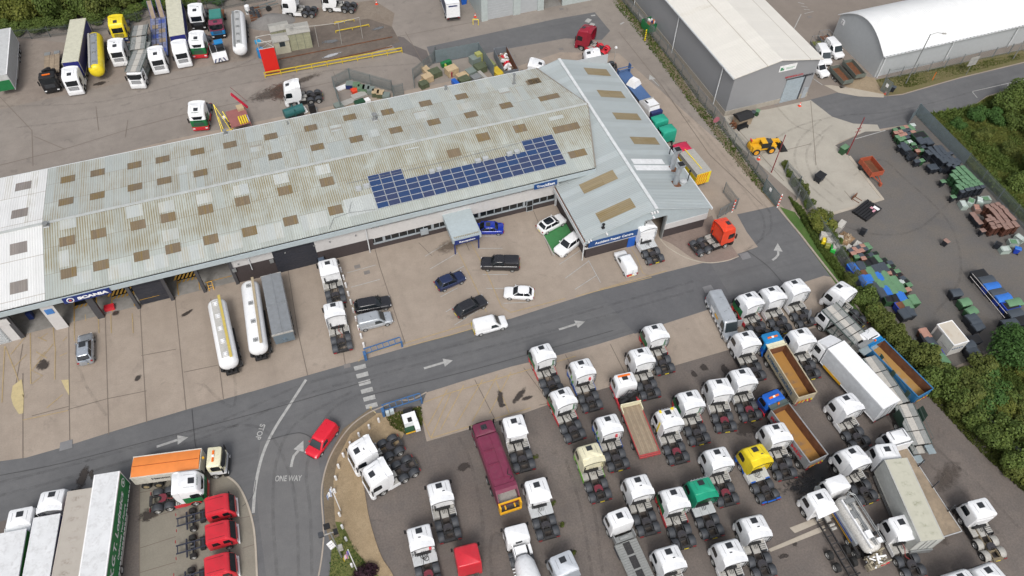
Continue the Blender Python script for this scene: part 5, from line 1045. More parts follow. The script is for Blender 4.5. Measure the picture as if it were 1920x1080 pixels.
for sx in (-1,1):
    for y in (.3,4.0,7.9): part(t,'deck_post',GRNM,lambda m:m.box(*sorted((sx*1.17,sx*1.25)),y,y+.14,.8,3.1))
t=transporter('white cab car transporter with dark green decks at the head of the right column',(1549,571),(1624,642),3.2,None)
part(t,'headboard',GREY,lambda m:m.box(-1.15,1.15,-.3,.3,3.0,3.1)); part(t,'folded_ramp',pm('pale_blue_grey',(.30,.36,.38),.5,.2,dirt=.3),lambda m:m.box(-1.25,1.25,-1.1,-.2,2.6,2.75))
part(t,'open_door',WHITE,lambda m:m.add([(-1.28,7.6,.9),(-1.9,6.9,.9),(-1.9,6.9,2.3),(-1.28,7.6,2.3)],[(0,1,2,3)]))
# second transporter trailer, no cab
t=facing('car_transporter_trailer','long grey decked car transporter trailer between the box lorry and blue tipper',(1626,670),(1689,757),2.4,None,'trailer'); L2=t['_L']
trailer_run(t,0,L2,2,False); deckrun(t,0,L2,2.3,2.5,3); deckrun(t,0,L2,1.1,1.1,3,1.15,'lower_deck')
for sx in (-1,1):
    for y in (.5,L2/2,L2-1): part(t,'deck_post',pm('dark_green_post',(.02,.05,.035),.5),lambda m:m.box(*sorted((sx*1.2,sx*1.32)),y,y+.5,.8,3.3 if y<6 else 2.6))
t=facing('car_transporter_trailer','car transporter trailer tail with green grey ramps behind the long white box lorry',(1690,757),(1713,800),1.7,5.2,'trailer'); deckrun(t,0,5.0,1.5,2.0,3,1.15); deckrun(t,-.8,4.5,.8,1.0,3,1.1,'lower_deck'); trailer_run(t,0,5,2,False)
for sx in (-1,1): part(t,'side_flap',pm('dark_green_post',(.02,.05,.035),.5),lambda m:m.add([(sx*1.2,2.4,1.0),(sx*1.25,4.2,1.0),(sx*1.5,4.0,3.0),(sx*1.45,2.7,3.0)],[(0,1,2,3)]))
part(t,'blue_grey_ramp',pm('pale_blue_grey',(.30,.36,.38),.5,.2,dirt=.3),lambda m:(m.box(-1.2,-.3,-1.8,-.9,.7,.8),m.box(.3,1.2,-1.2,-.1,1.3,1.4)))
# white tractor beside hedge with tall roof
o=put_tractor('tall',1580,541,1614,606,'tall roofed white tractor nose first beside the hedge corner, next to the transporter')
# ---- rigid box lorry
t=lorry('box_lorry','long white box lorry with day cab, longest vehicle of the right hand group',(1652,782),(1533,648),11.2,.95,1.2)
t.location=t.location; cab(t,11.2,1.8,'mid',WHITE,WHITE,WHITE,hatch=False); boxbody(t,0,9.2,1.27,1.1,3.95,pm('grey_white_box_side',(.56,.58,.60),.45,dirt=.1),pm('clean_white_roof',(.78,.79,.80),.4,var=.02),WHITE); chassis(t,0,9.6); wheels(t,[2.6],dual=(0,)); part(t,'roof_spoiler',WHITE,lambda m:m.prismx([(9.35,3.3),(10.6,3.36),(9.4,3.9)],-1.1,1.1))
part(t,'side_panel',PLANT,lambda m:m.box(-1.31,-1.28,5.6,8.6,.85,1.25))
# ---- mouldy roofed curtainsider
t=lorry('curtainsider_lorry','white cab curtainsider lorry with mouldy cream roof',(1720,1020),(1648,852),11.4,1.1,1.3)
cab(t,11.4,2.2,'mid',WHITE,WHITE,WHITE); boxbody(t,0,8.9,1.27,1.15,4.0,pm('pale_curtain',(.50,.51,.48),.6,dirt=.15),MOULDR,pm('curtain_frame',(.45,.45,.42),.5,dirt=.3)); chassis(t,0,9.4); wheels(t,[1.6,2.9],dual=(0,))
part(t,'side_guard',GREY,lambda m:(m.box(-1.3,-1.26,4.0,8.6,.75,.85),m.box(-1.3,-1.26,4.0,8.6,.5,.58)))
part(t,'tail_lift',GREY,lambda m:m.box(-1.2,1.2,-.2,-.05,.6,1.4))
# flatbed lorry behind it, roof bars on the cab
t=lorry('flatbed_lorry','white flatbed lorry with roof bars and long open timber deck, furthest right of the park',(1775,990),(1670,826),12.0,1.1,1.2)
cab(t,12.0,1.8,'low',WHITE,WHITE,WHITE,hatch=False); chassis(t,0,10.2); wheels(t,[1.8,3.2],dual=(0,1))
part(t,'roof_bars',BLACK,lambda m:m.tube([(-.8,10.6,3.08),(-.8,11.6,3.08),(.8,11.6,3.08),(.8,10.6,3.08)],.03)); part(t,'headboard',WHITE,lambda m:m.box(-1.25,1.25,9.9,10.0,1.2,2.9))
part(t,'timber_deck',WOOD,lambda m:m.box(-1.22,1.22,0,9.9,1.15,1.22)); part(t,'side_rail',pm('pale_rail',(.55,.56,.57),.5,dirt=.2),lambda m:(m.box(-1.28,-1.22,0,9.9,1.0,1.3),m.box(1.22,1.28,0,9.9,1.0,1.3),m.box(-1.28,1.28,-.06,0,1.0,1.3)))
for y in (2.2,5.0,7.6): part(t,'deck_stake',DGREY,lambda m:m.box(1.1,1.22,y,y+.1,1.22,2.9))
# ---- tippers
RSAND=mouldmat('rusty_sand_floor',(.39,.20,.05),(.15,.11,.09),.45); RSAND2=mouldmat('pale_sand_load',(.40,.23,.07),(.30,.26,.19),.4)
def tipper(name,label,rear,front,L,cabc,bodyc,c2=None,bump_=None,txt=None,tcol=None,canopy=None,beacon=None,inner=None,rim=None,cover=None,Lb=None,floor=None,zn=.9,chev=True,roof='low'):
    t=lorry(name,label,rear,front,L,zn,1.2,'tipper lorry'); cab(t,L,1.75,roof,cabc,c2,bump_,hatch=False); Lb=Lb or L-2.3
    chassis(t,.1,L-1.7); wheels(t,[.9,2.2,L-3.1],dual=(0,1),rim=rim)
    hw=1.25; z0,z1=1.15,2.75; m=MB(); th=.07
    m.box(-hw,hw,0,Lb,z0,z0+.1); m.box(-hw,-hw+th,0,Lb,z0,z1); m.box(hw-th,hw,0,Lb,z0,z1); m.box(-hw+th,hw-th,0,th,z0,z1-.1); m.box(-hw+th,hw-th,Lb-th,Lb,z0,z1+.1); body=m.build('tipper_body',bodyc,t)
    m=MB(); m.box(-hw-.04,-hw+.09,-.03,Lb,z1,z1+.07); m.box(hw-.09,hw+.04,-.03,Lb,z1,z1+.07); m.box(-hw,hw,-.05,.05,z1-.12,z1-.03)
    for k in range(7): m.box(-hw-.03,-hw,.2+k*Lb/7,.3+k*Lb/7,z0,z1); m.box(hw,hw+.03,.2+k*Lb/7,.3+k*Lb/7,z0,z1)
    m.build('body_rim',bodyc,body)
    if not cover:
        m=MB(); m.box(-hw+th,-hw+th+.02,th,Lb-th,z0+.1,z1-.02); m.box(hw-th-.02,hw-th,th,Lb-th,z0+.1,z1-.02); m.box(-hw+.1,hw-.1,Lb-th-.03,Lb-th,z0+.1,z1); m.build('body_lining',inner or RUST,body)
        m=MB(); m.box(-hw+.1,hw-.1,.1,Lb-.1,z0+.1,z0+.14); m.build('load_bed',floor or RSAND,body)
    else:
        m=MB(); n=6; P=[(-hw+2*hw*k/n) for k in range(n+1)]; v=[(x,.05,z1+.05+.18*(1-(x/hw)**2)) for x in P]+[(x,Lb-.1,z1+.05+.18*(1-(x/hw)**2)) for x in P]; m.add(v,[(i,i+1,i+n+2,i+n+1) for i in range(n)]); m.box(-.03,.03,.1,Lb-.2,z1+.225,z1+.25,1); m.build('load_sheet',[cover,pm('sheet_seam',(.35,.07,.01),.6)],t,40)
    if canopy: part(t,'canopy',canopy,lambda m:(m.box(-1.2,1.2,Lb-.1,Lb+.65,z1+.0,z1+.1),m.box(-1.2,1.2,Lb-.15,Lb-.05,z1,z1+.3)))
    if beacon: part(t,'beacon',LAMB if beacon==1 else PLANT,lambda m:m.cyl((0,Lb+.3,z1+.1),(0,Lb+.3,z1+.32),.12,n=8))
    if beacon==2 or c2 is BLUE or cabc in (BLUE,SKYB): part(t,'beacon_bar',[LAMB,WHITE],lambda m:(m.box(-.65,.65,L-1.15,L-.95,2.98,3.12),m.box(-.15,.15,L-1.16,L-.94,2.985,3.13,1)))
    if txt: text(txt,tcol,t,(-hw-.05,Lb*.93,z0+.55),(0,-1,0),(0,0,1),width=Lb*.8,height=.6,ext=.004,bold=.03)
    if chev: part(t,'chevron_board',[RED,YELLOW],lambda m:[m.add([(x,-.06,z0+.1),(x+.2,-.06,z0+.1),(x+(.4 if x<0 else 0),-.06,z0+.6),(x+(.2 if x<0 else -.2),-.06,z0+.6)],[(0,1,2,3)],int(k%2)) for k,x in enumerate([-1.1,-.85,-.6,-.35,.15,.4,.65,.9])])
    for sx in (-1,1): part(t,'rear_lamp',LRED,lambda m:m.box(*sorted((sx*.8,sx*1.1)),-.05,.0,.8,.92))
    return t
BEIGE=pm('beige_paint',(.46,.40,.28),.5,dirt=.4); BLETT=pm('blue_letter',(.03,.10,.20),.5); SILB=pm('silver_body',(.40,.41,.42),.35,.4,dirt=.2)
tipper('tipper_lorry','bright blue cab tipper with beige body lettered along its side',(1502,749),(1436,640),9.4,SKYB,BEIGE,txt='RAYMARK CONCRETE',tcol=BLETT,canopy=CREAM,beacon=None,zn=1.0,c2=BLUE)
tipper('tipper_lorry','royal blue cab tipper with silver body and rusty orange load floor',(1520,865),(1438,752),9.4,BLUE,SILB,c2=NAVY,bump_=RED,txt='READY MIX',tcol=RED,canopy=GRNM,beacon=1,zn=1.0)
tipper('tipper_lorry','bright blue tipper body with sand load, nearest the hedge',(1714,741),(1618,640),10.2,WHITE,pm('muted_blue_body',(.03,.17,.36),.5,dirt=.3),inner=RUST,canopy=SKYB,beacon=1,floor=RSAND2,zn=1.0,roof='low')
part([o for o in COL.objects if o.get('label','').startswith('bright blue tipper body')][0],'roof_spoiler',[WHITE,DGREY],lambda m:(m.prismx([(8.6,3.0),(9.7,3.05),(8.7,3.28)],-.9,.9),m.box(-.7,.7,8.55,8.65,3.05,3.2,1)))
tipper('tipper_lorry','cream cab tipper with bright orange sheeted load on the road by the kerbed island',(268,890),(418,868),9.6,CREAM,pm('cream_body',(.60,.57,.50),.5,dirt=.25),c2=WHITE,bump_=BLACK,cover=pm('orange_sheet',(.72,.22,.045),.6,var=.08),Lb=7.2,rim=pm('sandy_rim',(.30,.24,.14),.8),chev=False,beacon=2)
tp=[o for o in COL.objects if o.get('label','').startswith('cream cab tipper')][0]; text('Hanson',DKL,tp,(1.28,2.0,1.9),(0,1,0),(0,0,1),width=1.9,height=.4,ext=.004,bold=.03)
# ---- bin lorry
t=lorry('bin_lorry','maroon refuse lorry with yellow tail lift',(952,940),(906,812),9.9,1.0,1.0)
cab(t,9.9,1.9,'low',MAROON,MAROON,MAROON); chassis(t,1,8); wheels(t,[2.4,3.8],dual=(0,1))
part(t,'refuse_body',MAROON,lambda m:(m.loft([rring(1.7,7.85,1.22,1.1,1.1,.05),rring(1.7,7.85,1.25,2.0,2.0,.05),rring(1.7,7.85,1.25,3.0,3.0,.08),rring(1.75,7.8,1.05,3.25,3.25,.1)]),m.box(.25,.95,2.4,7.6,3.25,3.36),m.box(-1.0,.2,2.4,2.5,3.25,3.3),m.box(-1.0,.9,4.2,4.26,3.25,3.39),m.box(-1.0,.9,5.9,5.96,3.25,3.39)),30)
part(t,'hopper',MAROON,lambda m:(m.prismx([(1.7,1.0),(1.7,3.3),(1.2,3.3),(.25,2.5),(.25,1.0)],-1.22,-1.12),m.prismx([(1.7,1.0),(1.7,3.3),(1.2,3.3),(.25,2.5),(.25,1.0)],1.12,1.22),m.prismx([(1.7,2.9),(1.7,3.3),(1.2,3.3),(.9,3.0)],-1.12,1.12),m.box(-1.12,1.12,.3,1.7,1.0,1.3)))
part(t,'hopper_inside',LGREY,lambda m:m.box(-1.1,1.1,.35,1.6,1.3,1.5))
part(t,'tail_lift',PLANT,lambda m:(m.box(-1.25,1.25,.05,.2,2.0,2.25),m.box(-1.25,-1.05,-.4,.1,.8,2.2),m.box(1.05,1.25,-.4,.1,.8,2.2),m.box(-1.2,1.2,-.5,-.3,.7,.95),m.box(-.6,-.45,-.3,.1,1.3,1.5),m.box(.45,.6,-.3,.1,1.3,1.5)))
part(t,'roof_cable',BLACK,lambda m:m.tube([(.9,3.2,3.4),(.6,2.6,3.45),(1.0,2.2,3.4),(.7,2.0,3.4)],.04))
# ---- flatbed with crane
t=lorry('crane_flatbed_lorry','red and white flatbed lorry with black crane and timber deck',(1222,862),(1160,705),10.1,1.2,1.4)
cab(t,10.1,2.1,'mid',WHITE,WHITE,RED,hatch=True); chassis(t,0,8,RED); wheels(t,[1.9,5.4],dual=(0,))
part(t,'deck_side',pm('faded_red',(.42,.06,.06),.5,dirt=.3),lambda m:(m.box(-1.26,-1.17,0,6.5,1.05,1.3),m.box(1.17,1.26,0,6.5,1.05,1.3),m.box(-1.26,1.26,-.06,.06,1.0,1.28),m.box(-1.15,1.15,.12,.3,1.21,1.27)))
[part(t,'deck_board',[WOOD,pm('darker_board',(.27,.21,.145),.8,dirt=.3),pm('paler_board',(.32,.255,.18),.8,dirt=.3)][(k*7)%3],lambda m:m.box(-1.16+k*.233,-.935+k*.233,.3,6.5,1.14,1.2+.004*(k%3))) for k in range(10)]
part(t,'headboard',CREAM,lambda m:(m.box(-1.25,1.25,6.5,6.58,1.2,2.0),m.box(-1.25,-1.15,5.6,6.5,1.2,1.7),m.box(1.15,1.25,5.6,6.5,1.2,1.7)))
part(t,'crane',BLACK,lambda m:(m.cyl((0,7.2,1),(0,7.2,2.5),.3),m.bar((-1.0,6.9,1.5),(1.0,7.4,2.8),.35,.4),m.bar((-1,7.4,1.9),(1,7.2,2.2),.3,.3),m.box(-1.0,1.0,6.9,7.6,1.0,1.4),m.tube([(-.7,7.3,2.3),(0,7.6,2.9),(.8,7.3,2.9),(1,7,2.2)],.07)))
part(t,'beacon_bar',LAMB,lambda m:m.box(-.75,.75,9.35,9.6,3.2,3.34)); part(t,'side_rail',RED,lambda m:(m.box(-1.24,-1.14,6.5,8.1,.55,1.1),m.box(1.14,1.24,6.5,8.1,.55,1.1))); part(t,'red_reel',RED,lambda m:m.cyl((.9,6.8,1.6),(1.15,6.8,1.6),.18))
# ---- recovery slide bed
t=lorry('recovery_lorry','white cab recovery lorry with grey slatted slide bed and yellow rear chevrons on its cab',(1224,1128),(1159,985),10.6,1.1,1.2)
cab(t,10.6,2.0,'mid',WHITE,WHITE,DGREY); chassis(t,0,8.6); wheels(t,[1.8],dual=(0,))
part(t,'cab_chevron',[YELLOW,BLACK],lambda m:[(m.box(x,x+.42,8.68,8.72,2.7,2.95),[m.add([(x+.03+j*.13,8.675,2.7),(x+.09+j*.13,8.675,2.7),(x+.15+j*.13,8.675,2.95),(x+.09+j*.13,8.675,2.95)],[(0,1,2,3)],1) for j in range(3)]) for x in (-.95,.5)])
part(t,'winch_frame',GREY,lambda m:(m.box(-1.1,1.1,7.7,8.3,1.0,1.15),m.box(-1.15,-1.05,7.6,8.4,1,1.9),m.box(1.05,1.15,7.6,8.4,1,1.9),m.cyl((-.5,8,1.3),(.5,8,1.3),.18)))
part(t,'slide_bed',[DECKG,CHASS],lambda m:([m.box(-1.2,-.42,k*.26,k*.26+.22,1.12,1.18) for k in range(29)],[m.box(.42,1.2,k*.26,k*.26+.22,1.12,1.18) for k in range(29)],m.box(-1.25,1.25,0,7.6,1.0,1.1,0),[m.box(-.38,.38,.2+k*1.5,1.5+k*1.5,1.1,1.13,1) for k in range(5)]))
part(t,'side_toolbox',DGREY,lambda m:(m.box(-1.28,-1.0,6.2,7.5,.5,1.0),m.box(1.0,1.28,3,7.5,.5,1.0)))
# ---- bare chassis lorry
t=lorry('chassis_lorry','white cab with bare black chassis and four single rear wheels',(1612,1098),(1514,928),9.7,.9,1.2)
cab(t,9.7,2.2,'mid',WHITE,WHITE,WHITE); chassis(t,0,8.2,hw=.40,cross=True); wheels(t,[2.2,3.55],hw=1.25,wd=.5)
part(t,'air_deflector',WHITE,lambda m:m.add([(-1.1,7.5,3.1),(1.2,7.5,3.1),(1.35,6.9,2.9),(-1.2,6.7,2.9),(-1.2,6.7,2.2)],[(0,1,2,3),(3,4,0)])); part(t,'air_tank',LGREY,lambda m:(m.cyl((.5,6.2,.9),(1.1,6.2,.9),.16),m.cyl((.5,5.8,.9),(1.1,5.8,.9),.16),m.box(.45,.95,6.6,7.3,.6,1.1)))
# ---- vacuum tanker
t=lorry('vacuum_tanker_lorry','white vacuum tanker lorry covered in pipes and hoses, with messy tail gear',(1636,1048),(1556,917),9.6,1.0,1.2)
cab(t,9.6,1.9,'mid',WHITE,WHITE,WHITE,hatch=False); chassis(t,.6,8); wheels(t,[1.9,3.2],dual=(0,))
part(t,'sun_bar',DGREY,lambda m:m.tube([(-1.1,8.0,3.1),(-1.1,9.2,3.2),(1.1,9.2,3.2),(1.1,8.0,3.1)],.05))
tank(t,1.2,7.3,2.15,1.0,1.0,pm('grubby_white_tank',(.60,.59,.56),.4,dirt=.6,sc=3),4,None,manl=GREY)
part(t,'hose_rack',GREY,lambda m:([m.tube([(-.15+dx,1.5,3.34),(-.15+dx,6.4,3.38),(.05+dx,7.0,3.4),(.5,7.25-dx,3.4),(.95-dx,6.8,3.38),(1.0-dx,1.5,3.25)],.06) for dx in (0,.2)],[m.tube([(.75,1.6+k*.7,3.15),(1.15,1.6+k*.7,3.0)],.03) for k in range(7)]))
part(t,'top_box',[WHITE,BLACK,GREY],lambda m:(m.box(-.5,.1,2.3,3.1,3.0,3.5),m.box(.3,.8,1.6,2.1,3.0,3.4,0),m.cyl((.5,2.6,3.1),(.5,2.6,3.45),.2,n=10,m=1),m.box(-.6,-.2,4.6,5.4,3.0,3.32,2),m.box(-.7,-.55,1.4,6.8,2.95,3.25,0),m.box(-.5,.6,6.2,6.6,3.0,3.4,2)))
part(t,'side_locker',[SILVER,pm('striped_panel_blue',(.02,.06,.3),.4),PLANT],lambda m:(m.box(-1.24,-.85,2.5,7.1,1.2,1.9),m.box(-1.26,-1.24,3.0,6.8,1.4,1.6,1),m.box(-1.27,-1.25,3.0,6.9,1.0,1.08,2),m.box(.85,1.24,2.5,7.1,1.2,1.8)))
rn=random.Random(3)
part(t,'tail_gear',[pm('greasy_fittings',(.33,.29,.21),.6,.2,dirt=.6,sc=4),RED,WHITE],lambda m:([m.cyl((rn.uniform(-1,1),rn.uniform(-.2,1.3),rn.uniform(.9,2.3)),(rn.uniform(-1.1,1.1),rn.uniform(-.2,1.4),rn.uniform(1,2.6)),rn.uniform(.05,.14),n=7,m=rn.choice([0,0,0,2])) for _ in range(60)],m.box(-1.1,-.5,-.1,.5,.7,1.3),m.box(.2,1.2,-.15,-.05,1.3,1.5,1),m.box(-1.1,1.1,-.1,0,.6,.8)))
part(t,'livery_stripe',[RED,ORANGE,BLUE],lambda m:(m.box(-1.262,-1.25,7.9,8.3,1.2,1.9,0),m.box(-1.263,-1.25,8.0,8.15,1.0,1.8,2),m.box(-1.264,-1.25,8.3,8.4,1.1,2.0,1)))
# ---- mixer lorry
t=lorry('concrete_mixer_lorry','white concrete mixer lorry with big white drum at the bottom edge',(1013,1170),(962,985),9.4,1.0,1.4)
cab(t,9.4,1.9,'low',WHITE,WHITE,WHITE,hatch=False); chassis(t,0,7.8); wheels(t,[.9,2.2,6.2],dual=(0,1))
for s in (-1,1): fender(t,s*.9,6.2,DGREY); fender(t,s*.9,6.9,DGREY,r=.4)
m=MB(); n=20; rings=[]
for y,r,z in ((6.2,.35,1.9),(6.1,.7,1.9),(5.4,1.05,2.05),(3.8,1.2,2.3),(2.6,1.15,2.5),(1.0,.7,2.8),(.3,.45,3.0)): rings.append([(r*math.cos(2*PI*i/n),y,z+r*math.sin(2*PI*i/n)) for i in range(n)][::-1])
m.loft(rings); m.build('drum',WHITE,t,50); part(t,'water_tank',WHITE,lambda m:(m.box(-.6,.6,6.4,7.2,1.2,2.2),m.box(-.75,-.65,6.2,7.5,1.0,2.0),m.box(.9,1.2,6.4,7.4,1.1,1.5))); part(t,'rear_window',GLASS,lambda m:m.box(-.35,.35,7.46,7.5,2.2,2.6)); part(t,'side_ladder',WHITE,lambda m:[m.box(-1.25,-.95,y/3,y/3+.12,1.1,1.16) for y in range(5,17)])
# ---- red crew cabs with bare frames
for i,(nx,ny,lb) in enumerate(((405,945,'red crew cab on bare black frame, uppermost of the three'),(406,996,'red crew cab on bare black frame, middle of the three'),(405,1058,'red crew cab on bare black frame, lowest of the three, cut by the bottom edge'))):
    if i==0:
        t=empty('crew_cab_chassis'); m=MB(); m.loft([rring(3.3,6.15,1.08,.55,.55,.1),rring(3.3,6.2,1.14,1.0,1.0,.15),rring(3.3,6.15,1.14,1.5,1.5,.18),rring(3.35,5.7,1.08,2.3,2.3,.2),rring(3.45,5.45,1.0,2.52,2.48,.25)]); b=m.build('cab',RED,t,38)
        part(b,'windscreen',GLASS,lambda m:m.add([(-1.0,6.2,1.52),(1.0,6.2,1.52),(.92,5.82,2.25),(-.92,5.82,2.25)],[(0,1,2,3)]))
        for sx in (-1,1):
            for y in (3.9,5.0): part(b,'side_window',GLASS,lambda m:m.prismx([(y,1.55),(y+.75,1.55),(y+.6,2.15),(y,2.15)],*sorted((sx*1.10,sx*1.155))))
            part(t,'wing_mirror',BLACK,lambda m:m.tbox(sx*1.3,5.75,1.4,1.9,.18,.1,.18,.1)); part(t,'headlight',LWH,lambda m:m.box(*sorted((sx*.7,sx*1.0)),6.14,6.22,.75,.98))
        [part(b,'roof_seam',BLACK,lambda m:m.box(x,x+.02,3.6,5.3,2.5,2.525)) for x in (-.7,.68)]
        part(t,'bumper',WHITE,lambda m:m.box(-1.05,1.05,6.2,6.32,.35,.6)); chassis(t,0,5.5,pm('blue_black_frame',(.03,.035,.055),.6),hw=.42,z=.8,d=.16); wheels(t,[1.6,5.2],r=.38,wd=.42)
        part(t,'rear_axle',BLACK,lambda m:(m.cyl((-1,1.6,.4),(1,1.6,.4),.1),m.cyl((0,1.4,.45),(0,1.8,.45),.25),m.box(-.7,.7,2.4,2.9,.4,.75)))
        [part(t,'rear_lamp',LRED,lambda m:m.box(x,x+.3,-.06,0,.7,.78)) for x in (-1.05,.75)]
        proto=t
    else: t=copy_tree(proto)
    A_=G(nx,ny,2.5); B_=G(265+60-(0),ny+5+24,.8); 
    u=Vector((math.cos(R(-2.5)),math.sin(R(-2.5)),0)); s=Vector((A_.x,A_.y,0))-u*4.55; t.location=s; t.rotation_euler=(0,0,R(-2.5)-PI/2); tag(t,lb,'lorry cab','red crew cabs on bare frames')
t=lorry('lorry_cab','red high roof lorry cut by the bottom edge, behind a white tractor',(880,1150),(852,1010),6.2,1.0,3.7,'lorry cab'); cab(t,6.1,2.6,'high',RED,RED,RED,hatch=False); chassis(t,0,4); fender(t,-.9,1.4,DGREY); fender(t,.9,1.4,DGREY); wheels(t,[1.4],wd=.5)
t.location=(G(858,1040,3.7)+Vector((.5,-4.9,0))).xy.to_3d()
PSIL=pm('pale_silver_paint',(.58,.61,.65),.35,.2,dirt=.1)
t=empty('lorry_cab'); tag(t,'silver lorry cab cut by the bottom edge, left of the recovery lorry','lorry cab'); cab(t,6.05,2.4,'mid',PSIL,PSIL,PSIL); chassis(t,0,4); wheels(t,[1.2],wd=.5); part(t,'air_deflector',SILVER,lambda m:m.box(-1.1,1.1,3.1,3.7,3.0,3.15)); p=G(1056,1049,3.3); t.location=(p.x+.2,p.y-5.1,0); t.rotation_euler=(0,0,R(3))
# ---- trailers in front of the workshop doors
t=facing('tanker_trailer','white tanker trailer with yellow walkway, leftmost of three by the workshop doors',(402,556),(429,690),3.0,10.9); tank(t,.3,10.7,2.15,1.15,1.05,WHITE,5,pm('yellow_walkway',(.55,.43,.10),.7,dirt=.4),.38,BLACK,WHITE,pm('grubby_tank_top',(.50,.49,.46),.5,dirt=.5,sc=3)); trailer_run(t,0,10.9)
t=facing('tanker_trailer','white tanker trailer with brown walkway, between the yellow striped one and the silver tipper',(465,522),(484,664),3.0,11.6); tank(t,.3,11.4,2.15,1.15,1.05,WHITE,4,pm('brown_walkway',(.40,.33,.22),.7,dirt=.4),.38,BLACK,GREY,None); trailer_run(t,0,11.6)
t=facing('tipping_trailer','silver sheeted tipping trailer beside the middle tanker',(507,514),(530,628),3.1,9.6)
SHT=pm('grey_load_sheet',(.21,.225,.24),.6,dirt=.3,sc=2); part(t,'body',SILVER,lambda m:m.loft([rring(0,9.6,1.05,1.1,1.1,.1),rring(0,9.6,1.25,1.5,1.5,.1),rring(0,9.6,1.25,2.95,2.95,.1)]))
part(t,'load_sheet',SHT,lambda m:(m.prismy([(-1.26,2.92),(1.26,2.92),(1.2,3.02),(0,3.12),(-1.2,3.02)],.1,9.6),m.box(-.05,.05,.1,9.6,3.1,3.17),m.box(-1.27,1.27,4.5,4.6,2.9,3.16)))
part(t,'tail_door',pm('blue_grey_door',(.17,.22,.26),.5,.3,dirt=.3),lambda m:(m.box(-1.2,1.2,-.12,0,1.1,2.8),m.cyl((0,-.3,1.6),(0,-.1,1.6),.3))); part(t,'rim_hoop',LGREY,lambda m:(m.box(-1.3,1.3,-.14,0,2.8,3.0),m.box(-1.3,1.3,9.55,9.65,2.8,3.05))); trailer_run(t,0,9.6)
# ---- white delivery box lorry at the top, shunters and small lorries of the back row
t=lorry('box_lorry','white box lorry with navy side standing by the industrial unit',(852,38),(832,-20),8.6,.9,1.0); cab(t,8.6,1.9,'low',WHITE,WHITE,WHITE,hatch=False); boxbody(t,0,6.6,1.24,1.0,3.7,pm('navy_side',(.04,.06,.11),.5,dirt=.2),WHITE,WHITE); chassis(t,0,7); wheels(t,[1.6],dual=(0,)); part(t,'rear_door',WHITE,lambda m:m.box(-1.2,1.2,-.08,-.02,1.0,3.65)); part(t,'rear_badge',NAVY,lambda m:m.box(-.8,.8,-.1,-.085,3.1,3.35))
t=facing('flatbed_lorry','maroon roofed cab lorry with teal covered box in the rear row',(410,66),(403,12),.9,7.6,'lorry',z2=2.6); cab(t,7.6,1.8,'low',pm('maroon_roof',(.22,.04,.08),.4),SKYB,BLACK,hatch=True); chassis(t,0,6); wheels(t,[1.4],dual=(0,)); part(t,'teal_box',pm('faded_teal',(.04,.22,.19),.6,dirt=.3),lambda m:m.box(-1.0,1.0,2.6,5.4,1.2,3.0)); part(t,'rusty_flatbed',RUST,lambda m:(m.box(-1.2,1.2,0,2.6,1.0,1.2),m.box(1.1,1.4,0,5,1.0,1.5)))
t=facing('yard_shunter','blue roofed white yard shunter with chevron nose in the rear row',(415,115),(405,84),.6,5.2,'yard tug',z2=.8); part(t,'body',WHITE,lambda m:(m.box(-1.2,1.2,3.2,5.1,.5,1.2),m.box(.3,1.2,.6,3.2,.6,1.1))); part(t,'cab',[WHITE,GLASS,SKYB],lambda m:(m.box(-1.2,.2,1.8,3.9,1.2,1.7),m.box(-1.15,.15,1.85,4.0,1.7,2.5,1),m.box(-1.2,.2,1.8,3.0,2.5,2.65,2))); part(t,'engine',BLACK,lambda m:m.box(.3,1.1,1.4,3.2,1.1,1.6)); part(t,'nose_chevron',[SIGNW,NAVY],lambda m:[m.add([(-1.2+k*.3,5.12,.5),(-1.0+k*.3,5.12,.5),(-1.0+k*.3+(.3 if k<4 else -.3),5.12,1.2),(-1.2+k*.3+(.3 if k<4 else -.3),5.12,1.2)],[(0,1,2,3)],k%2) for k in range(8)]); chassis(t,0,3.4,BLUE); wheels(t,[.9,4.2])
# ---- small yard truck by the blue gate
t=lorry('yard_tug','white and green yard tug parked on the weeds beside the lower blue gate',(773,800),(762,765),3.6,.8,.8,'yard tug'); part(t,'body',WHITE,lambda m:(m.box(-1.0,.9,.8,2.4,.8,1.9),m.box(.3,1.0,-.2,1.6,.6,1.3))); part(t,'green_deck',DGREEN,lambda m:m.box(-1.1,.2,.0,.8,.6,.9)); part(t,'engine',BLACK,lambda m:(m.box(-.6,.7,2.4,3.4,.6,1.3),m.box(-.4,.2,.9,1.6,1.9,1.95))); part(t,'hazard_bumper',PLANT,lambda m:m.box(-1.1,.8,-.12,0,.6,.75)); wheels(t,[.6,2.9],hw=1.1,r=.42); t.scale=(.82,.82,.85)
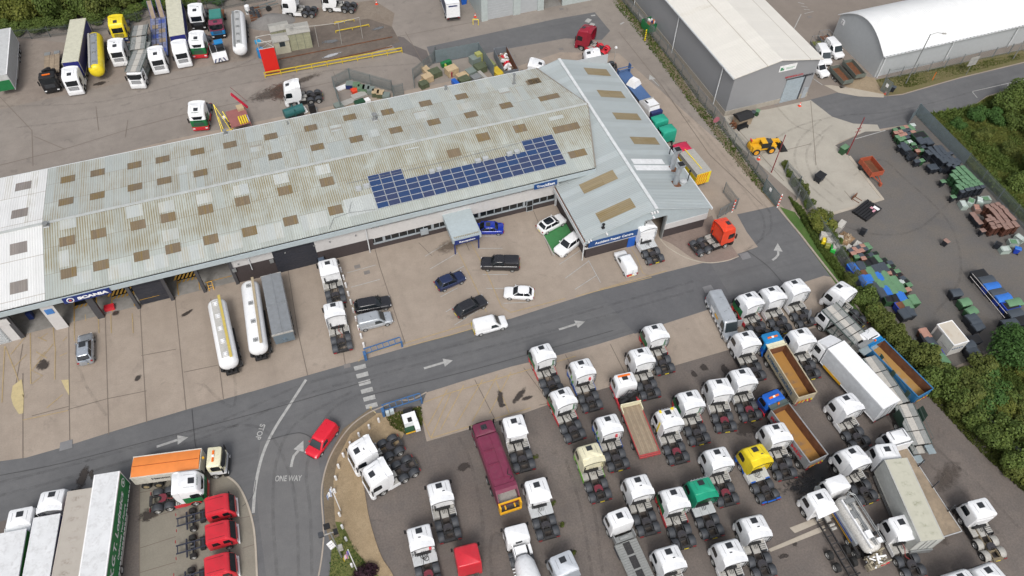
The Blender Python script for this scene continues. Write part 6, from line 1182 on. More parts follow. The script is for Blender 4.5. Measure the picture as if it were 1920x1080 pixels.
# ------------------------------------------------------------------ cars and vans
def car(name,label,cat,rear,front,col,kind='hatch',L=4.3,W=1.78,H=1.48,roofc=None,z=.6,extra=None):
    t=empty(name); tag(t,label,cat); Rr=G(*rear,z); F=G(*front,z); u=F-Rr; u.z=0; u=u.normalized(); mid=(Rr+F)/2; s=mid-u*L/2; t.location=(s.x,s.y,0); t.rotation_euler=(0,0,math.atan2(u.y,u.x)-PI/2)
    hw=W/2; b=.62*H if kind not in('van','bigvan') else min(1.15,.5*H); m=MB()
    hood={'van':L-1.05,'bigvan':L-1.15}.get(kind,L-1.2)
    m.loft([rring(.05,L-.08,hw-.08,.22,.22,.3,4),rring(0,L,hw,.42,.42,.34,4),rring(0,L-.02,hw,b-.18,b-.22,.36,4),rring(.04,L-.12,hw-.06,b,b-.12,.38,4),rring(.15,L-.45,hw-.16,b+.03,b-.04,.4,4)]); body=m.build('body',col,t,45)
    r0,r1={'hatch':(.25,.75),'suv':(.12,.5),'sedan':(.75,1.35),'coupe':(.6,1.3),'van':(.04,.12),'bigvan':(.03,.1),'pickup':(1.9,2.15),'estate':(.15,.6)}[kind]
    f0={'van':L-.95,'bigvan':L-.95,'pickup':L-1.35}.get(kind,L-1.15); f1={'van':L-1.75,'bigvan':L-1.7}.get(kind,L-1.95)
    g=[rring(r0,f0,hw-.08,b-.02,b-.06,.3,4),rring(r0+(r1-r0)*.12,f0-.08,hw-.10,b+.05,b+.02,.3,4),rring(r0+(r1-r0)*.85,f1+.1,hw-.2,H-.08,H-.08,.3,4),rring(r1,f1,hw-.24,H-.02,H-.03,.3,4),rring(r1+.1,f1-.12,hw-.36,H,H-.01,.3,4)]
    if kind in('van','bigvan'):
        m=MB(); m.loft([rring(r0,f0,hw-.03,b-.05,b-.08,.18,4),rring(r0,f0-.05,hw-.04,b+.1,b+.02,.18,4),rring(r1,f1+.12,hw-.12,H-.12,H-.14,.22,4),rring(r1+.04,f1,hw-.2,H-.03,H-.05,.25,4),rring(r1+.15,f1-.15,hw-.32,H,H-.02,.25,4)],0); cb=m.build('van_body',col,t,45)
        m=MB(); w_=hw-.2; m.add([(-w_-.03,f0-.02,b+.06),(w_+.03,f0-.02,b+.06),(w_-.08,f1+.2,H-.16),(-w_+.08,f1+.2,H-.16)],[(0,1,2,3)]); m.v=[(x,y+.05,q+.02) for x,y,q in m.v]; m.build('windscreen',GLASSB,cb)
        for sx in (-1,1):
            m=MB(); x0=sx*(hw-.02); m.prismx([(f1-.55,b+.08),(f0-.25,b+.08),(f1+.08,H-.32),(f1-.5,H-.32)],*sorted((x0,x0-sx*.09))); m.build('side_window',GLASSB,cb)
        m=MB(); m.box(-.01,.01,-.02,.0,.4,H-.2); m.box(-hw+.2,hw-.2,-.015,0,b+.0,b+.02); m.build('rear_door_gap',DGREY,cb)
    else:
        m=MB(); m.loft(g,[0,1,0,0] ); cb=m.build('cabin',[col,GLASS],t,45)
        if roofc: m=MB(); m.loft([rring(r1+.15,f1-.12,hw-.34,H-.005,H-.015,.25,4),rring(r1+.18,f1-.15,hw-.37,H+.015,H+.0,.25,4)]); m.build('roof_glass',roofc,cb)
        m=MB()
        for sx in (-1,1):
            for y in ((r1+f1)/2-.05,): m.bar((sx*(hw-.095),y,b+.03),(sx*(hw-.2),y,H-.06),.09,.03)
            m.bar((sx*(hw-.15),f0-.12,b+.02),(sx*(hw-.25),f1+.08,H-.05),.07,.05); m.bar((sx*(hw-.15),r0+.1,b+.03),(sx*(hw-.25),r1-.02,H-.06),.12,.05)
        m.build('pillars',col,cb)
        if kind=='pickup':
            m=MB(); m.loft([rring(.06,2.1,hw-.09,b-.02,b-.02,.12,4),rring(.1,2.1,hw-.12,H-.2,H-.2,.15,4),rring(.2,2.1,hw-.22,H-.04,H-.04,.2,4)]); cv=m.build('load_canopy',col,t,50); m=MB(); m.box(-hw+.085,-hw+.1,.5,1.8,b+.15,H-.25); m.box(hw-.1,hw-.085,.5,1.8,b+.15,H-.25); m.build('canopy_glass',GLASS,cv)
    for sx in (-1,1):
        m=MB(); m.tbox(sx*(hw-.28),L-.16,b-.32,b-.18,.36,.2,.3,.2); m.build('headlight',LWH,t)
        m=MB(); m.box(*sorted((sx*(hw-.26),sx*(hw-.03))),-.015,.06,b-.28,b-.1); m.build('tail_light',LRED,t)
        m=MB(); m.tbox(sx*(hw+.07),f0-.35,b+.0,b+.14,.16,.12,.16,.12); m.build('door_mirror',col if kind!='bigvan' else BLACK,t)
    m=MB(); m.box(-.5,.5,L-.06,L+.01,.3,.5); m.build('grille',BLACK,t); m=MB(); m.box(-.26,.26,-.03,-.005,.45,.57); m.build('number_plate',YELLOW,t)
    for yy in (.75 if L<5 else 1.0,L-.82 if L<5 else L-1.0):
        for sx in (-1,1): wheel(t,sx*(hw-.09),yy,.33 if H<2 else .36,.22)
    if extra: extra(t,L,hw,H,b)
    return t
CBLK=pm('black_car_paint',(.018,.018,.022),.25,coat=.6); CBLU=pm('blue_car_paint',(.008,.03,.32),.25,coat=.6,var=.05); CDBL=pm('dark_blue_car_paint',(.012,.022,.07),.25,coat=.6); CSIL=pm('silver_car_paint',(.52,.56,.61),.25,.6,coat=.4); CWH=pm('white_car_paint',(.78,.79,.80),.3,coat=.4,var=.03); CRED=pm('post_red_paint',(.62,.012,.03),.3,coat=.3,var=.04); CGS=pm('silver_grey_van_paint',(.47,.50,.53),.3,.4,coat=.4)
def spare(t,L,hw,H,b): part(t,'spare_wheel',CSIL,lambda m:m.cyl((0,-.22,.95),(0,0,.95),.33,n=16)); part(t,'sunroof',HATCH,lambda m:m.box(-.4,.4,1.75,2.6,H+.0,H+.015)); part(t,'roof_rail',DGREY,lambda m:(m.box(-.72,-.68,.7,2.7,H-.02,H+.03),m.box(.68,.72,.7,2.7,H-.02,H+.03)))
car('parked_car','silver four by four with sunroof and rear spare wheel on the left apron','car',(161,681),(161,629),CSIL,'suv',4.4,1.82,1.72,extra=spare)
def rf(t,L,hw,H,b): part(t,'sunroof',HATCH,lambda m:m.box(-.38,.38,1.9,2.5,H-.01,H+.01))
car('parked_car','bright blue saloon car beside the reception canopy','car',(944,428),(884,428),CBLU,'sedan',4.6,1.82,1.42,extra=rf)
car('parked_car','white hatchback with black glass roof charging on the green bay','car',(1012,431),(1056,408),CWH,'hatch',4.35,1.82,1.55,roofc=GLASS)
car('parked_van','white small van with side windows parked across the end of the green bay','van',(1086,444),(1044,476),CWH,'suv',4.4,1.8,1.8)
car('parked_car','white van backed with its tail to the road, red and yellow rear stickers','van',(1184,513),(1162,474),CWH,'van',4.4,1.78,1.78,extra=lambda t,L,hw,H,b:part(t,'rear_sticker',[RED,YELLOW],lambda m:(m.box(-.75,-.1,-.04,-.02,.45,.9),m.box(-.5,-.2,-.05,-.04,.5,.6,1))))
car('parked_pickup','black pickup with covered load bed','pickup',(973,496),(903,494),CBLK,'pickup',5.3,1.86,1.8)
car('parked_car','dark navy hatchback near the reception path','car',(822,536),(866,517),CDBL,'hatch',4.1,1.78,1.5,extra=lambda t,L,hw,H,b:part(t,'bonnet_flash',BLUE,lambda m:m.box(-.9,-.88,1.2,2.6,.6,.8)))
car('parked_car','black estate car at the outer end of the middle bay row','car',(855,588),(909,561),CBLK,'hatch',4.5,1.82,1.5)
car('parked_car','small white hatchback in the right hand bay row','car',(997,551),(949,548),CWH,'hatch',4.0,1.72,1.5)
car('parked_car','black long estate car above the silver grey van','car',(667,577),(730,565),CBLK,'estate',4.75,1.84,1.5)
car('parked_van','silver grey panel van beside the black estate car','van',(673,609),(733,594),CGS,'van',4.4,1.8,1.82)
car('parked_van','white panel van driving along the road edge','van',(890,617),(947,602),CWH,'van',4.45,1.82,1.85,extra=lambda t,L,hw,H,b:part(t,'hazard_panel',YELLOW,lambda m:(m.box(-.8,-.5,-.03,-.01,.4,1.3),m.box(.5,.8,-.03,-.01,.4,1.3))))
car('post_van','bright red panel van coming round the bend','van',(624,798),(583,853),CRED,'van',4.45,1.8,1.82)
car('minibus_van','long silver van with door open standing at the road edge','van',(1336,563),(1372,634),CGS,'bigvan',6.9,2.0,2.6,extra=lambda t,L,hw,H,b:(part(t,'side_panel_sign',[PLANT,SIGNW],lambda m:(m.box(hw+.0,hw+.02,3.0,3.9,1.3,1.6),m.box(hw+.0,hw+.02,1.8,2.8,1.2,1.7,1))),part(t,'chequer_stripe',[SIGNW,BLACK],lambda m:[m.box(hw-.0,hw+.015,.2+k*.4,.6+k*.4,.5,.8,k%2) for k in range(15)]),part(t,'open_door',CGS,lambda m:m.box(-hw-.9,-hw,L-1.9,L-1.82,.6,2.0))))
def pick(t,L,hw,H,b): part(t,'cage_body',GREY,lambda m:([m.box(-.95,-.9,y,y+.05,.9,2.2) for y in (-1.8,0,1.8)],[m.box(.9,.95,y,y+.05,.9,2.2) for y in (-1.8,0,1.8)],m.box(-.95,-.9,-1.8,1.8,2.15,2.2),m.box(.9,.95,-1.8,1.8,2.15,2.2),m.box(-.95,.95,-1.8,-1.75,2.15,2.2),m.box(-.95,.95,-1.8,1.9,.75,.85),m.box(-1,-.95,-1.8,1.8,.85,1.3),m.box(.95,1,-1.8,1.8,.85,1.3)))
car('cage_pickup','white crew cab pickup with caged rear bed, nearer the warehouse roof','pickup truck',(1536,95),(1550,118),CWH,'van',4.4,1.9,2.1,extra=lambda t,L,hw,H,b:(pick(t,L,hw,H,b),part(t,'green_waste',TURF,lambda m:m.box(-.8,.8,-1.6,1.6,.86,1.15))))
car('cage_pickup','white crew cab pickup with caged rear bed, further from the warehouse','pickup truck',(1552,83),(1574,106),CWH,'van',4.4,1.9,2.1,extra=lambda t,L,hw,H,b:(pick(t,L,hw,H,b),part(t,'brown_waste',RUST,lambda m:m.box(-.8,.8,-1.6,1.6,.86,1.1))))
car('parked_car','white estate car tucked behind the corner of the grey warehouse','car',(1524,118),(1547,141),CWH,'suv',4.3,1.8,1.7)
def drop(label,a,b_):
    t=empty('cage_trailer'); tag(t,label,'trailer'); A_=G(*a,.8);B_=G(*b_,.8);u=B_-A_;u.z=0;u=u.normalized();t.location=(A_.x,A_.y,0);t.rotation_euler=(0,0,math.atan2(u.y,u.x)-PI/2)
    part(t,'trailer_floor',RUST,lambda m:m.box(-.9,.9,0,4.4,.6,.7)); part(t,'mesh_side',pm('green_grey_mesh',(.13,.15,.13),.6,dirt=.3),lambda m:(m.box(-.95,-.9,0,4.4,.6,1.3),m.box(.9,.95,0,4.4,.6,1.3),m.box(-.9,.9,4.35,4.4,.6,1.3),m.box(-.9,.9,0,.05,.6,1.5)))
    part(t,'drawbar',BLACK,lambda m:m.bar((0,4.4,.6),(0,5.6,.5),.1,.1)); wheels(t,[1.8,2.6],hw=1.15,r=.3,wd=.2)
drop('grey mesh sided trailer with debris, left of two',(1590,156),(1562,126)); drop('grey mesh sided trailer with debris, right of two',(1613,145),(1586,114))
# ------------------------------------------------------------------ fences, gates, posts
GALV=pm('galvanised_steel',(.30,.33,.34),.5,.5,dirt=.25); GALVD=pm('dull_green_grey_steel',(.20,.235,.235),.6,.3,dirt=.2)
def palisade(label,pts,H=2.4,mat=None,gap=.155,name='palisade_fence',world=False,cat='fence',wd=.075,lean=0):
    mat=mat or GALV; P=[G(*p) for p in pts] if not world else [Vector((p[0],p[1],0)) for p in pts]
    t=empty(name,P[0],0,label,cat); o=P[0]; m=MB(); rl=MB(); posts=[]
    for a,b in zip(P,P[1:]):
        L=(b-a).length; u=(b-a)/L; k=0
        while k*gap<L:
            p=a+u*(k*gap)-o; h=H+random.uniform(-.02,.02)
            m.bar((p.x,p.y,.08),(p.x,p.y,h),wd,.02) if False else m.add([(p.x-u.x*wd/2,p.y-u.y*wd/2,.08),(p.x+u.x*wd/2,p.y+u.y*wd/2,.08),(p.x+u.x*wd/2,p.y+u.y*wd/2,h-.1),(p.x,p.y,h),(p.x-u.x*wd/2,p.y-u.y*wd/2,h-.1),
              (p.x-u.x*wd/4-u.y*.02,p.y-u.y*wd/4+u.x*.02,.08),(p.x-u.x*wd/4-u.y*.02,p.y-u.y*wd/4+u.x*.02,h-.1)],[(0,1,2,3,4),(0,5,6,4)]); k+=1
        for z in (.45,H-.45): rl.bar(a-o+Vector((-u.y*.04,u.x*.04,z)),b-o+Vector((-u.y*.04,u.x*.04,z)),.04,.06)
        n=max(1,int(L/2.75))
        for i in range(n+1): posts.append(a+u*(L*i/n)-o+Vector((-u.y*.07,u.x*.07,0)))
    m.build('pales',mat,t); rl.build('rail',mat,t)
    pm0=MB(); pm0.box(-.05,.05,-.05,.05,0,H-.1); q=pm0.build('post',mat,t); q.location=posts[0]
    for p in posts[1:100]: c=q.copy(); COL.objects.link(c); c.parent=t; c.location=p
    return t
palisade('long galvanised palisade fence between the service road and the grey warehouse',[(1155,-12),(1182,23),(1222,70),(1262,122),(1305,183),(1352,242),(1398,303),(1432,350)])
palisade('palisade fence behind the mown grass strip, running down beside the hedge',[(1478,345),(1503,380),(1530,428),(1560,470),(1592,520),(1612,548)])
palisade('dull palisade fence half swallowed by the long right hedge',[(1700,655),(1745,705),(1800,765),(1850,815),(1905,870),(1960,925)],mat=GALVD)
palisade('tall solid grey fence round the bin yard beside the scrubland',[(1703,233),(1716,216),(1765,267),(1806,309)],H=2.4,mat=pm('solid_grey_fence',(.22,.27,.29),.5,.3,dirt=.2),gap=.13,wd=.12)
palisade('short palisade stub on the pale pad edge near the sliding gate',[(1470,322),(1495,350),(1492,375)],H=2.2)
palisade('palisade enclosure round the green crates, left one behind the workshop',[(640,205),(627,165),(657,150),(735,172),(738,182)],mat=GALVD)
palisade('open palisade leaf at the right end of the green crate enclosure',[(738,182),(757,178)],mat=GALVD)
palisade('palisade enclosure round the timber pallets, left side',[(778,165),(776,150),(815,118),(818,108)],mat=GALVD)
palisade('solid palisade enclosure behind the timber crates beside the skip',[(818,118),(897,103),(925,145)],H=2.6,mat=pm('solid_grey_fence',(.22,.27,.29),.5),gap=.13,wd=.12)
palisade('low palisade leaf at the front corner of the repair wing',[(1355,362),(1378,392),(1360,402),(1345,410)],H=2.3)
palisade('dark chain fence along the woodland edge behind the rear lorry row',[(-60,78),(60,74),(130,66),(220,55),(300,30),(420,18),(500,2)],H=2.2,mat=pm('dark_mesh_fence',(.07,.085,.085),.6),gap=.2,wd=.04)
palisade('slim mesh fence along the foot of the barrel roofed store',[(1660,150),(1740,135),(1830,115),(1920,96),(2000,80)],H=2.3,gap=.35,wd=.04)
def gate(label,a,b,H=2.4,mat=None,name='steel_gate',bars=9):
    P=G(*a);Q=G(*b); t=empty(name,P,math.atan2(Q.y-P.y,Q.x-P.x),label,'gate'); L=(Q-P).length; mt=mat or pm('green_grey_gate',(.15,.20,.21),.5,.3)
    part(t,'gate_frame',mt,lambda m:(m.box(0,L,-.04,.04,.1,.2),m.box(0,L,-.04,.04,H-.1,H),m.box(0,.1,-.04,.04,.1,H),m.box(L-.1,L,-.04,.04,.1,H),m.box(L/2-.05,L/2+.05,-.04,.04,.1,H)))
    part(t,'gate_bars',mt,lambda m:([m.box(0,L,-.02,.02,.2+k*.25,.23+k*.25) for k in range(int(H*4)-1)],[m.box(.15+k*.16,.2+k*.16,-.03,.03,.15,H) for k in range(int(L/.16)-1)]))
    part(t,'notice',SIGNW,lambda m:m.box(L*.35,L*.35+.5,-.07,-.045,1.3,1.9)); return t
g_=gate('green grey sliding gate with white notice at the end of the service road',(1429,357),(1455,388))
def pole(name,label,cat,base,h,r,mat,extra=None):
    t=empty(name,G(*base),0,label,cat); part(t,'post',mat,lambda m:m.cyl((0,0,0),(0,0,h),r,r*.8,8)); 
    if extra: extra(t)
    return t
RW=pm('red_letter',(.5,.04,.05),.5)
pole('striped_post','red and white striped post beside the sliding gate','post',(1457,389),2.7,.1,SIGNW,lambda t:[part(t,'red_band',ORED,lambda m:m.cyl((0,0,.4+k*.6),(0,0,.65+k*.6),.11,n=8)) for k in range(4)])
pole('striped_post','red and white striped post by the repair wing corner','post',(1372,398),2.4,.09,SIGNW,lambda t:[part(t,'red_band',ORED,lambda m:m.cyl((0,0,.4+k*.6),(0,0,.65+k*.6),.1,n=8)) for k in range(4)])
pole('striped_post','bright yellow chevron post on the fence near the top','post',(1209,76),2.2,.14,YELLOW,lambda t:[part(t,'black_band',BLACK,lambda m:m.cyl((0,0,.3+k*.4),(0,0,.36+k*.4),.15,n=8)) for k in range(5)])
DRP=pm('dark_red_pole',(.22,.035,.04),.5)
pole('sign_pole','dark red pole standing on the pale pad by the bin yard','pole',(1588,290),7.3,.09,DRP,lambda t:part(t,'bracket',DRP,lambda m:(m.box(-.4,.4,-.04,.04,5.2,5.3),m.box(-.5,.5,-.04,.04,4.6,4.66))))
pole('sign_pole','dark red pole in front of the yellow loader','pole',(1446,324),7.4,.08,DRP)
def lamp(t): part(t,'lamp_arm',GREY,lambda m:m.tube([(0,0,9.5),(.9,-.3,9.9),(1.7,-.6,9.8)],.05)); part(t,'lamp_head',LGREY,lambda m:m.tbox(2.0,-.72,9.7,9.85,.7,.3,.6,.25,a=-.35))
pole('street_lamp','tall grey street lamp on the verge before the barrel roofed store','street lamp',(1698,157),9.6,.09,GREY,lamp)
pole('street_lamp','thin lamp post cut by the right edge of the verge','street lamp',(1899,111),8.5,.08,GREY)
pole('lamp_post','short white post with lamp at the wing rear corner','lamp',(1151,119),3.2,.05,LGREY,lambda t:part(t,'lamp_head',SIGNW,lambda m:m.tbox(0,0,3.1,3.4,.4,.3,.3,.25)))
pole('road_sign','white backed road sign on the verge facing away','road sign',(1811,140),3.2,.05,GREY,lambda t:part(t,'sign_plate',[LGREY,GREY],lambda m:(m.box(-.9,.9,-.03,.03,1.9,3.6),m.box(-.9,.9,-.06,-.03,2.3,2.36,1),m.box(-.9,.9,-.06,-.03,3.0,3.06,1))))
pole('bent_post','orange bent plastic post on the verge','post',(1748,150),1.6,.07,ORANGE)
pole('round_sign','round red backed sign on the fence by the warehouse corner','road sign',(1338,243),1.6,.04,GREY,lambda t:part(t,'sign_plate',pm('faded_red_sign',(.36,.12,.15),.6),lambda m:m.cyl((0,-.03,2.0),(0,.0,2.0),.55,n=18)))
# palisade-side gate at the verge
gate('grey mesh gate leaf on the corner of the verge',(1650,170),(1664,180),H=2.6,mat=GALVD)
def cone(px,py,lb):
    t=empty('traffic_cone',G(px,py),0,lb,'traffic cone'); part(t,'cone',[ORED,SIGNW],lambda m:(m.tbox(0,0,0,.05,.5,.5,.5,.5),m.cyl((0,0,.05),(0,0,.35),.2,.13,10),m.cyl((0,0,.35),(0,0,.55),.13,.09,10,1),m.cyl((0,0,.55),(0,0,.8),.09,.03,10)))
cone(1660,176,'red and white cone at the verge gate'); cone(1499,199,'red and white cone outside the grey warehouse side door'); cone(706,8,'red and white cone near the two top edge tractors'); cone(891,32,'red cone leaning by the industrial unit corner'); cone(1422,299,'red and white marker by the fence beside the loader')
# bollards
def boll(pts,group,lb,lean=0):
    pr=None
    for x,y in pts:
        if pr is None:
            pr=empty('bollard'); part(pr,'shaft',SIGNW,lambda m:(m.cyl((0,0,0),(0,0,.95),.13,.13,10),m.cyl((0,0,.95),(0,0,1.02),.13,.07,10))); part(pr,'foot',KERB,lambda m:m.cyl((0,0,0),(0,0,.04),.2,n=10)); o=pr
        else: o=copy_tree(pr)
        o.location=G(x,y); tag(o,lb,'bollard',group)
boll([(635,496),(640,510),(645,524.5),(649.5,539),(654,555),(659,570.5),(663.5,586),(668.5,601.5),(673,618),(678,634),(683,651)],'white bollards beside the two tractors','white round topped bollard in the straight row beside the parking bays')
boll([(711,792),(693,804),(674,819),(658,836),(645,857),(636,878),(631,900),(629,924),(638,968),(643,991),(650,1014),(661,1063)],'white bollards along the curved footway','white bollard in the curved row between footway and gravel')
BARB=pm('dull_blue_barrier',(.045,.14,.32),.5,dirt=.3)
palisade('see through palisade fence continuing past the green and brown bin stacks',[(1806,309),(1868,376),(1925,437),(1990,510)],H=2.5,mat=GALVD)
# blue height barriers
def barrier(label,a,b,z=1.0):
    P=G(*a);Q=G(*b); t=empty('height_barrier',P,math.atan2(Q.y-P.y,Q.x-P.x),label,'barrier'); L=(Q-P).length
    part(t,'boom',BARB,lambda m:(m.box(-.1,L,-.05,.05,1.0,1.12),m.box(-.1,L,.75,.85,.95,1.07),[m.box(k*L/6,k*L/6+.08,.0,.8,.98,1.06) for k in range(7)]))
    part(t,'end_post',BARB,lambda m:(m.box(-.3,.0,-.3,.3,0,1.3))); part(t,'end_post',BARB,lambda m:m.box(L-.1,L+.1,-.1,.1,0,1.15)); return t
barrier('blue lattice swing barrier lying along the car park edge',(688,672),(754,650)); barrier('blue lattice swing barrier beside the crossing on the weeds',(722,778),(791,756))
pole('control_box','pair of pale control boxes by the lower blue barrier','box',(733,780),.9,.05,GREY,lambda t:part(t,'box',pm('pale_blue_box',(.5,.56,.58),.5),lambda m:(m.box(-.5,-.1,-.2,.2,.5,1.2),m.box(.0,.45,-.2,.2,.6,1.3))))
# flag poles and lamp cluster by the gravel bed
def flag(label,base,top_,cols,bx):
    t=empty('flag_pole',G(*base),0,label,'flag'); h=6.2 if bx else 6.6; part(t,'pole',SIGNW,lambda m:m.cyl((0,0,0),(0,0,h),.06,.05,8))
    m=MB(); n=8; P=[]
    for i in range(n+1):
        for j in range(5): P.append((-.02-.08*i-.35*math.sin(i*.9+j*.3)*.25,-.1-.0*i+.12*math.sin(i*1.3),h-.1-j*.28-i*.14))
    f=[(i*5+j,i*5+j+1,i*5+j+6,i*5+j+5) for i in range(n) for j in range(4)]; m.add(P,f); m.m=[(k//4)%len(cols) if len(cols)>1 else 0 for k in range(len(f))]; m.build('flag_cloth',cols,t)
flag('white flag pole with hanging pale blue and white flag',(639,958),None,[SIGNW,pm('pale_blue_cloth',(.3,.4,.65),.7),SIGNW],1)
flag('white flag pole with blue red and yellow flag at the bottom edge',(671,1073),None,[pm('royal_cloth',(.1,.12,.45),.7),pm('pink_cloth',(.6,.25,.35),.7),SIGNW,YELLOW],0)
t=empty('floodlight_mast',G(641,1045),0,'grey mast with dark floodlights and white loudspeakers in the grass','lamp post'); part(t,'mast',GREY,lambda m:m.cyl((0,0,0),(0,0,7.0),.09,.07,8)); part(t,'floodlight',BLACK,lambda m:m.tbox(-.2,.7,6.9,7.2,.6,.5,.6,.5)); part(t,'floodlight',DGREY,lambda m:m.tbox(-.9,.1,6.8,7.1,.5,.5,.5,.5)); part(t,'floodlight',BLACK,lambda m:m.tbox(.5,-.1,6.9,7.2,.4,.5,.4,.5)); part(t,'cross_arm',LGREY,lambda m:m.box(-1,.6,-.04,.04,6.8,6.9))
for k in range(3): part(t,'loudspeaker',SIGNW,lambda m:m.tbox(-.45+k*.05,-.2,4.9-k*.55,5.1-k*.55,.6,.22,.6,.22,a=.4))
part(t,'junction_box',LGREY,lambda m:m.box(.05,.5,-.2,.2,2.2,3.0))
# ------------------------------------------------------------------ bins
BC={'g':pm('bin_green_lid',(.12,.24,.13),.55,dirt=.15),'G':pm('bin_green_body',(.022,.075,.028),.6),'t':pm('bin_terracotta_lid',(.40,.215,.165),.6,dirt=.15),'T':pm('bin_brown_body',(.085,.032,.02),.6),
 'k':pm('bin_grey_lid',(.055,.068,.085),.5,dirt=.1),'K':pm('bin_black_body',(.014,.017,.024),.6),'b':pm('bin_blue_lid',(.03,.16,.55),.5),'B':pm('bin_blue_body',(.012,.05,.40),.5),'w':pm('bin_pale_lid',(.50,.56,.53),.5),'W':pm('bin_pale_body',(.35,.42,.38),.5),'p':pm('bin_pink_lid',(.27,.17,.14),.6,dirt=.1)}
BODY={'g':'G','t':'T','k':'K','b':'B','w':'W','p':'T'}
BP={}
def wheelie(c,opn=False,body=None,tall=False):
    key=(c,opn,body,tall)
    if key in BP: return copy_tree(BP[key])
    t=empty('wheelie_bin'); t.scale=(1.02,1.02,1.04) if tall else (1.12,1.12,1.04); bc=BC[body or BODY[c]]; z0=-.65 if tall else 0
    m=MB(); m.tbox(0,0,.12,1.0,.40,.46,.55,.68)
    if opn: m.tbox(0,0,.99,1.05,.58,.72,.58,.72); m.tbox(0,.0,1.052,1.056,.47,.6,.47,.6,1)
    m.build('body',[bc,BLACK],t)
    if not opn: m=MB(); m.loft([rring(-.36,.36,.29,1.0,1.0,.06,2),rring(-.37,.37,.30,1.05,1.03,.06,2),rring(-.33,.31,.26,1.09,1.07,.06,2)]); m.build('lid',BC[c],t,35)
    else: m=MB(); m.tbox(0,-.38,.5,1.05,.55,.04,.55,.05,0); m.build('lid',BC[c],t)
    m=MB(); m.box(-.28,.28,-.42,-.37,.98,1.02); m.build('handle',bc,t)
    if tall: m=MB(); m.tbox(0,0,-.6,.12,.46,.55,.54,.66); m.tbox(0,0,.02,.08,.56,.70,.56,.70); m.build('nested_bin_body',bc,t)
    for sx in (-.22,.22):
        m=MB(); m.cyl((sx-.04,-.26,.13+z0),(sx+.04,-.26,.13+z0),.13,n=10); m.build('wheel',TYRE,t)
    BP[key]=t; return t
def bigbin(c,opn=False,fill=None,rnd_=False):
    key=('big',c,opn,fill)
    if key in BP: return copy_tree(BP[key])
    t=empty('wheeled_container'); bc=BC[BODY[c]]; m=MB(); m.tbox(0,0,.18,1.15,1.1,.8,1.34,1.0)
    if opn:
        m.tbox(0,0,1.14,1.22,1.40,1.08,1.40,1.08); m.tbox(0,0,1.222,1.226,1.22,.9,1.22,.9,1)
    m.build('body',[bc,{'t':RUST,None:BLACK,'r':ORED}[fill]],t)
    if not opn:
        m=MB(); n=6; v=[]; 
        for i in range(n+1):
            a=PI*i/n; v.append((-.54*math.cos(a)*1.0,1.15+.22*math.sin(a)))
        m.prismx([(p[0],p[1]) for p in v],-.69,.69); m.build('lid',BC[c],t,30)
    for sx in (-.5,.5):
        for sy in (-.35,.35): m=MB(); m.cyl((sx-.03,sy,.1),(sx+.03,sy,.1),.1,n=8); m.build('castor',TYRE,t)
    BP[key]=t; return t
def S(lst,ox,oy,sc): return [(ox+a[0]/sc,oy+a[1]/sc)+tuple(a[2:]) for a in lst]
GRN=[(335,197),(367,230),(400,260),(430,292),(458,322),(495,355),(535,388),(277,208),(307,238),(337,268),(370,302),(400,333),(438,365),(475,392),(245,245),(275,278),(318,312),(348,348),(383,375),(425,407),(218,288),(252,320),(286,362),(327,390),(368,418),(280,408),(312,436)]
FD=math.atan2((G(1868,378)-G(1770,272)).y,(G(1868,378)-G(1770,272)).x)   # fence direction
rb=random.Random(5)
def placebins(lst,z,fn,lb,grp,ang=FD,jit=.04,cat='wheelie bin'):
    for a in lst:
        p=G(a[0],a[1],z); o=fn(a); o.location=(p.x,p.y,z-1.07 if fn is not _big else 0); o.rotation_euler=(0,0,ang+rb.uniform(-jit,jit)+(a[4] if len(a)>4 else 0)); tag(o,lb(a) if callable(lb) else lb,cat,grp)
def _big(a): return bigbin(a[2].lower() if a[2].lower() in 'gtkbw' else 'g','o' in (a[3] if len(a)>3 else ''),('t' if 'T' in (a[3] if len(a)>3 else '') else None))
placebins(S(GRN,1750,280,6),1.72,lambda a:wheelie('g',tall=True),'green lidded bin on a tall stack in the green block by the fence','green stacked bins by the fence')
placebins(S([(330,470),(388,450),(440,438),(500,430),(555,415)],1750,280,6),1.72,lambda a:wheelie('k',tall=True),'dark lidded bin on a tall stack before the green block','dark stacked bins before the green block')
placebins(S([(113,357),(228,530)],1750,280,6),1.07,lambda a:wheelie('g',body='K'),'green lidded black bin standing loose beside the green block','loose green lidded bins')
BRN=[(728,612),(775,645),(815,680),(838,715),(873,748),(902,778),(910,820),(940,852),(672,625),(712,655),(748,688),(773,725),(803,758),(832,795),(850,832),(877,865),(612,638),(655,668),(686,700),(715,735),(740,770),(770,805),(797,842),(824,880),(632,750),(672,780),(714,815),(740,860),(620,792),(660,835),(683,875)]
placebins(S(BRN,1750,280,6),1.72,lambda a:wheelie('p',tall=True),'pink brown lidded bin on a tall stack in the brown block','brown stacked bins')
placebins(S([(447,725),(478,760),(502,795),(528,822),(560,908)],1750,280,6),1.07,lambda a:wheelie('p',body='K'),'pink brown lidded black bin in the low row in front of the brown block','low brown lidded bins')
BLK=[(825,470),(848,502),(870,535),(895,560),(750,485),(780,515),(805,545),(835,570),(715,530),(745,557),(885,465),(908,492),(930,522),(955,550),(890,615),(915,640),(938,665),(950,600),(975,630),(1000,655),(1025,685),(1000,590),(1040,620),(1070,650),(1090,690),(1110,640),(1140,665),(960,640),(1050,655),(918,585),(1010,712),(862,600),(1120,695),(1090,735),(985,560),(1030,550)]
placebins(S(BLK,1640,210,7.2),1.72,lambda a:wheelie('k',tall=True),'black bin on a tall black stack by the fence','black stacked bins')
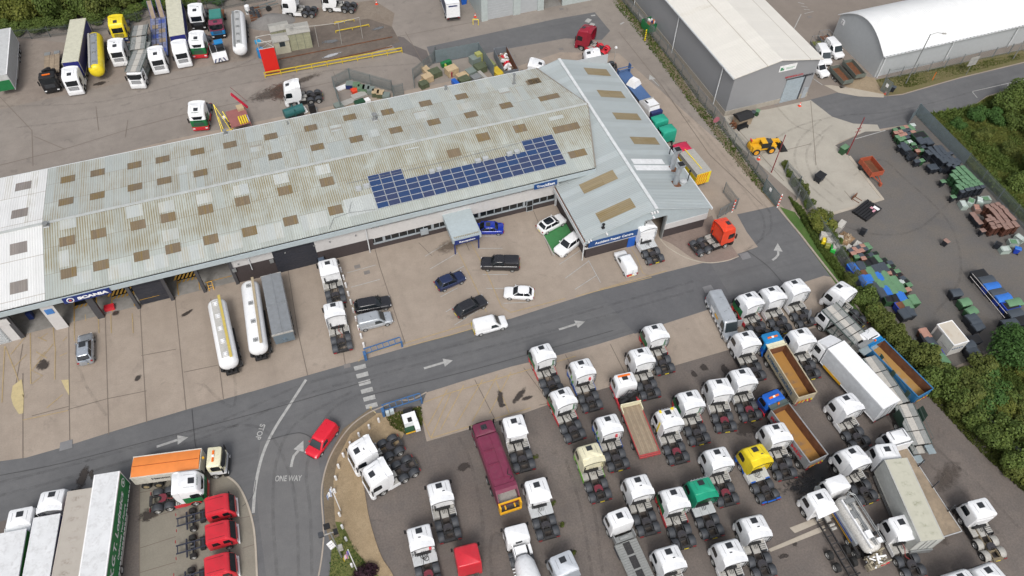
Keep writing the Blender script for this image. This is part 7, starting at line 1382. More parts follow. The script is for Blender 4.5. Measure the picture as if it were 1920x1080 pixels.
placebins(S([(745,725),(778,757),(805,718),(833,750),(570,660),(600,655),(385,425),(350,460),(460,520,'k','o'),(500,555,'k','o'),(540,575,'k','o'),(490,590,'k','o'),(925,750,'k','o')],1640,210,7.2),1.07,lambda a:wheelie('k',opn=len(a)>3),'black bin standing on the ground in front of the black stacks','low black bins')
cn_={'g':'green','t':'terracotta','k':'dark grey','b':'blue','w':'pale','p':'pink brown'}
def smalllb(where): return lambda a: cn_[a[2][0].lower()]+(' open bin ' if len(a)>3 else ' lidded bin ')+where
MIX=[(283,235,'g'),(378,213,'g'),(480,190,'g'),(512,225,'g'),(315,330,'g'),(355,370,'g'),(400,345,'g'),(525,470,'g','o'),(605,468,'g','o'),(643,515,'g'),(640,648,'g'),(440,405,'g'),(525,428,'g'),(430,195,'t'),(293,275,'t'),(355,258,'t'),(358,310,'t'),(410,295,'t'),(520,265,'t'),(585,520,'t'),(407,250,'k'),(460,238,'k'),(467,290,'k'),(445,335,'k'),(665,470,'k'),(518,170,'w'),(478,397,'w'),(330,220,'g','o')]
placebins(S(MIX,1640,210,7.2),1.07,lambda a:wheelie(a[2],opn=len(a)>3),smalllb('in the mixed huddle at the road end of the yard'),'mixed huddle of bins',jit=.15)
placebins(S([(635,385,'k'),(735,390,'k'),(575,320,'g','o'),(650,300,'g','o'),(425,475,'k')],1640,210,7.2),1.3,_big,lambda a:cn_[a[2]]+' large four wheeled container at the road end of the bin yard','large containers at the road end',cat='large bin')
PIL=[(442,390,'g'),(385,408,'t'),(335,427,'k'),(288,445,'t'),(240,465,'k'),(477,427,'g'),(428,447,'k'),(380,465,'t'),(327,480,'t'),(272,503,'t'),(315,545,'g'),(370,525,'k'),(402,565,'t'),(495,520,'k'),(552,505,'g','o'),(437,535,'g','o'),(560,550,'g'),(600,595,'g'),(663,587,'g','o'),(670,628,'g','o'),(735,622,'k'),(705,672,'g'),(765,665,'g','o'),(745,720,'t','o'),(785,760,'t','o'),(857,773,'t','o'),(835,812,'t','o'),(827,728,'g'),(720,748,'t'),(895,818,'k'),(940,857,'g','o'),(880,862,'w'),(980,900,'g'),(965,960,'t')]
FD2=math.atan2((G(1612,548)-G(1560,470)).y,(G(1612,548)-G(1560,470)).x)
placebins(S(PIL[:13],1560,400,6.75),1.72,lambda a:wheelie(a[2],opn=len(a)>3,tall=True),smalllb('in the raised stack beside the concrete block bay'),'raised bin stack by the block bay',ang=FD2,jit=.1)
placebins(S(PIL[13:],1560,400,6.75),1.07,lambda a:wheelie(a[2],opn=len(a)>3),smalllb('along the outer edge of the big container pile'),'small bins beside the container pile',ang=FD2,jit=.3)
BIG=[(275,680,'b'),(375,660,'k'),(338,762,'b','oT'),(430,752,'g','oT'),(490,735,'g'),(573,705,'k'),(655,680,'k'),(525,605,'g','o'),(455,610,'g','o'),(405,838,'b'),(485,832,'b'),(540,820,'g'),(600,800,'b'),(675,785,'g'),(455,932,'b'),(540,915,'k'),(622,893,'g'),(712,880,'g'),(797,850,'g'),(695,978,'b'),(783,960,'g'),(870,943,'g'),(640,1000,'k'),(885,1050,'b')]
placebins(S(BIG,1560,400,6.75),1.3,_big,lambda a:cn_[a[2]]+(' open' if len(a)>3 else ' domed lid')+' large container packed in the pile behind the hedge','large containers in the pile behind the hedge',ang=FD2,jit=.12,cat='large bin')
placebins(S([(820,285,'g','o'),(880,285,'k','o'),(1055,300,'g'),(995,345,'g'),(935,360,'b','oT'),(965,430,'k'),(1020,410,'k')],1500,500,4.908),1.3,_big,lambda a:cn_[a[2]]+' large container at the lower end of the pile','large containers at the lower end of the pile',ang=FD2,jit=.3,cat='large bin')
placebins(S([(30,810,'k'),(65,870,'g'),(10,900,'g'),(100,915,'b','oT'),(35,945,'k'),(70,985,'k'),(135,960,'g'),(-20,740,'t'),(-10,780,'k','o')],1740,460,4.5),1.3,_big,lambda a:cn_[a[2]]+' large container left of the white portable cabin','containers left of the cabin',ang=FD2,jit=.15,cat='large bin')
placebins(S([(350,835,'k'),(385,900,'k'),(400,790,'k','o')],1740,460,4.5),1.3,_big,'black large container right of the white portable cabin','containers right of the cabin',ang=FD2+PI/2,cat='large bin')
placebins(S([(240,395,'k'),(315,475,'g'),(370,550,'g'),(370,605,'k'),(400,640,'k'),(425,680,'k')],1740,460,4.5),1.3,_big,lambda a:cn_[a[2]]+' large container in the broken line left of the strapped row','broken line of containers',ang=FD2+PI/2,jit=.2,cat='large bin')
SR=S([(435,240,'k','o'),(495,290,'k'),(540,345,'b'),(585,395,'k'),(635,440,'b'),(700,505,'b','o'),(735,570,'k'),(785,635,'k','o'),(725,480,'g'),(815,730,'g','o'),(690,655,'k')],1740,460,4.5)
placebins(SR,1.3,_big,lambda a:cn_[a[2]]+(' open' if len(a)>3 else ' lidded')+' large container in the strapped row at the right','strapped row of containers',ang=FD2+PI/2,jit=.06,cat='large bin')
for q in [o for o in COL.objects if o.get('group')=='strapped row of containers']: q.scale=(1.55,1.2,1.1)
for q in [o for o in COL.objects if (o.get('group') or '').startswith(('large containers','broken line','containers '))]: q.scale=(1.08,1.15,1.05)
t=empty('ratchet_strap',G(1822,515),0,'pale straps drawn over the row of blue and black containers','strap'); o_=t.location.copy()
for dz in (0,1): part(t,'strap',pm('pale_strap',(.5,.47,.45),.7),lambda m:m.bar(G(1823-dz*4,513+dz*5,1.55-dz*.3)-o_,G(1888-dz*4,588+dz*8,1.55-dz*.4)-o_,.07,.02))
def loose(px,py,c,lb,**k):
    o=wheelie(c,**k); p=G(px,py,1.0); o.location=(p.x,p.y,0); o.rotation_euler=(0,0,rb.uniform(0,6)); tag(o,lb,'wheelie bin')
loose(1619.5,431,'k','black open bin standing alone near the concrete block bay',opn=True); loose(1775,452,'p','pink brown lidded bin standing alone in the middle of the yard',body='K'); loose(1873,457,'k','black open bin next to the pale crates at the right edge',opn=True); loose(1909,466,'b','small bright blue bin at the right edge'); loose(1676,163,'k','black bin standing on the verge by the mesh gate'); loose(1413,210,'k','black bin against the grey warehouse wall'); loose(1421,208,'g','green bin against the grey warehouse wall')
o=bigbin('k',True); p=G(1539,328,1.2); o.location=(p.x,p.y,0); o.rotation_euler=(0,0,.4); tag(o,'black square open container alone on the pale concrete pad','large bin')
def prop(name,label,cat,px,py,z,parts,rz=0,group=None):
    p=G(px,py,z); t=empty(name,(p.x,p.y,0),rz,label,cat,group)
    for nm,mt,fn in parts: part(t,nm,mt,fn)
    return t
prop('cabinet','dark green cabinet at the foot of the dark red pole','cabinet',1582,281,.6,[('body',BC['G'],lambda m:m.box(-.6,.6,-.4,.4,0,1.2)),('lid',BC['g'],lambda m:m.box(-.65,.65,-.45,.45,1.2,1.25))],.3)
cbk=pm('white_concrete_block',(.48,.46,.42),.85,dirt=.35)
for i,(x,y,rz) in enumerate([(1558,427,.5),(1577,421,.5),(1551,441,-.6),(1562,452,-.6),(1574,464,-.6),(1590,468,.5),(1606,461,.5),(1569,445,-.6)]):
    prop('concrete_block','white grey interlocking block in the walls of the timber waste bay','concrete block',x,y,1.0,[('block',cbk,lambda m:(m.box(-.85,.85,-.4,.4,0,1.2),m.cyl((-.5,0,1.2),(-.5,0,1.28),.12,n=8),m.cyl((.4,0,1.2),(.4,0,1.28),.12,n=8)))],rz,'blocks of the waste bay')
def chips(m):
    r_=random.Random(2)
    for _ in range(160):
        a=r_.uniform(0,6.3);q=r_.uniform(0,1)**.6; z=.75*(1-q)+r_.uniform(0,.12); x=1.6*q*math.cos(a);y=1.0*q*math.sin(a); m.tbox(x,y,z-.08,z,r_.uniform(.1,.6),.1,.2,.08,r_.choice([0,0,1,2]),r_.uniform(0,3))
    m.tbox(0,0,0,.5,3,2,.8,.6,0)
tag(prop('timber_waste_heap','brown heap of broken timber inside the white block bay','waste heap',1584,447,.3,[('waste',[pm('brown_timber_waste',(.28,.18,.10),.9,var=.4,sc=3),WOOD,pm('pale_splinters',(.5,.4,.28),.9)],chips)],.4))
prop('plastic_crate','bright cyan lidded tank behind the block bay','tank',1552,417,1.0,[('tank',pm('cyan_plastic',(.02,.30,.55),.5),lambda m:m.tbox(0,0,.0,1.3,1.3,1,1.2,.9))],.3)
for x,y,c,lb in [(1547,449,YELLOW,'yellow grit box between fence and block bay'),(1553,457,pm('olive_plastic',(.25,.26,.05),.6),'olive drum between fence and block bay'),(1563,465,pm('vivid_green',(.03,.42,.06),.5),'vivid green plank between fence and block bay')]: prop('grit_box',lb,'box',x,y,.7,[('body',c,lambda m:m.tbox(0,0,0,.8,1.1,.7,1.0,.6)),('lid',c,lambda m:m.tbox(0,0,.8,.86,1.06,.66,.9,.5))],.9)
prop('beam_stack','stack of black plastic beams with pink and white wrapping','beams',1626,394,.3,[('beams',BLACK,lambda m:[m.box(-1.9,1.9,-1.2+k*.42,-.86+k*.42,0,.4) for k in range(6)]),('wrapping',[pm('pink_wrap',(.6,.3,.36),.6),SIGNW],lambda m:(m.box(.2,.8,-.9,-.6,.4,.45),m.box(1.0,1.5,-1.1,-.2,.4,.46,1),m.box(.6,1.0,-.4,0,.4,.45,0)))],.35)
prop('pallet_forks','rusty fork attachment lying on the pad edge','fork attachment',1602,370,.2,[('forks',RUST,lambda m:(m.box(-.6,.6,.0,.12,0,.7),m.box(-.4,-.3,-1.1,0,.03,.1),m.box(.3,.4,-1.1,0,.03,.1)))],.4)
# ibc / pale crates heap
for x,y,c,lb in [(1806,384,'w','pale crate lying left in the gap between the stacked blocks'),(1820,379,'g','pale green bin half lying between the stacked blocks'),(1837,377,'w','white crate standing between the stacked blocks'),(1848,374,'g','green lidded white bin near the fence between the stacked blocks'),(1831,391,'t','sandy box in front of the brown block'),(1884,468,'w','grey wire crate at the right edge'),(1900,455,'g','green white bin lying at the right edge'),(1912,447,'w','white lidded bin leaning at the right edge')]:
    prop('waste_crate',lb,'crate',x,y,.5,[('crate',BC['W' if c!='t' else 'p'],lambda m:m.tbox(0,0,0,.75,1.3,.9,1.35,.95)),('lid',BC[c],lambda m:m.tbox(.1,.05,.75,.83,.9,.8,.8,.7)),('rim',GREY,lambda m:(m.box(-.68,.68,-.48,-.45,.7,.8),m.box(-.68,.68,.45,.48,.7,.8)))],rb.uniform(0,3))
# white portable cabin
P=[G(1759,609,2.6),G(1784,600,2.6),G(1816,639,2.6),G(1789,649,2.6)]; c=sum(P,Vector())/4; u=(P[2]-P[1]).normalized(); Lc=((P[2]-P[1]).length+(P[3]-P[0]).length)/2; Wc=((P[1]-P[0]).length+(P[2]-P[3]).length)/2
t=empty('portable_cabin',(c.x,c.y,0),math.atan2(u.y,u.x),'white portable cabin with stained cream roof among the containers','cabin')
part(t,'wall',[pm('cabin_white',(.62,.61,.58),.5,dirt=.2),GREY],lambda m:(m.box(-Lc/2,Lc/2,-Wc/2,Wc/2,.25,2.55),m.box(-Lc/2+.3,-Lc/2+1.3,-Wc/2-.02,-Wc/2,.4,2.3,1),m.box(0,Lc/2-.3,-Wc/2-.02,-Wc/2,1.2,1.24,1))); part(t,'roof',mouldmat('stained_cream_roof',(.55,.50,.42),(.38,.27,.17),.7),lambda m:m.box(-Lc/2-.02,Lc/2+.02,-Wc/2-.02,Wc/2+.02,2.55,2.62)); part(t,'roof_edge',SIGNW,lambda m:(m.box(-Lc/2-.04,Lc/2+.04,-Wc/2-.04,-Wc/2+.08,2.5,2.66),m.box(-Lc/2-.04,Lc/2+.04,Wc/2-.08,Wc/2+.04,2.5,2.66),m.box(-Lc/2-.04,-Lc/2+.08,-Wc/2+.08,Wc/2-.08,2.5,2.66),m.box(Lc/2-.08,Lc/2+.04,-Wc/2+.08,Wc/2-.08,2.5,2.66)))
t=part(t,'lettering_panel',pm('blue_letter',(.03,.10,.20),.5),lambda m:[m.box(Lc/2,Lc/2+.015,-.9+k*.35,-.68+k*.35,1.5,1.75) for k in range(5)])
palisade('short grey panel fence below the white cabin',[(1805,706),(1838,690)],H=1.4,gap=.13,wd=.12)
# red tipping trailer
P=[G(1614,303,1.5),G(1637,292,1.5),G(1656,315,1.5),G(1635,326,1.5)]; c=sum(P,Vector())/4; u=(P[2]-P[1]).normalized(); 
t=empty('farm_trailer',(c.x,c.y,0),math.atan2(u.y,u.x),'orange red farm tipping trailer with rusty floor in the bin yard','trailer'); fr=pm('orange_red_farm_paint',(.38,.08,.035),.6,dirt=.3)
part(t,'tub',[fr,RUST],lambda m:(m.box(-1.7,1.7,-1.05,-.98,.7,1.6),m.box(-1.7,1.7,.98,1.05,.7,1.6),m.box(-1.7,-1.63,-.98,.98,.7,1.6),m.box(1.63,1.7,-.98,.98,.7,1.6),m.box(-1.63,1.63,-.98,.98,.7,.8,1),[m.box(-1.6+k*.8,-1.5+k*.8,-1.09,-1.05,.7,1.6) for k in range(5)])); part(t,'drawbar',fr,lambda m:(m.bar((1.6,.4,.6),(3.2,0,.5),.1,.12),m.bar((1.6,-.4,.6),(3.2,0,.5),.1,.12),m.box(2.9,3.3,-.15,.15,.0,.6)))
for s in (-1,1): w_=wheel(t,s*1.0,0,.42,.3); w_.location=(-.8,s*1.1,.42); w_.rotation_euler=(0,0,PI/2)
# yellow loader
P0=G(1404,275,1.0); P1=G(1473,268,.8); u=(P1-P0); u.z=0; t=empty('loader',(P0.x,P0.y,0),math.atan2(u.y,u.x)-PI/2,'yellow telescopic loader with black bucket on the pale pad','loader')
part(t,'body',PLANT,lambda m:(m.loft([rring(0,4.4,.75,.6,.6,.2),rring(0,4.4,.8,1.1,1.1,.25),rring(.1,4.2,.75,1.5,1.3,.3)]),m.box(-1.15,-.6,1.5,3.0,.6,1.5),m.box(.5,1.1,.2,1.5,.7,1.6))); part(t,'boom',PLANT,lambda m:(m.bar((-.2,.3,1.9),(-.2,4.9,1.4),.4,.45),m.bar((-.2,4.7,1.5),(-.2,5.3,.8),.35,.35)))
part(t,'cab',[GLASS,PLANT,DGREY],lambda m:(m.box(.25,1.1,1.5,3.1,1.3,2.3),m.box(.2,1.15,1.45,2.3,2.3,2.42,1),m.box(.2,1.15,2.3,3.15,2.3,2.4,2))); part(t,'bucket',BLACK,lambda m:m.prismx([(5.0,.1),(6.2,.1),(6.2,.2),(5.3,.5),(5.2,1.1),(5.0,1.1)],-1.2,1.2)); part(t,'lights',RED,lambda m:m.box(-.5,.1,.1,.3,2.1,2.2))
yr=pm('yellow_wheel_rim',(.7,.33,.02),.5)
for yy in (.9,3.4): wheels(t,[yy],hw=1.2,r=.62,wd=.42,rim=yr)
# log store kiosk
prop('log_store','wooden log store with dark felt roof by the warehouse corner','shed',1392,224,.8,[('wall',WOOD,lambda m:m.box(-1.3,1.3,-.8,.8,0,1.5)),('roof',BLACK,lambda m:m.prismx([(-1.0,1.5),(1.0,1.5),(1.0,1.6),(0,2.1),(-1.0,1.6)],-1.4,1.4)),('logs',RUST,lambda m:[m.cyl((-2.0+.3*(k%2),-.7+k*.15,.15+.2*(k%4)),(-1.4,-.7+k*.15,.15+.2*(k%4)),.12,n=7) for k in range(9)])],.1)
prop('bench','black bench in front of the log store','bench',1393,238,.4,[('seat',BLACK,lambda m:m.box(-1,1,-.3,.3,.4,.48)),('backrest',BLACK,lambda m:m.box(-1,1,.25,.32,.5,.95)),('leg',BLACK,lambda m:m.box(-.9,-.8,-.3,.3,0,.4)),('leg',BLACK,lambda m:m.box(.8,.9,-.3,.3,0,.4))],.15)
# things behind the wing on the service road
blu=pm('faded_blue_frame',(.07,.14,.30),.6,dirt=.2)
t=prop('plant_trailer','faded blue low trailer behind the wing roof edge','trailer',1190,162,.8,[('deck',blu,lambda m:m.box(-1.1,1.1,-4.6,4.4,.6,.9)),('ladder_rack',blu,lambda m:(m.box(-1.1,1.6,3.6,3.75,1.6,1.7),m.box(-1.1,1.6,4.2,4.35,1.6,1.7),m.box(-1.1,-1.0,3.6,4.3,.9,1.7),m.box(1.0,1.1,3.6,4.3,.9,2.4)))],.06)
prop('tarped_load','white tarpaulin covered load on the blue trailer','tarpaulin',1189,153,1.4,[('tarpaulin',SIGNW,lambda m:m.tbox(0,0,.9,1.9,2.0,1.8,1.0,1.2))],.5)
prop('wrecked_van','white damaged van cab with dark blue rear behind the wing','van',1219,196,1.5,[('body',WHITE,lambda m:m.loft([rring(-1.6,1.8,1.0,.5,.5,.3),rring(-1.6,1.8,1.05,1.3,1.3,.3),rring(-1.4,1.0,.9,2.2,2.0,.3)])),('screen',GLASS,lambda m:m.box(-.8,-.5,-.9,.6,1.7,2.1)),('roof_rack',LGREY,lambda m:(m.box(-.9,.9,-1.4,-1.3,2.2,2.35),m.box(-.9,.9,.6,.7,2.1,2.3))),('rear_end',NAVY,lambda m:m.box(-1,1,-2.3,-1.6,.4,1.6))],.1)
tg=pm('teal_tarpaulin',(.015,.33,.22),.6,dirt=.1)
for x,y,lb in ((1239,224,'teal green lorry cab roof behind the wing, further one'),(1254,243,'teal green lorry cab roof behind the wing, nearer one')):
    t=empty('lorry_cab'); tag(t,lb,'lorry cab'); cab(t,2.0,2.0,'low',tg,tg,tg,hatch=False); p=G(x,y,2.9); t.location=(p.x,p.y-.6,0); t.rotation_euler=(0,0,R(5))
t=empty('incident_support_lorry'); tag(t,'red cab lorry with white topped box and yellow chevron rear behind the wing','lorry'); p=G(1296,290,3.1); t.location=(p.x,p.y-4.2,0); t.rotation_euler=(0,0,R(3)); CR=pm('crimson_cab',(.55,.02,.07),.4); cab(t,7.6,2.3,'low',CR,CR,CR,hatch=False); chassis(t,0,6); wheels(t,[1.5],dual=(0,))
part(t,'box_body',[LGREY,YELLOW,ORED],lambda m:(m.box(-1.2,1.2,.1,5.2,.9,3.1),m.box(-1.22,-1.2,.1,5.2,1.6,2.4,1),m.box(-1.2,1.2,.05,.1,.9,3.1,1),[m.add([(-1.2+k*.4,.04,.9),(-1.05+k*.4,.04,.9),(-.85+k*.4,.04,3.1 if False else 1.9),(-1.0+k*.4,.04,1.9)],[(0,1,2,3)],2) for k in range(5)],[m.add([(-1.2+k*.4,.04,2.0),(-1.05+k*.4,.04,2.0),(-.85+k*.4,.04,3.0),(-1.0+k*.4,.04,3.0)],[(0,1,2,3)],2) for k in range(5)])); part(t,'roof_pole',YELLOW,lambda m:m.bar((-.2,5.4,3.3),(.0,.9,3.2),.12,.06)); part(t,'box_roof',LGREY,lambda m:m.box(-1.22,1.22,.08,5.22,3.1,3.16))
# ------------------------------------------------------------------ rear yard things
P=G(511,137);Q=G(538,132)
rp=empty('red_sign_panel',G(512,136),math.atan2((G(525,133)-G(498,138)).y,(G(525,133)-G(498,138)).x),'tall bright red panel with white lattice frame behind it in the rear yard','sign'); LR=(G(525,133)-G(498,138)).length/2
part(rp,'panel',pm('signal_red',(.62,.02,.015),.4,var=.03),lambda m:m.box(-LR,LR,-.08,.0,0,4.7)); part(rp,'lattice_frame',LGREY,lambda m:([m.bar((x,y,4.7),(x,y+0,6.0),.08,.08) for x in (-LR,LR) for y in (0,1.6)],m.tube([(-LR,0,4.75),(LR,0,4.75),(LR,1.8,4.75),(-LR,1.8,4.75),(-LR,0,4.75)],.06),m.tube([(-LR,0,6),(LR,0,6),(LR,1.8,6),(-LR,1.8,6),(-LR,0,6)],.06),m.tube([(-LR,0,4.75),(LR,1.8,4.75)],.05),m.tube([(LR,0,4.75),(-LR,1.8,6)],.05)))
part(rp,'leg',GREY,lambda m:m.box(-LR,-LR+.15,1.7,1.85,0,4.75)); part(rp,'leg',GREY,lambda m:m.box(LR-.15,LR,1.7,1.85,0,4.75))
prop('water_drum','blue drum and blue sheet at the foot of the red panel','drum',489,99,.8,[('drum',SKYB,lambda m:m.cyl((0,0,0),(0,0,1.6),.6,n=14)),('sheet',pm('cyan_plastic',(.02,.30,.55),.5),lambda m:m.box(-.5,.5,1.2,1.9,1.8,2.2))])
def shed(label,a,b,depth,h,wallm,roofm_,win=False):
    P=G(*a);Q=G(*b); t=empty('old_shed',P,math.atan2(Q.y-P.y,Q.x-P.x),label,'shed'); L=(Q-P).length
    part(t,'wall',wallm,lambda m:m.box(0,L,0,depth,0,h)); part(t,'roof',roofm_,lambda m:m.prismx([(-.12,h),(depth+.1,h),(depth+.1,h+.2),(depth/2,h+.45),(-.12,h+.12)],-.1,L+.1)); 
    if win: part(t,'window',GLASSB,lambda m:m.box(L*.35,L*.35+.9,-.03,0,1.4,2.3)); part(t,'window_frame',FRAME,lambda m:(m.box(L*.35-.06,L*.35,-.05,0,1.35,2.35),m.box(L*.35+.9,L*.35+.96,-.05,0,1.35,2.35)))
    else: part(t,'plank_joint',DGREY,lambda m:[m.box(L*k/3,L*k/3+.04,-.02,0,0,h) for k in (1,2)])
olive=pm('olive_stained_wall',(.33,.33,.22),.8,var=.25,dirt=.4); grr=pm('grey_felt_roof',(.36,.35,.32),.8,dirt=.4)
shed('small cream shed with a dark window next to the red panel',(519,103),(547,98),2.2,2.4,pm('cream_stained_wall',(.45,.43,.33),.8,dirt=.35),grr,True); shed('larger olive shed with grey gabled roof beside the small cream shed',(547,96),(587,89),2.8,3.2,olive,grr)
shed('low grey roofed store behind the cream shed',(514,85),(548,78),2.2,2.6,olive,grr)
def railbar(name,label,a,b,z,mat,cat='barrier',posts=8,double=True):
    P=G(*a);Q=G(*b); t=empty(name,P,math.atan2(Q.y-P.y,Q.x-P.x),label,cat); L=(Q-P).length
    part(t,'rail',mat,lambda m:m.box(0,L,-.06,.06,z-.15,z)); 
    if double: part(t,'rail',mat,lambda m:m.box(0,L,-.06,.06,z*.45-.15,z*.45))
    for k in range(posts): part(t,'post',mat,lambda m:m.box(L*k/(posts-1)-.06,L*k/(posts-1)+.06,-.07,.07,0,z))
YR_=pm('barrier_yellow',(.62,.45,.03),.6,dirt=.3)
railbar('guard_rail','long yellow double guard rail in front of the mud and rails',(498,146),(754,99),1.1,YR_,posts=10)
railbar('guard_rail','yellow rail lying furthest back near the mud',(630,62),(692,50),.5,YR_,posts=3,double=False); railbar('guard_rail','short yellow rail beyond the mud, upper one',(628,46),(664,40),.5,YR_,posts=3,double=False)
railbar('steel_rail','rusty rail on the muddy bed, nearer one',(500,139),(735,88),.15,RUST,'rail',posts=2,double=False); railbar('steel_rail','rusty rail on the muddy bed, further one',(522,112),(735,70),.15,RUST,'rail',posts=2,double=False)
t=empty('scaffold_arch',G(598,88),0,'thin scaffold frame of pipes over the muddy strip','scaffold'); o_=Vector(t.location)
pp=[G(598,88),G(641,83),G(680,72),G(560,92)]
part(t,'pipes',LGREY,lambda m:([m.tube([q-o_,q-o_+Vector((0,0,4.2))],.045) for q in pp[:3]],m.tube([pp[3]-o_+Vector((0,0,4.2)),pp[0]-o_+Vector((0,0,4.2)),pp[1]-o_+Vector((0,0,4.2)),pp[2]-o_+Vector((0,0,4.2))],.045)))
t=empty('spray_arms',G(553,92),0,'white lattice washing arms above the sheds','wash arm'); part(t,'arm',LGREY,lambda m:(m.tube([(0,0,0),(0,0,4.5),(.5,.3,4.2),(.9,0,4.6)],.05),m.tube([(.3,0,0),(.3,0,4.4),(-.3,.4,4.3)],.05)))
def heap(m):
    n=14; rings=[]
    for q,z in ((1,0),(.8,.5),(.5,1.0),(.2,1.4)): rings.append([(4.2*q*math.cos(2*PI*i/n)*(1+.1*math.sin(i*2.1)),2.6*q*math.sin(2*PI*i/n)*(1+.12*math.cos(i*1.7)),z) for i in range(n)])
    m.loft(rings)
p=G(510,42,0); t=MB(); heap(t); o=t.build('gravel_heap',gm('grey_gravel',(.18,.17,.16),(.22,.21,.20),(.13,.125,.12),fine=10,speck=.7),None,60,loc=(p.x,p.y,.0)); tag(o,'low grey gravel heap left of the top edge tractors','gravel heap')
# rusty scrap trailer and drum near tree line
prop('scrap_trailer','rusty skeletal scrap trailer beside the white tanker','scrap',478,25,.6,[('frame',RUST,lambda m:(m.box(-1,-.9,-2.5,2.5,.6,.8),m.box(.9,1,-2.5,2.5,.6,.8),[m.box(-1,1,-2.4+k*.8,-2.2+k*.8,.6,.78) for k in range(6)])),('scrap',DGREY,lambda m:[m.tbox(rn.uniform(-.8,.8),rn.uniform(-2,2),.7,1.0+.1*k,.5,.4,.3,.2,0,k) for k in range(8)])]); prop('white_drum','white round topped drum next to the tanker trailer','drum',464,18,.8,[('drum',WHITE,lambda m:(m.cyl((0,0,0),(0,0,1.6),.45,n=14),m.cyl((0,0,1.6),(0,0,1.75),.45,.2,14)))])
prop('skeletal_trailer','grey skeletal trailer with wheel at the top edge','trailer',500,10,.7,[('frame',GALVD,lambda m:(m.box(-4,2,-.6,-.5,.7,.85),m.box(-4,2,.5,.6,.7,.85),m.box(-4,-3.8,-.6,.6,.7,.85),m.box(0,.2,-.6,.6,.7,.85))),('wheel',TYRE,lambda m:m.cyl((0,-1,.5),(0,-.7,.5),.5,n=16))],.2)
# skip
P=[G(925,92,1.9),G(951,85,1.9),G(973,128,1.9),G(946,134,1.9)]; c=(P[0]+P[1]+P[2]+P[3])/4; u=(P[2]-P[1]); u=u.normalized(); L=(P[2]-P[1]).length; t=empty('waste_skip',(c.x,c.y,0),math.atan2(u.y,u.x),'long grey rusty skip full of boards and white scrap','skip'); sg=pm('skip_grey',(.16,.18,.20),.6,dirt=.4)
part(t,'skip_body',[sg,RUST],lambda m:(m.box(-L/2,L/2,-1.2,-1.12,.2,1.9),m.box(-L/2,L/2,1.12,1.2,.2,1.9),m.box(-L/2,-L/2+.08,-1.12,1.12,.2,1.9),m.box(L/2-.08,L/2,-1.12,1.12,.2,1.9),m.box(-L/2,L/2,-1.12,1.12,.2,.4,1),[m.box(-L/2+.3+k*.8,-L/2+.4+k*.8,-1.27,-1.2,.2,1.9) for k in range(7)],m.box(-L/2+.08,L/2-.08,1.08,1.12,.4,1.85,1)))
part(t,'scrap_boards',[WOOD,SIGNW,LGREY,RED],lambda m:[m.tbox(rn.uniform(-L/2+1,L/2-1),rn.uniform(-.6,.6),.9,1.3+rn.uniform(0,.3),rn.uniform(.5,1.6),rn.uniform(.2,.5),.5,.3,rn.choice([0,0,1,1,2,3]),rn.uniform(0,3)) for _ in range(22)])
prop('green_skip','green skip full of orange and blue scrap between fence and grey warehouse','skip',1231,38,1.4,[('skip_body',GREEN,lambda m:(m.box(-2.4,2.4,-1.2,-1.1,0,1.6),m.box(-2.4,2.4,1.1,1.2,0,1.6),m.box(-2.4,-2.3,-1.1,1.1,0,1.6),m.box(2.3,2.4,-1.1,1.1,0,1.6))),('scrap',[ORANGE,NAVY,SIGNW,RUST],lambda m:[m.tbox(rn.uniform(-1.9,1.9),rn.uniform(-.8,.8),.6,1.4+rn.uniform(0,.3),.7,.5,.4,.3,rn.choice([0,0,1,2,3]),rn.uniform(0,3)) for _ in range(26)])],.1)
t=empty('gritter_lorry'); tag(t,'cream bodied lorry with white cab at the top, partly behind the grey warehouse','lorry'); cab(t,8,1.9,'low',WHITE,WHITE,BLACK,hatch=False); chassis(t,0,6.5); wheels(t,[1.2,2.4],dual=(0,1)); part(t,'body',CREAM,lambda m:m.loft([rring(0,5.8,.9,1.1,1.1,.1),rring(0,5.8,1.2,2.6,2.6,.1)])); p=G(1205,6,.3); t.location=(p.x-2.2,p.y+1.5,0); t.rotation_euler=(0,0,R(-100))
# crates and pallets
cg=pm('green_crate',(.13,.22,.13),.7,var=.3,dirt=.4); cd=pm('olive_crate',(.09,.11,.06),.7,var=.3,dirt=.3); cw=pm('cardboard_timber',(.50,.38,.23),.8,var=.2,dirt=.2); cgy=pm('grey_green_crate',(.19,.23,.21),.7,dirt=.3)
def crate(px,py,sx,sy,h,mt,lb,rz=.3,lid=None):
    prop('storage_crate',lb,'crate',px,py,h,[('body',mt,lambda m:(m.box(-sx/2,sx/2,-sy/2,sy/2,.1,h),[m.box(-sx/2+k*sx/4-.02,-sx/2+k*sx/4+.04,-sy/2-.03,-sy/2,.1,h) for k in range(5)])),('lid',lid or mt,lambda m:m.box(-sx/2-.03,sx/2+.03,-sy/2-.03,sy/2+.03,h,h+.05)),('pallet',WOOD,lambda m:(m.box(-sx/2,sx/2,-sy/2,-sy/2+.15,0,.1),m.box(-sx/2,sx/2,sy/2-.15,sy/2,0,.1)))],rz)
for i,(x,y,mt,l_) in enumerate([(668,158,cg,cg),(677,163,cg,cg),(686,163,cg,cgy),(695,166,cgy,cgy),(704,171,cd,cw),(713,173,cd,cw),(724,177,cgy,cgy),(655,156,NAVY,cgy)]): crate(x,y,1.1,1.2,.9,mt,('first','second','third','fourth','fifth','sixth','seventh','eighth')[i]+' crate counted along the enclosure row left to right, '+('green','green','green','grey','timber lidded','timber lidded','grey green','low navy')[i],-.35,l_)
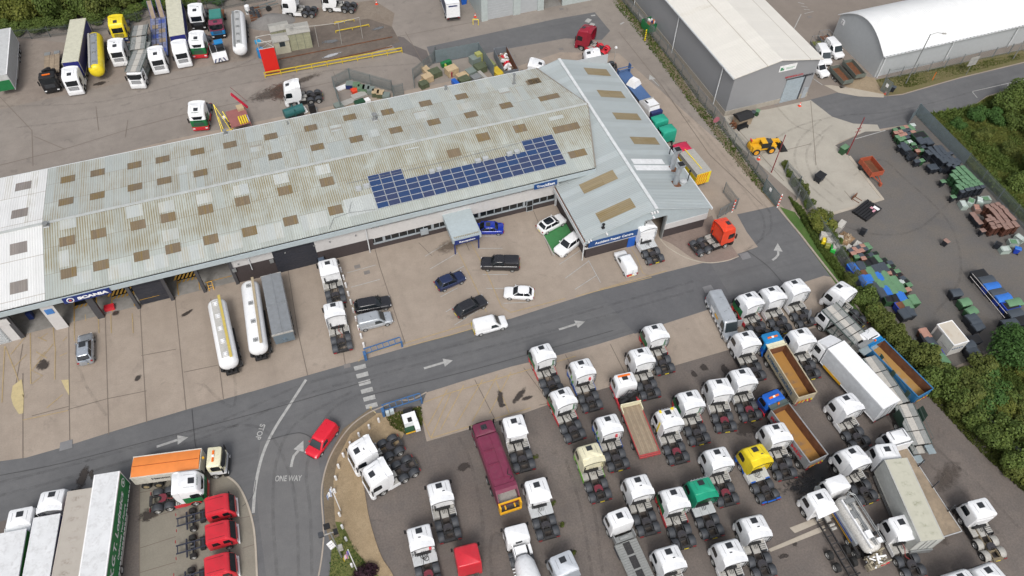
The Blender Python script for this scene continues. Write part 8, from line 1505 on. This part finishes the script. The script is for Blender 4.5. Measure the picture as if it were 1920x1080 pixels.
for a in [(797,151,1.6,1.0,.4,cw,'flat pale cardboard sheets by the pallet stacks'),(794,155,1.4,1.2,.9,cd,'olive crate in the left pallet row') ,(801,142,1.6,1.3,1.1,cw,'timber topped crate in the left pallet row'),(815,133,1.9,1.6,1.0,cd,'tall green banded crate at the left fence'),(846,127,1.9,1.5,1.3,cw,'large pale timber crate in the middle of the enclosure'),(836,116,1.8,.7,.8,GREEN,'bright green pallet box near the rear fence'),(867,140,1.9,1.3,.5,cw,'pale timber sheet crate close to the workshop roof'),(870,147,1.8,1.4,.8,cd,'olive crate close to the workshop roof'),(885,131,2.0,1.4,.7,cgy,'flat grey green crate'),(900,123,1.8,1.6,1.2,cd,'dark olive crate by the solid fence'),(890,107,1.6,1.4,1.3,cgy,'grey green crate in the far corner of the enclosure'),(897,100,1.0,1.0,1.7,pm('yellow_green_sack',(.35,.36,.12),.8),'yellow green wrapped sack in the far corner'),(919,118,1.3,1.6,.6,pm('lime_grey_sheet',(.25,.28,.12),.8),'lime grey sheet outside the solid fence'),(893,143,1.6,1.3,.7,GREY,'grey crate near the roof edge'),(905,140,.5,2.4,.9,LGREY,'pale steel frame near the roof edge'),(855,154,.7,2.0,.8,BLUE,'blue box cut by the workshop roof edge'),(800,130,1.0,2.2,.9,cw,'long pale timber box outside the fence'),(643,163,2.2,.9,.3,SIGNW,'white and blue sheet in the left enclosure'),(665,168,1.2,1.0,.6,ORED,'orange folded barrier in the left enclosure'),(673,178,2.4,1.2,.4,LGREY,'pale grey frames in the left enclosure'),(650,192,2.6,1.2,.2,LGREY,'pale sheet leaning at the workshop roof edge'),(674,190,1.6,1.0,.6,DGREEN,'dark green crate at the workshop roof edge'),(688,187,.9,.9,.5,SIGNW,'round white tub at the workshop roof edge'),(634,196,1.2,1.2,.7,cgy,'grey green crate at the left corner of the enclosure'),(933,133,1.2,2.2,.9,YR_,'yellow steel cage next to the skip')]: crate(*a,rz=.25)
prop('fuel_tank','dark teal cylindrical tank by the workshop rear edge','tank',551,209,.9,[('tank',pm('dark_teal',(.02,.12,.12),.5),lambda m:(m.cyl((-1.6,0,1.0),(1.6,0,1.0),.75,n=16),m.box(-.05,.05,-.77,.77,.3,1.77))),('stand',CHASS,lambda m:m.box(-1.4,1.4,-.5,.5,0,.35))],.2); prop('door_panel','white van door panel lying beside the teal tank','panel',568,205,.6,[('panel',WHITE,lambda m:m.tbox(0,0,.2,.8,1.2,1.2,.9,.8))],.2); prop('black_bin','black ribbed box behind the workshop','box',585,203,.8,[('body',BLACK,lambda m:m.box(-.5,.5,-.35,.35,0,1.5)),('side_frame',GREY,lambda m:m.box(.5,.75,-.3,.3,0,.6))],.1)
# red work platform with ladder and yellow trestle
rd=pm('dull_red_platform',(.30,.11,.10),.7,var=.15,dirt=.2)
t=prop('work_platform','dull red steel work platform behind the workshop','platform',446,219,1.7,[('deck',rd,lambda m:m.box(-1.5,1.5,-2.2,2.0,1.6,1.72)),('leg',rd,lambda m:m.box(-1.5,-1.4,-2.2,-2.1,0,1.6)),('leg',rd,lambda m:m.box(1.4,1.5,-2.2,-2.1,0,1.6)),('leg',rd,lambda m:m.box(-1.5,-1.4,1.9,2.0,0,1.6)),('leg',rd,lambda m:m.box(1.4,1.5,1.9,2.0,0,1.6))],.1)
prop('cardboard_box','brown cardboard box on the red platform','box',450,202,1.9,[('box',cw,lambda m:m.box(-.5,.5,-.6,.6,1.72,2.1))],.15); prop('scrap_metal','yellow steel frames lying on the red platform','frames',455,223,1.9,[('frame',YELLOW,lambda m:[m.box(-.6+k*.35,-.4+k*.35,-1.0,.9,1.72,1.9) for k in range(4)]),('side_bar',pm('lilac_bar',(.4,.4,.55),.6),lambda m:m.box(.75,.9,-.8,.8,1.72,1.85))],.1)
P=G(433,176,3.0);Q=G(464,201,.1); t=empty('access_ladder',(Q.x,Q.y,0),0,'bright red access stair rising beside the red platform','ladder'); part(t,'stair',pm('bright_red_stair',(.65,.02,.06),.5),lambda m:m.bar((0,0,.1),(P.x-Q.x,P.y-Q.y,3.0),.5,.18)); part(t,'handrail',DRP,lambda m:m.tube([(.2,.3,1.0),(P.x-Q.x+.2,P.y-Q.y+.3,4.0)],.03))
prop('yellow_trestle','yellow steel A frame trestle with white reel','trestle',420,223,1.2,[('frame',YELLOW,lambda m:(m.tube([(-.8,-1.5,0),(-.9,1.4,3.2)],.06),m.tube([(.6,-1.6,0),(-.9,1.4,3.2)],.06),m.tube([(.9,-1.3,0),(.1,.6,2.2)],.07),m.tube([(-.5,-1.5,0),(-.7,0,1.8)],.06),m.tube([(-.6,-1.5,.1),(.9,-1.5,.1)],.05))),('reel',SIGNW,lambda m:m.cyl((-.1,.2,1.2),(.3,.2,1.5),.3,n=12)),('box',BLACK,lambda m:m.box(.5,1.4,-.8,.5,0,.9))])
prop('dock_gantry','grey steel bracket against the workshop front beside the wall tractor','bracket',600,479,1.2,[('frame',pm('blue_grey_steel',(.10,.13,.18),.5),lambda m:(m.box(-.5,.5,-1.2,0,.8,1.0),m.box(-.5,-.4,-1.2,0,0,1.0),m.box(.4,.5,-1.2,0,0,1.0)))])
prop('yellow_ladder_stand','yellow step frame by the workshop door','steps',395,537,.4,[('frame',PLANT,lambda m:(m.tube([(-.3,-.4,0),(-.3,.3,1.0),(.3,.3,1.0),(.3,-.4,0)],.04),m.tube([(-.3,-.2,.3),(.3,-.2,.3)],.03),m.tube([(-.3,.0,.6),(.3,.0,.6)],.03)))])
prop('yellow_hoop','yellow hoop barrier at the industrial unit corner','barrier',892,42,.5,[('hoop',YELLOW,lambda m:m.tube([(-.5,0,0),(-.5,0,1.1),(.5,0,1.1),(.5,0,0)],.07))],-.5)
prop('blue_bin','blue bin beside the industrial unit','bin',869,1,.6,[('body',BLUE,lambda m:m.tbox(0,0,0,1.1,.9,.8,1.1,.9))])
prop('charging_post','white electric charging post on the wing wall','charging post',1068,412,1.2,[('post',SIGNW,lambda m:(m.box(-.15,.15,-.12,.12,0,1.5),m.box(-.2,.2,-.15,.15,1.1,1.6)))],.4)
# ------------------------------------------------------------------ person by the timber crate
def person(px,py,top,legs,label,rz,arm=1):
    J={'pel':(0,0,.95),'ch':(0,.02,1.35),'nk':(0,.02,1.52),'hd':(0,.04,1.66),'hl':(-.1,0,.9),'hr':(.1,0,.9),'kl':(-.12,.06,.5),'kr':(.13,.1,.5),'al':(-.12,-.02,.08),'ar':(.14,.02,.08),'tl':(-.12,.14,.03),'tr':(.15,.18,.03),'sl':(-.2,.02,1.42),'sr':(.2,.02,1.42),'el':(-.27,.1,1.15),'er':(.25,.16,1.15),'wl':(-.2,.36,1.05),'wr':(.16,.40,1.08)}
    K=list(J); E=[('pel','ch'),('ch','nk'),('nk','hd'),('pel','hl'),('hl','kl'),('kl','al'),('al','tl'),('pel','hr'),('hr','kr'),('kr','ar'),('ar','tr'),('ch','sl'),('sl','el'),('el','wl'),('ch','sr'),('sr','er'),('er','wr')]
    rr={'pel':.15,'ch':.16,'nk':.06,'hd':.11,'hl':.1,'hr':.1,'kl':.065,'kr':.065,'al':.045,'ar':.045,'tl':.04,'tr':.04,'sl':.07,'sr':.07,'el':.045,'er':.045,'wl':.035,'wr':.035}
    me=bpy.data.meshes.new('person'); me.from_pydata([J[k] for k in K],[(K.index(a),K.index(b)) for a,b in E],[]); o=bpy.data.objects.new('person',me); COL.objects.link(o); bpy.context.view_layer.objects.active=o
    sk=o.modifiers.new('s','SKIN'); sv=me.skin_vertices[0].data
    for i,k in enumerate(K): sv[i].radius=(rr[k],rr[k]); sv[i].use_root=(k=='pel')
    sb=o.modifiers.new('b','SUBSURF'); sb.levels=1; sb.render_levels=1; bpy.context.view_layer.update()
    m2=bpy.data.meshes.new_from_object(o.evaluated_get(bpy.context.evaluated_depsgraph_get())); o.modifiers.clear(); o.data=m2; m2.materials.clear()
    for q in (legs,top,pm('skin',(.45,.27,.2),.6),pm('dark_hair',(.05,.03,.02),.8)): m2.materials.append(q)
    for p in m2.polygons:
        z=p.center.z; p.material_index=(3 if z>1.72 or (z>1.6 and p.center.y<0) else 2) if z>1.5 else (1 if z>.92 else 0); p.use_smooth=True
        if p.center.y>.36 and z>.9: p.material_index=2
    q=G(px,py,0); o.location=(q.x,q.y,0); o.rotation_euler=(0,0,rz); return tag(o,label,'person')
person(836,134,pm('hi_vis_yellow',(.45,.60,.05),.7),NAVY,'person in hi vis yellow top and dark trousers standing at the large timber crate',-1.2)
prop('red_hydrant','dark red hydrant post in the rear enclosure','hydrant',847,141,.4,[('post',DRED,lambda m:(m.cyl((0,0,0),(0,0,.9),.13,n=10),m.cyl((0,0,.9),(0,0,1.05),.2,.1,10)))])
# ------------------------------------------------------------------ vegetation
def leafmat(name,a,b,c):
    m,n,bs=newmat(name); g=N(n,'ShaderNodeNewGeometry'); p=g.outputs['Position']; r=g.outputs['Random Per Island']; f=noise(n,p,.45,4,.6); f2=noise(n,p,2.2,3,.6)
    col=mix(n,ramp(n,f,.35,.65),a,b); col=mix(n,mth(n,'MULTIPLY',ramp(n,f2,.5,.75),.55),col,c); col=mix(n,mth(n,'MULTIPLY',r,.6),col,[q*.5 for q in a])
    n.links.new(col,bs.inputs['Base Color']); bs.inputs['Roughness'].default_value=.7; bs.inputs['Specular IOR Level'].default_value=.25; return m
LF=[leafmat('dark_hedge_leaves',(.070,.108,.022),(.105,.148,.030),(.17,.19,.042)),leafmat('olive_leaves',(.075,.100,.020),(.115,.135,.030),(.185,.180,.040)),leafmat('fresh_green_leaves',(.045,.105,.022),(.065,.135,.030),(.095,.160,.038)),leafmat('yellow_green_leaves',(.100,.125,.020),(.150,.160,.030),(.215,.200,.040)),leafmat('purple_leaves',(.030,.012,.020),(.045,.018,.028),(.06,.025,.035))]
BARK=pm('bark',(.09,.07,.05),.9,var=.3)
def crown(seed,rx_,ry_,rz_,n,leaf,zc,lumps=9,fill=.35):
    r=random.Random(seed); m=MB(); L=[]
    for i in range(lumps):
        a=r.uniform(0,6.28); q=r.uniform(.15,.72); L.append((rx_*q*math.cos(a),ry_*q*math.sin(a),zc+rz_*r.uniform(-.45,.55),r.uniform(.32,.55)))
    L.append((0,0,zc,.7)); vs=[];fs=[]
    for k in range(n):
        x0,y0,z0,s=L[r.randrange(len(L))]; u=r.uniform(-1,1);a=r.uniform(0,6.28);q=math.sqrt(1-u*u); rad=s*(1-fill*r.random()**1.5)*(1+.10*mn.noise(Vector((x0+q*math.cos(a)*3,y0+q*math.sin(a)*3,u*3+seed))))
        c=Vector((x0+rx_*rad*q*math.cos(a),y0+ry_*rad*q*math.sin(a),max(.08,z0+rz_*rad*u))); 
        nrm=Vector((q*math.cos(a),q*math.sin(a),u+.45))+Vector((r.uniform(-.8,.8),r.uniform(-.8,.8),r.uniform(-.8,.8))); nrm.normalize(); t1=nrm.orthogonal().normalized(); t1.rotate(Matrix.Rotation(r.uniform(0,6.28),3,nrm)); t2=nrm.cross(t1); w_=leaf*r.uniform(.6,1.3); h_=w_*r.uniform(.45,.8)
        o=len(vs); vs+=[c-t1*w_,c-t2*h_,c+t1*w_,c+t2*h_]; fs.append((o,o+1,o+2,o+3))
    m.v=[tuple(q) for q in vs]; m.f=fs; m.m=[0]*len(fs); return m
def bush(seed,rx_,ry_,rz_,n,leaf,mat,name='shrub',trunk=True,zc=None,lumps=9):
    t=empty(name); m=crown(seed,rx_,ry_,rz_,n,leaf,zc if zc is not None else rz_*.75,lumps); m.build('crown',mat,t)
    b=MB(); r=random.Random(seed); zt=(zc or rz_*.75)
    b.cyl((0,0,0),(0,0,zt*.6),.10+rz_*.03,.07+rz_*.02,7)
    for k in range(5): a=r.uniform(0,6.28); b.cyl((0,0,zt*.35),(rx_*.5*math.cos(a),ry_*.5*math.sin(a),zt*1.1),.06+rz_*.012,.02,5)
    b.build('trunk',BARK,t); return t
SH=[bush(11,2.1,2.1,1.9,4200,.15,LF[0]),bush(12,2.2,2.1,2.1,4200,.15,LF[1]),bush(13,2.1,2.1,1.7,4200,.15,LF[2]),bush(14,2.2,2.1,1.6,4200,.15,LF[3]),bush(15,3.0,2.9,2.9,6000,.19,LF[0],name='tree',lumps=13),bush(16,3.1,3.0,3.0,6000,.19,LF[1],name='tree',lumps=13),bush(17,3.0,3.0,2.7,6000,.19,LF[3],name='tree',lumps=13)]
used=set(); rg=random.Random(21)
def putb(i,p,s,label,cat,group=None,sz=None):
    if i not in used: o=SH[i]; used.add(i)
    else: o=copy_tree(SH[i])
    o.location=(p.x,p.y,0); o.rotation_euler=(0,0,rg.uniform(0,6.28)); k=sz or s; o.scale=(s*rg.uniform(.9,1.1),s*rg.uniform(.9,1.1),k*rg.uniform(.88,1.12)); tag(o,label,cat,group); return o
def along(pts,step):
    P=[G(*p) for p in pts]; out=[]; 
    for a,b in zip(P,P[1:]):
        L=(b-a).length; n=max(1,int(L/step))
        for k in range(n): out.append((a+(b-a)*(k/n),(b-a).normalized()))
    return out
# woodland at the top left
for row,(off,s,z) in enumerate(((2.6,1.0,1.0),(6.2,1.12,1.35),(10.5,1.2,1.6),(15.5,1.3,1.75),(21,1.4,1.8),(27,1.5,1.8),(34,1.6,1.8))):
    for p,u in along([(-90,84),(0,76),(60,74),(130,66),(220,54),(300,31),(420,18),(500,0)] if row<2 else [(-140,88),(0,80),(220,54),(520,-10)],2.7+row*.3):
        q=p+Vector((-u.y,u.x,0))*off+Vector((rg.uniform(-.9,.9),rg.uniform(-.9,.9),0)); putb(rg.choice([4,5,6,6,5]) if row else rg.choice([0,0,2]),q,s,('leafy tree in the dense woodland belt behind the rear lorry row' if row else 'dark shrub against the chain fence behind the rear lorry row'),'tree' if row else 'shrub','woodland belt trees' if row else 'shrubs along the woodland fence',sz=s*(z if row else .75))
# hedge along the lower right
for p,u in along([(1612,566),(1640,604),(1672,645),(1704,690)],1.25): putb(rg.choice([0,1,1]),p+Vector((rg.uniform(-.3,.3),rg.uniform(-.3,.3),0)),.82,'shrub in the hedge between the truck park and the container pile','shrub','upper hedge shrubs',sz=.95)
for p,u in along([(1590,532),(1612,560)],1.5): putb(1,p,.55,'small shrub at the top end of the hedge by the kerb','shrub','hedge end shrubs')
for row,off in enumerate((0.6,3.4,6.2)):
    for p,u in along(([(1712,696),(1745,722)] if row==0 else [])+[(1765,745),(1812,790),(1860,838),(1915,893),(1985,963),(2060,1048)],1.85 if row else 1.5): putb(rg.choice([1,0,3,3,2][:5 if row else 3]),p+Vector((-u.y,u.x,0))*off*1.0+Vector((rg.uniform(-.5,.5),rg.uniform(-.5,.5),0)),1.05,('shrub in the front face of the long lower right hedge','bushy shrub in the middle of the long lower right hedge','shrub at the back of the long lower right hedge')[row],'shrub','lower hedge row %s'%('front','middle','back')[row],sz=1.15-.12*row)
# hedge and shrub along the roadside fence
for x,y,s,lb in [(1484,352,.5,'first'),(1496,372,.62,'second'),(1508,392,.5,'third'),(1463,318,.4,'fourth'),(1472,335,.45,'fifth'),(1545,440,.6,'sixth'),(1556,462,.55,'seventh'),(1570,485,.5,'eighth'),(1582,505,.5,'ninth'),(1535,420,.7,'tenth'),(1597,528,.5,'eleventh')]:
    putb(rg.choice([0,1]),G(x+7,y-4),s*.78,'low shrub in the ragged roadside hedge behind the mown strip','shrub','roadside hedge shrubs',sz=s*1.1)
putb(3,G(1537,425),.98,'large yellow green bush over the fence by the pad corner','shrub')
# big round tree and scrub
t=bush(31,3.0,3.0,2.7,7500,.15,LF[2],name='tree',zc=2.5,lumps=14); t.location=G(1876,672); tag(t,'big round green tree at the end of the strapped container row','tree'); t.scale=(1.15,1.15,1.1)
for x,y,i,s,lb in [(1878,205,4,1.0,'dark green tree beside the side road, left of the pair'),(1915,195,4,1.1,'dark green tree beside the side road at the right edge'),(1860,228,2,.9,'spreading shrub below the roadside trees'),(1900,240,0,1.0,'dark shrub under the right edge trees'),(1838,262,1,.7,'olive shrub behind the tall bin yard fence'),(1885,290,1,.7,'olive shrub in the middle of the scrub'),(1825,225,2,.8,'pale bush with upright stems by the side road'),(1795,240,2,.6,'small shrub at the fence head by the side road'),(1905,352,0,.9,'dark shrub deep in the scrub'),(1935,255,4,1.2,'tree beyond the right edge'),(1945,330,4,1.1,'second tree beyond the right edge')]: putb(i,G(x,y),s,lb,'tree' if i==4 else 'shrub')
for p in [(1905,760),(1860,740),(1925,800),(1840,712),(1915,700),(1890,790),(1935,730)]: putb(rg.choice([3,3,1]),G(*p),.6,'low shrub in the rough scrub behind the lower hedge','shrub','rough scrub shrubs',sz=.55)
t=bush(41,1.5,1.4,1.2,2600,.13,LF[4],name='purple_shrub'); t.location=G(684,1083); tag(t,'dark purple shrub at the bottom edge beside the flag pole','shrub')
LG=leafmat('meadow_grass',(.125,.150,.032),(.17,.185,.042),(.25,.225,.07)); LG2=leafmat('green_meadow_grass',(.085,.130,.028),(.115,.160,.034),(.16,.19,.045))
# ground cover: grass tufts and weeds
def tufts(name,poly,n,h,mat,seed,z=.02,label=None):
    r=random.Random(seed); P=[G(*p) for p in poly]; x0=min(p.x for p in P);x1=max(p.x for p in P);y0=min(p.y for p in P);y1=max(p.y for p in P); m=MB(); k=0
    def inside(x,y):
        c=False;j=len(P)-1
        for i in range(len(P)):
            a,b=P[i],P[j]
            if (a.y>y)!=(b.y>y) and x<(b.x-a.x)*(y-a.y)/(b.y-a.y)+a.x: c=not c
            j=i
        return c
    vs=[];fs=[]
    while k<n:
        x=r.uniform(x0,x1);y=r.uniform(y0,y1)
        if not inside(x,y): continue
        k+=1; d=.5+.8*max(0,mn.noise(Vector((x*.25,y*.25,seed)))+.5); hh=h*d*r.uniform(.6,1.3)
        for b in range(3):
            a=r.uniform(0,6.28); l=r.uniform(.1,.5)*hh; w_=hh*.26; o=len(vs); c,s=math.cos(a),math.sin(a); bx=x+r.uniform(-.1,.1);by=y+r.uniform(-.1,.1)
            vs+=[(bx-s*w_,by+c*w_,z),(bx+s*w_,by-c*w_,z),(bx+c*l*.6+s*w_*.7,by+s*l*.6-c*w_*.7,z+hh*.6),(bx+c*l*1.6,by+s*l*1.6,z+hh),(bx+c*l*.6-s*w_*.7,by+s*l*.6+c*w_*.7,z+hh*.6)]; fs.append((o,o+1,o+2,o+3,o+4))
    m.v=vs;m.f=fs;m.m=[0]*len(fs); o=m.build(name,mat); tag(o,label,None,None,'stuff')
tufts('long_grass',[(1722,220),(1818,206),(1850,184),(1925,160),(1990,150),(1990,480),(1925,425),(1868,366),(1790,288)],42000,.40,LG,1); tufts('long_grass',[(1722,220),(1818,206),(1925,160),(1990,150),(1990,480),(1868,366)],16000,.5,LG2,2)
tufts('long_grass',[(1760,705),(1840,690),(1890,650),(1990,600),(2060,1050),(1930,880),(1830,770)],36000,.42,LG,3); tufts('long_grass',[(1760,705),(1840,690),(1890,650),(1990,600),(2060,1050),(1930,880)],16000,.5,LG2,4)
tufts('roadside_weeds',[(1160,-10),(1215,55),(1300,165),(1400,295),(1455,375),(1446,380),(1385,315),(1290,190),(1195,62),(1145,0)],2600,.22,LF[0],5); tufts('roadside_weeds',[(1478,370),(1500,390),(1560,480),(1605,545),(1590,545),(1535,470)],2500,.35,LF[0],6)
tufts('verge_weeds',[(1640,152),(1700,165),(1800,140),(1920,110),(1920,100),(1750,130)],2500,.14,LF[1],7); tufts('weeds',[(722,780),(790,765),(792,800),(760,815),(735,800)],700,.25,LF[1],8,z=.11); tufts('weeds',[(622,985),(640,985),(655,1010),(700,1075),(730,1130),(615,1130)],2200,.10,LF[2],9,z=.12); tufts('hedge_foot_weeds',[(1580,520),(1620,565),(1720,690),(1860,820),(1990,950),(1960,960),(1840,850),(1700,700),(1620,590)],5000,.3,LF[1],10)
for x,y,lb in ((1005,857,'small weed clump beside the white tractor'),(1037,945,'small weed clump by the deck plate tractor'),(1053,985,'weed clump lower right of the deck plate tractor'),(1075,1035,'weed clump by the silver cab')):
    m=crown(int(x),.5,.4,.3,160,.08,.15,4); o=m.build('weed_clump',LF[1],loc=G(x,y)); tag(o,lb,'weed')
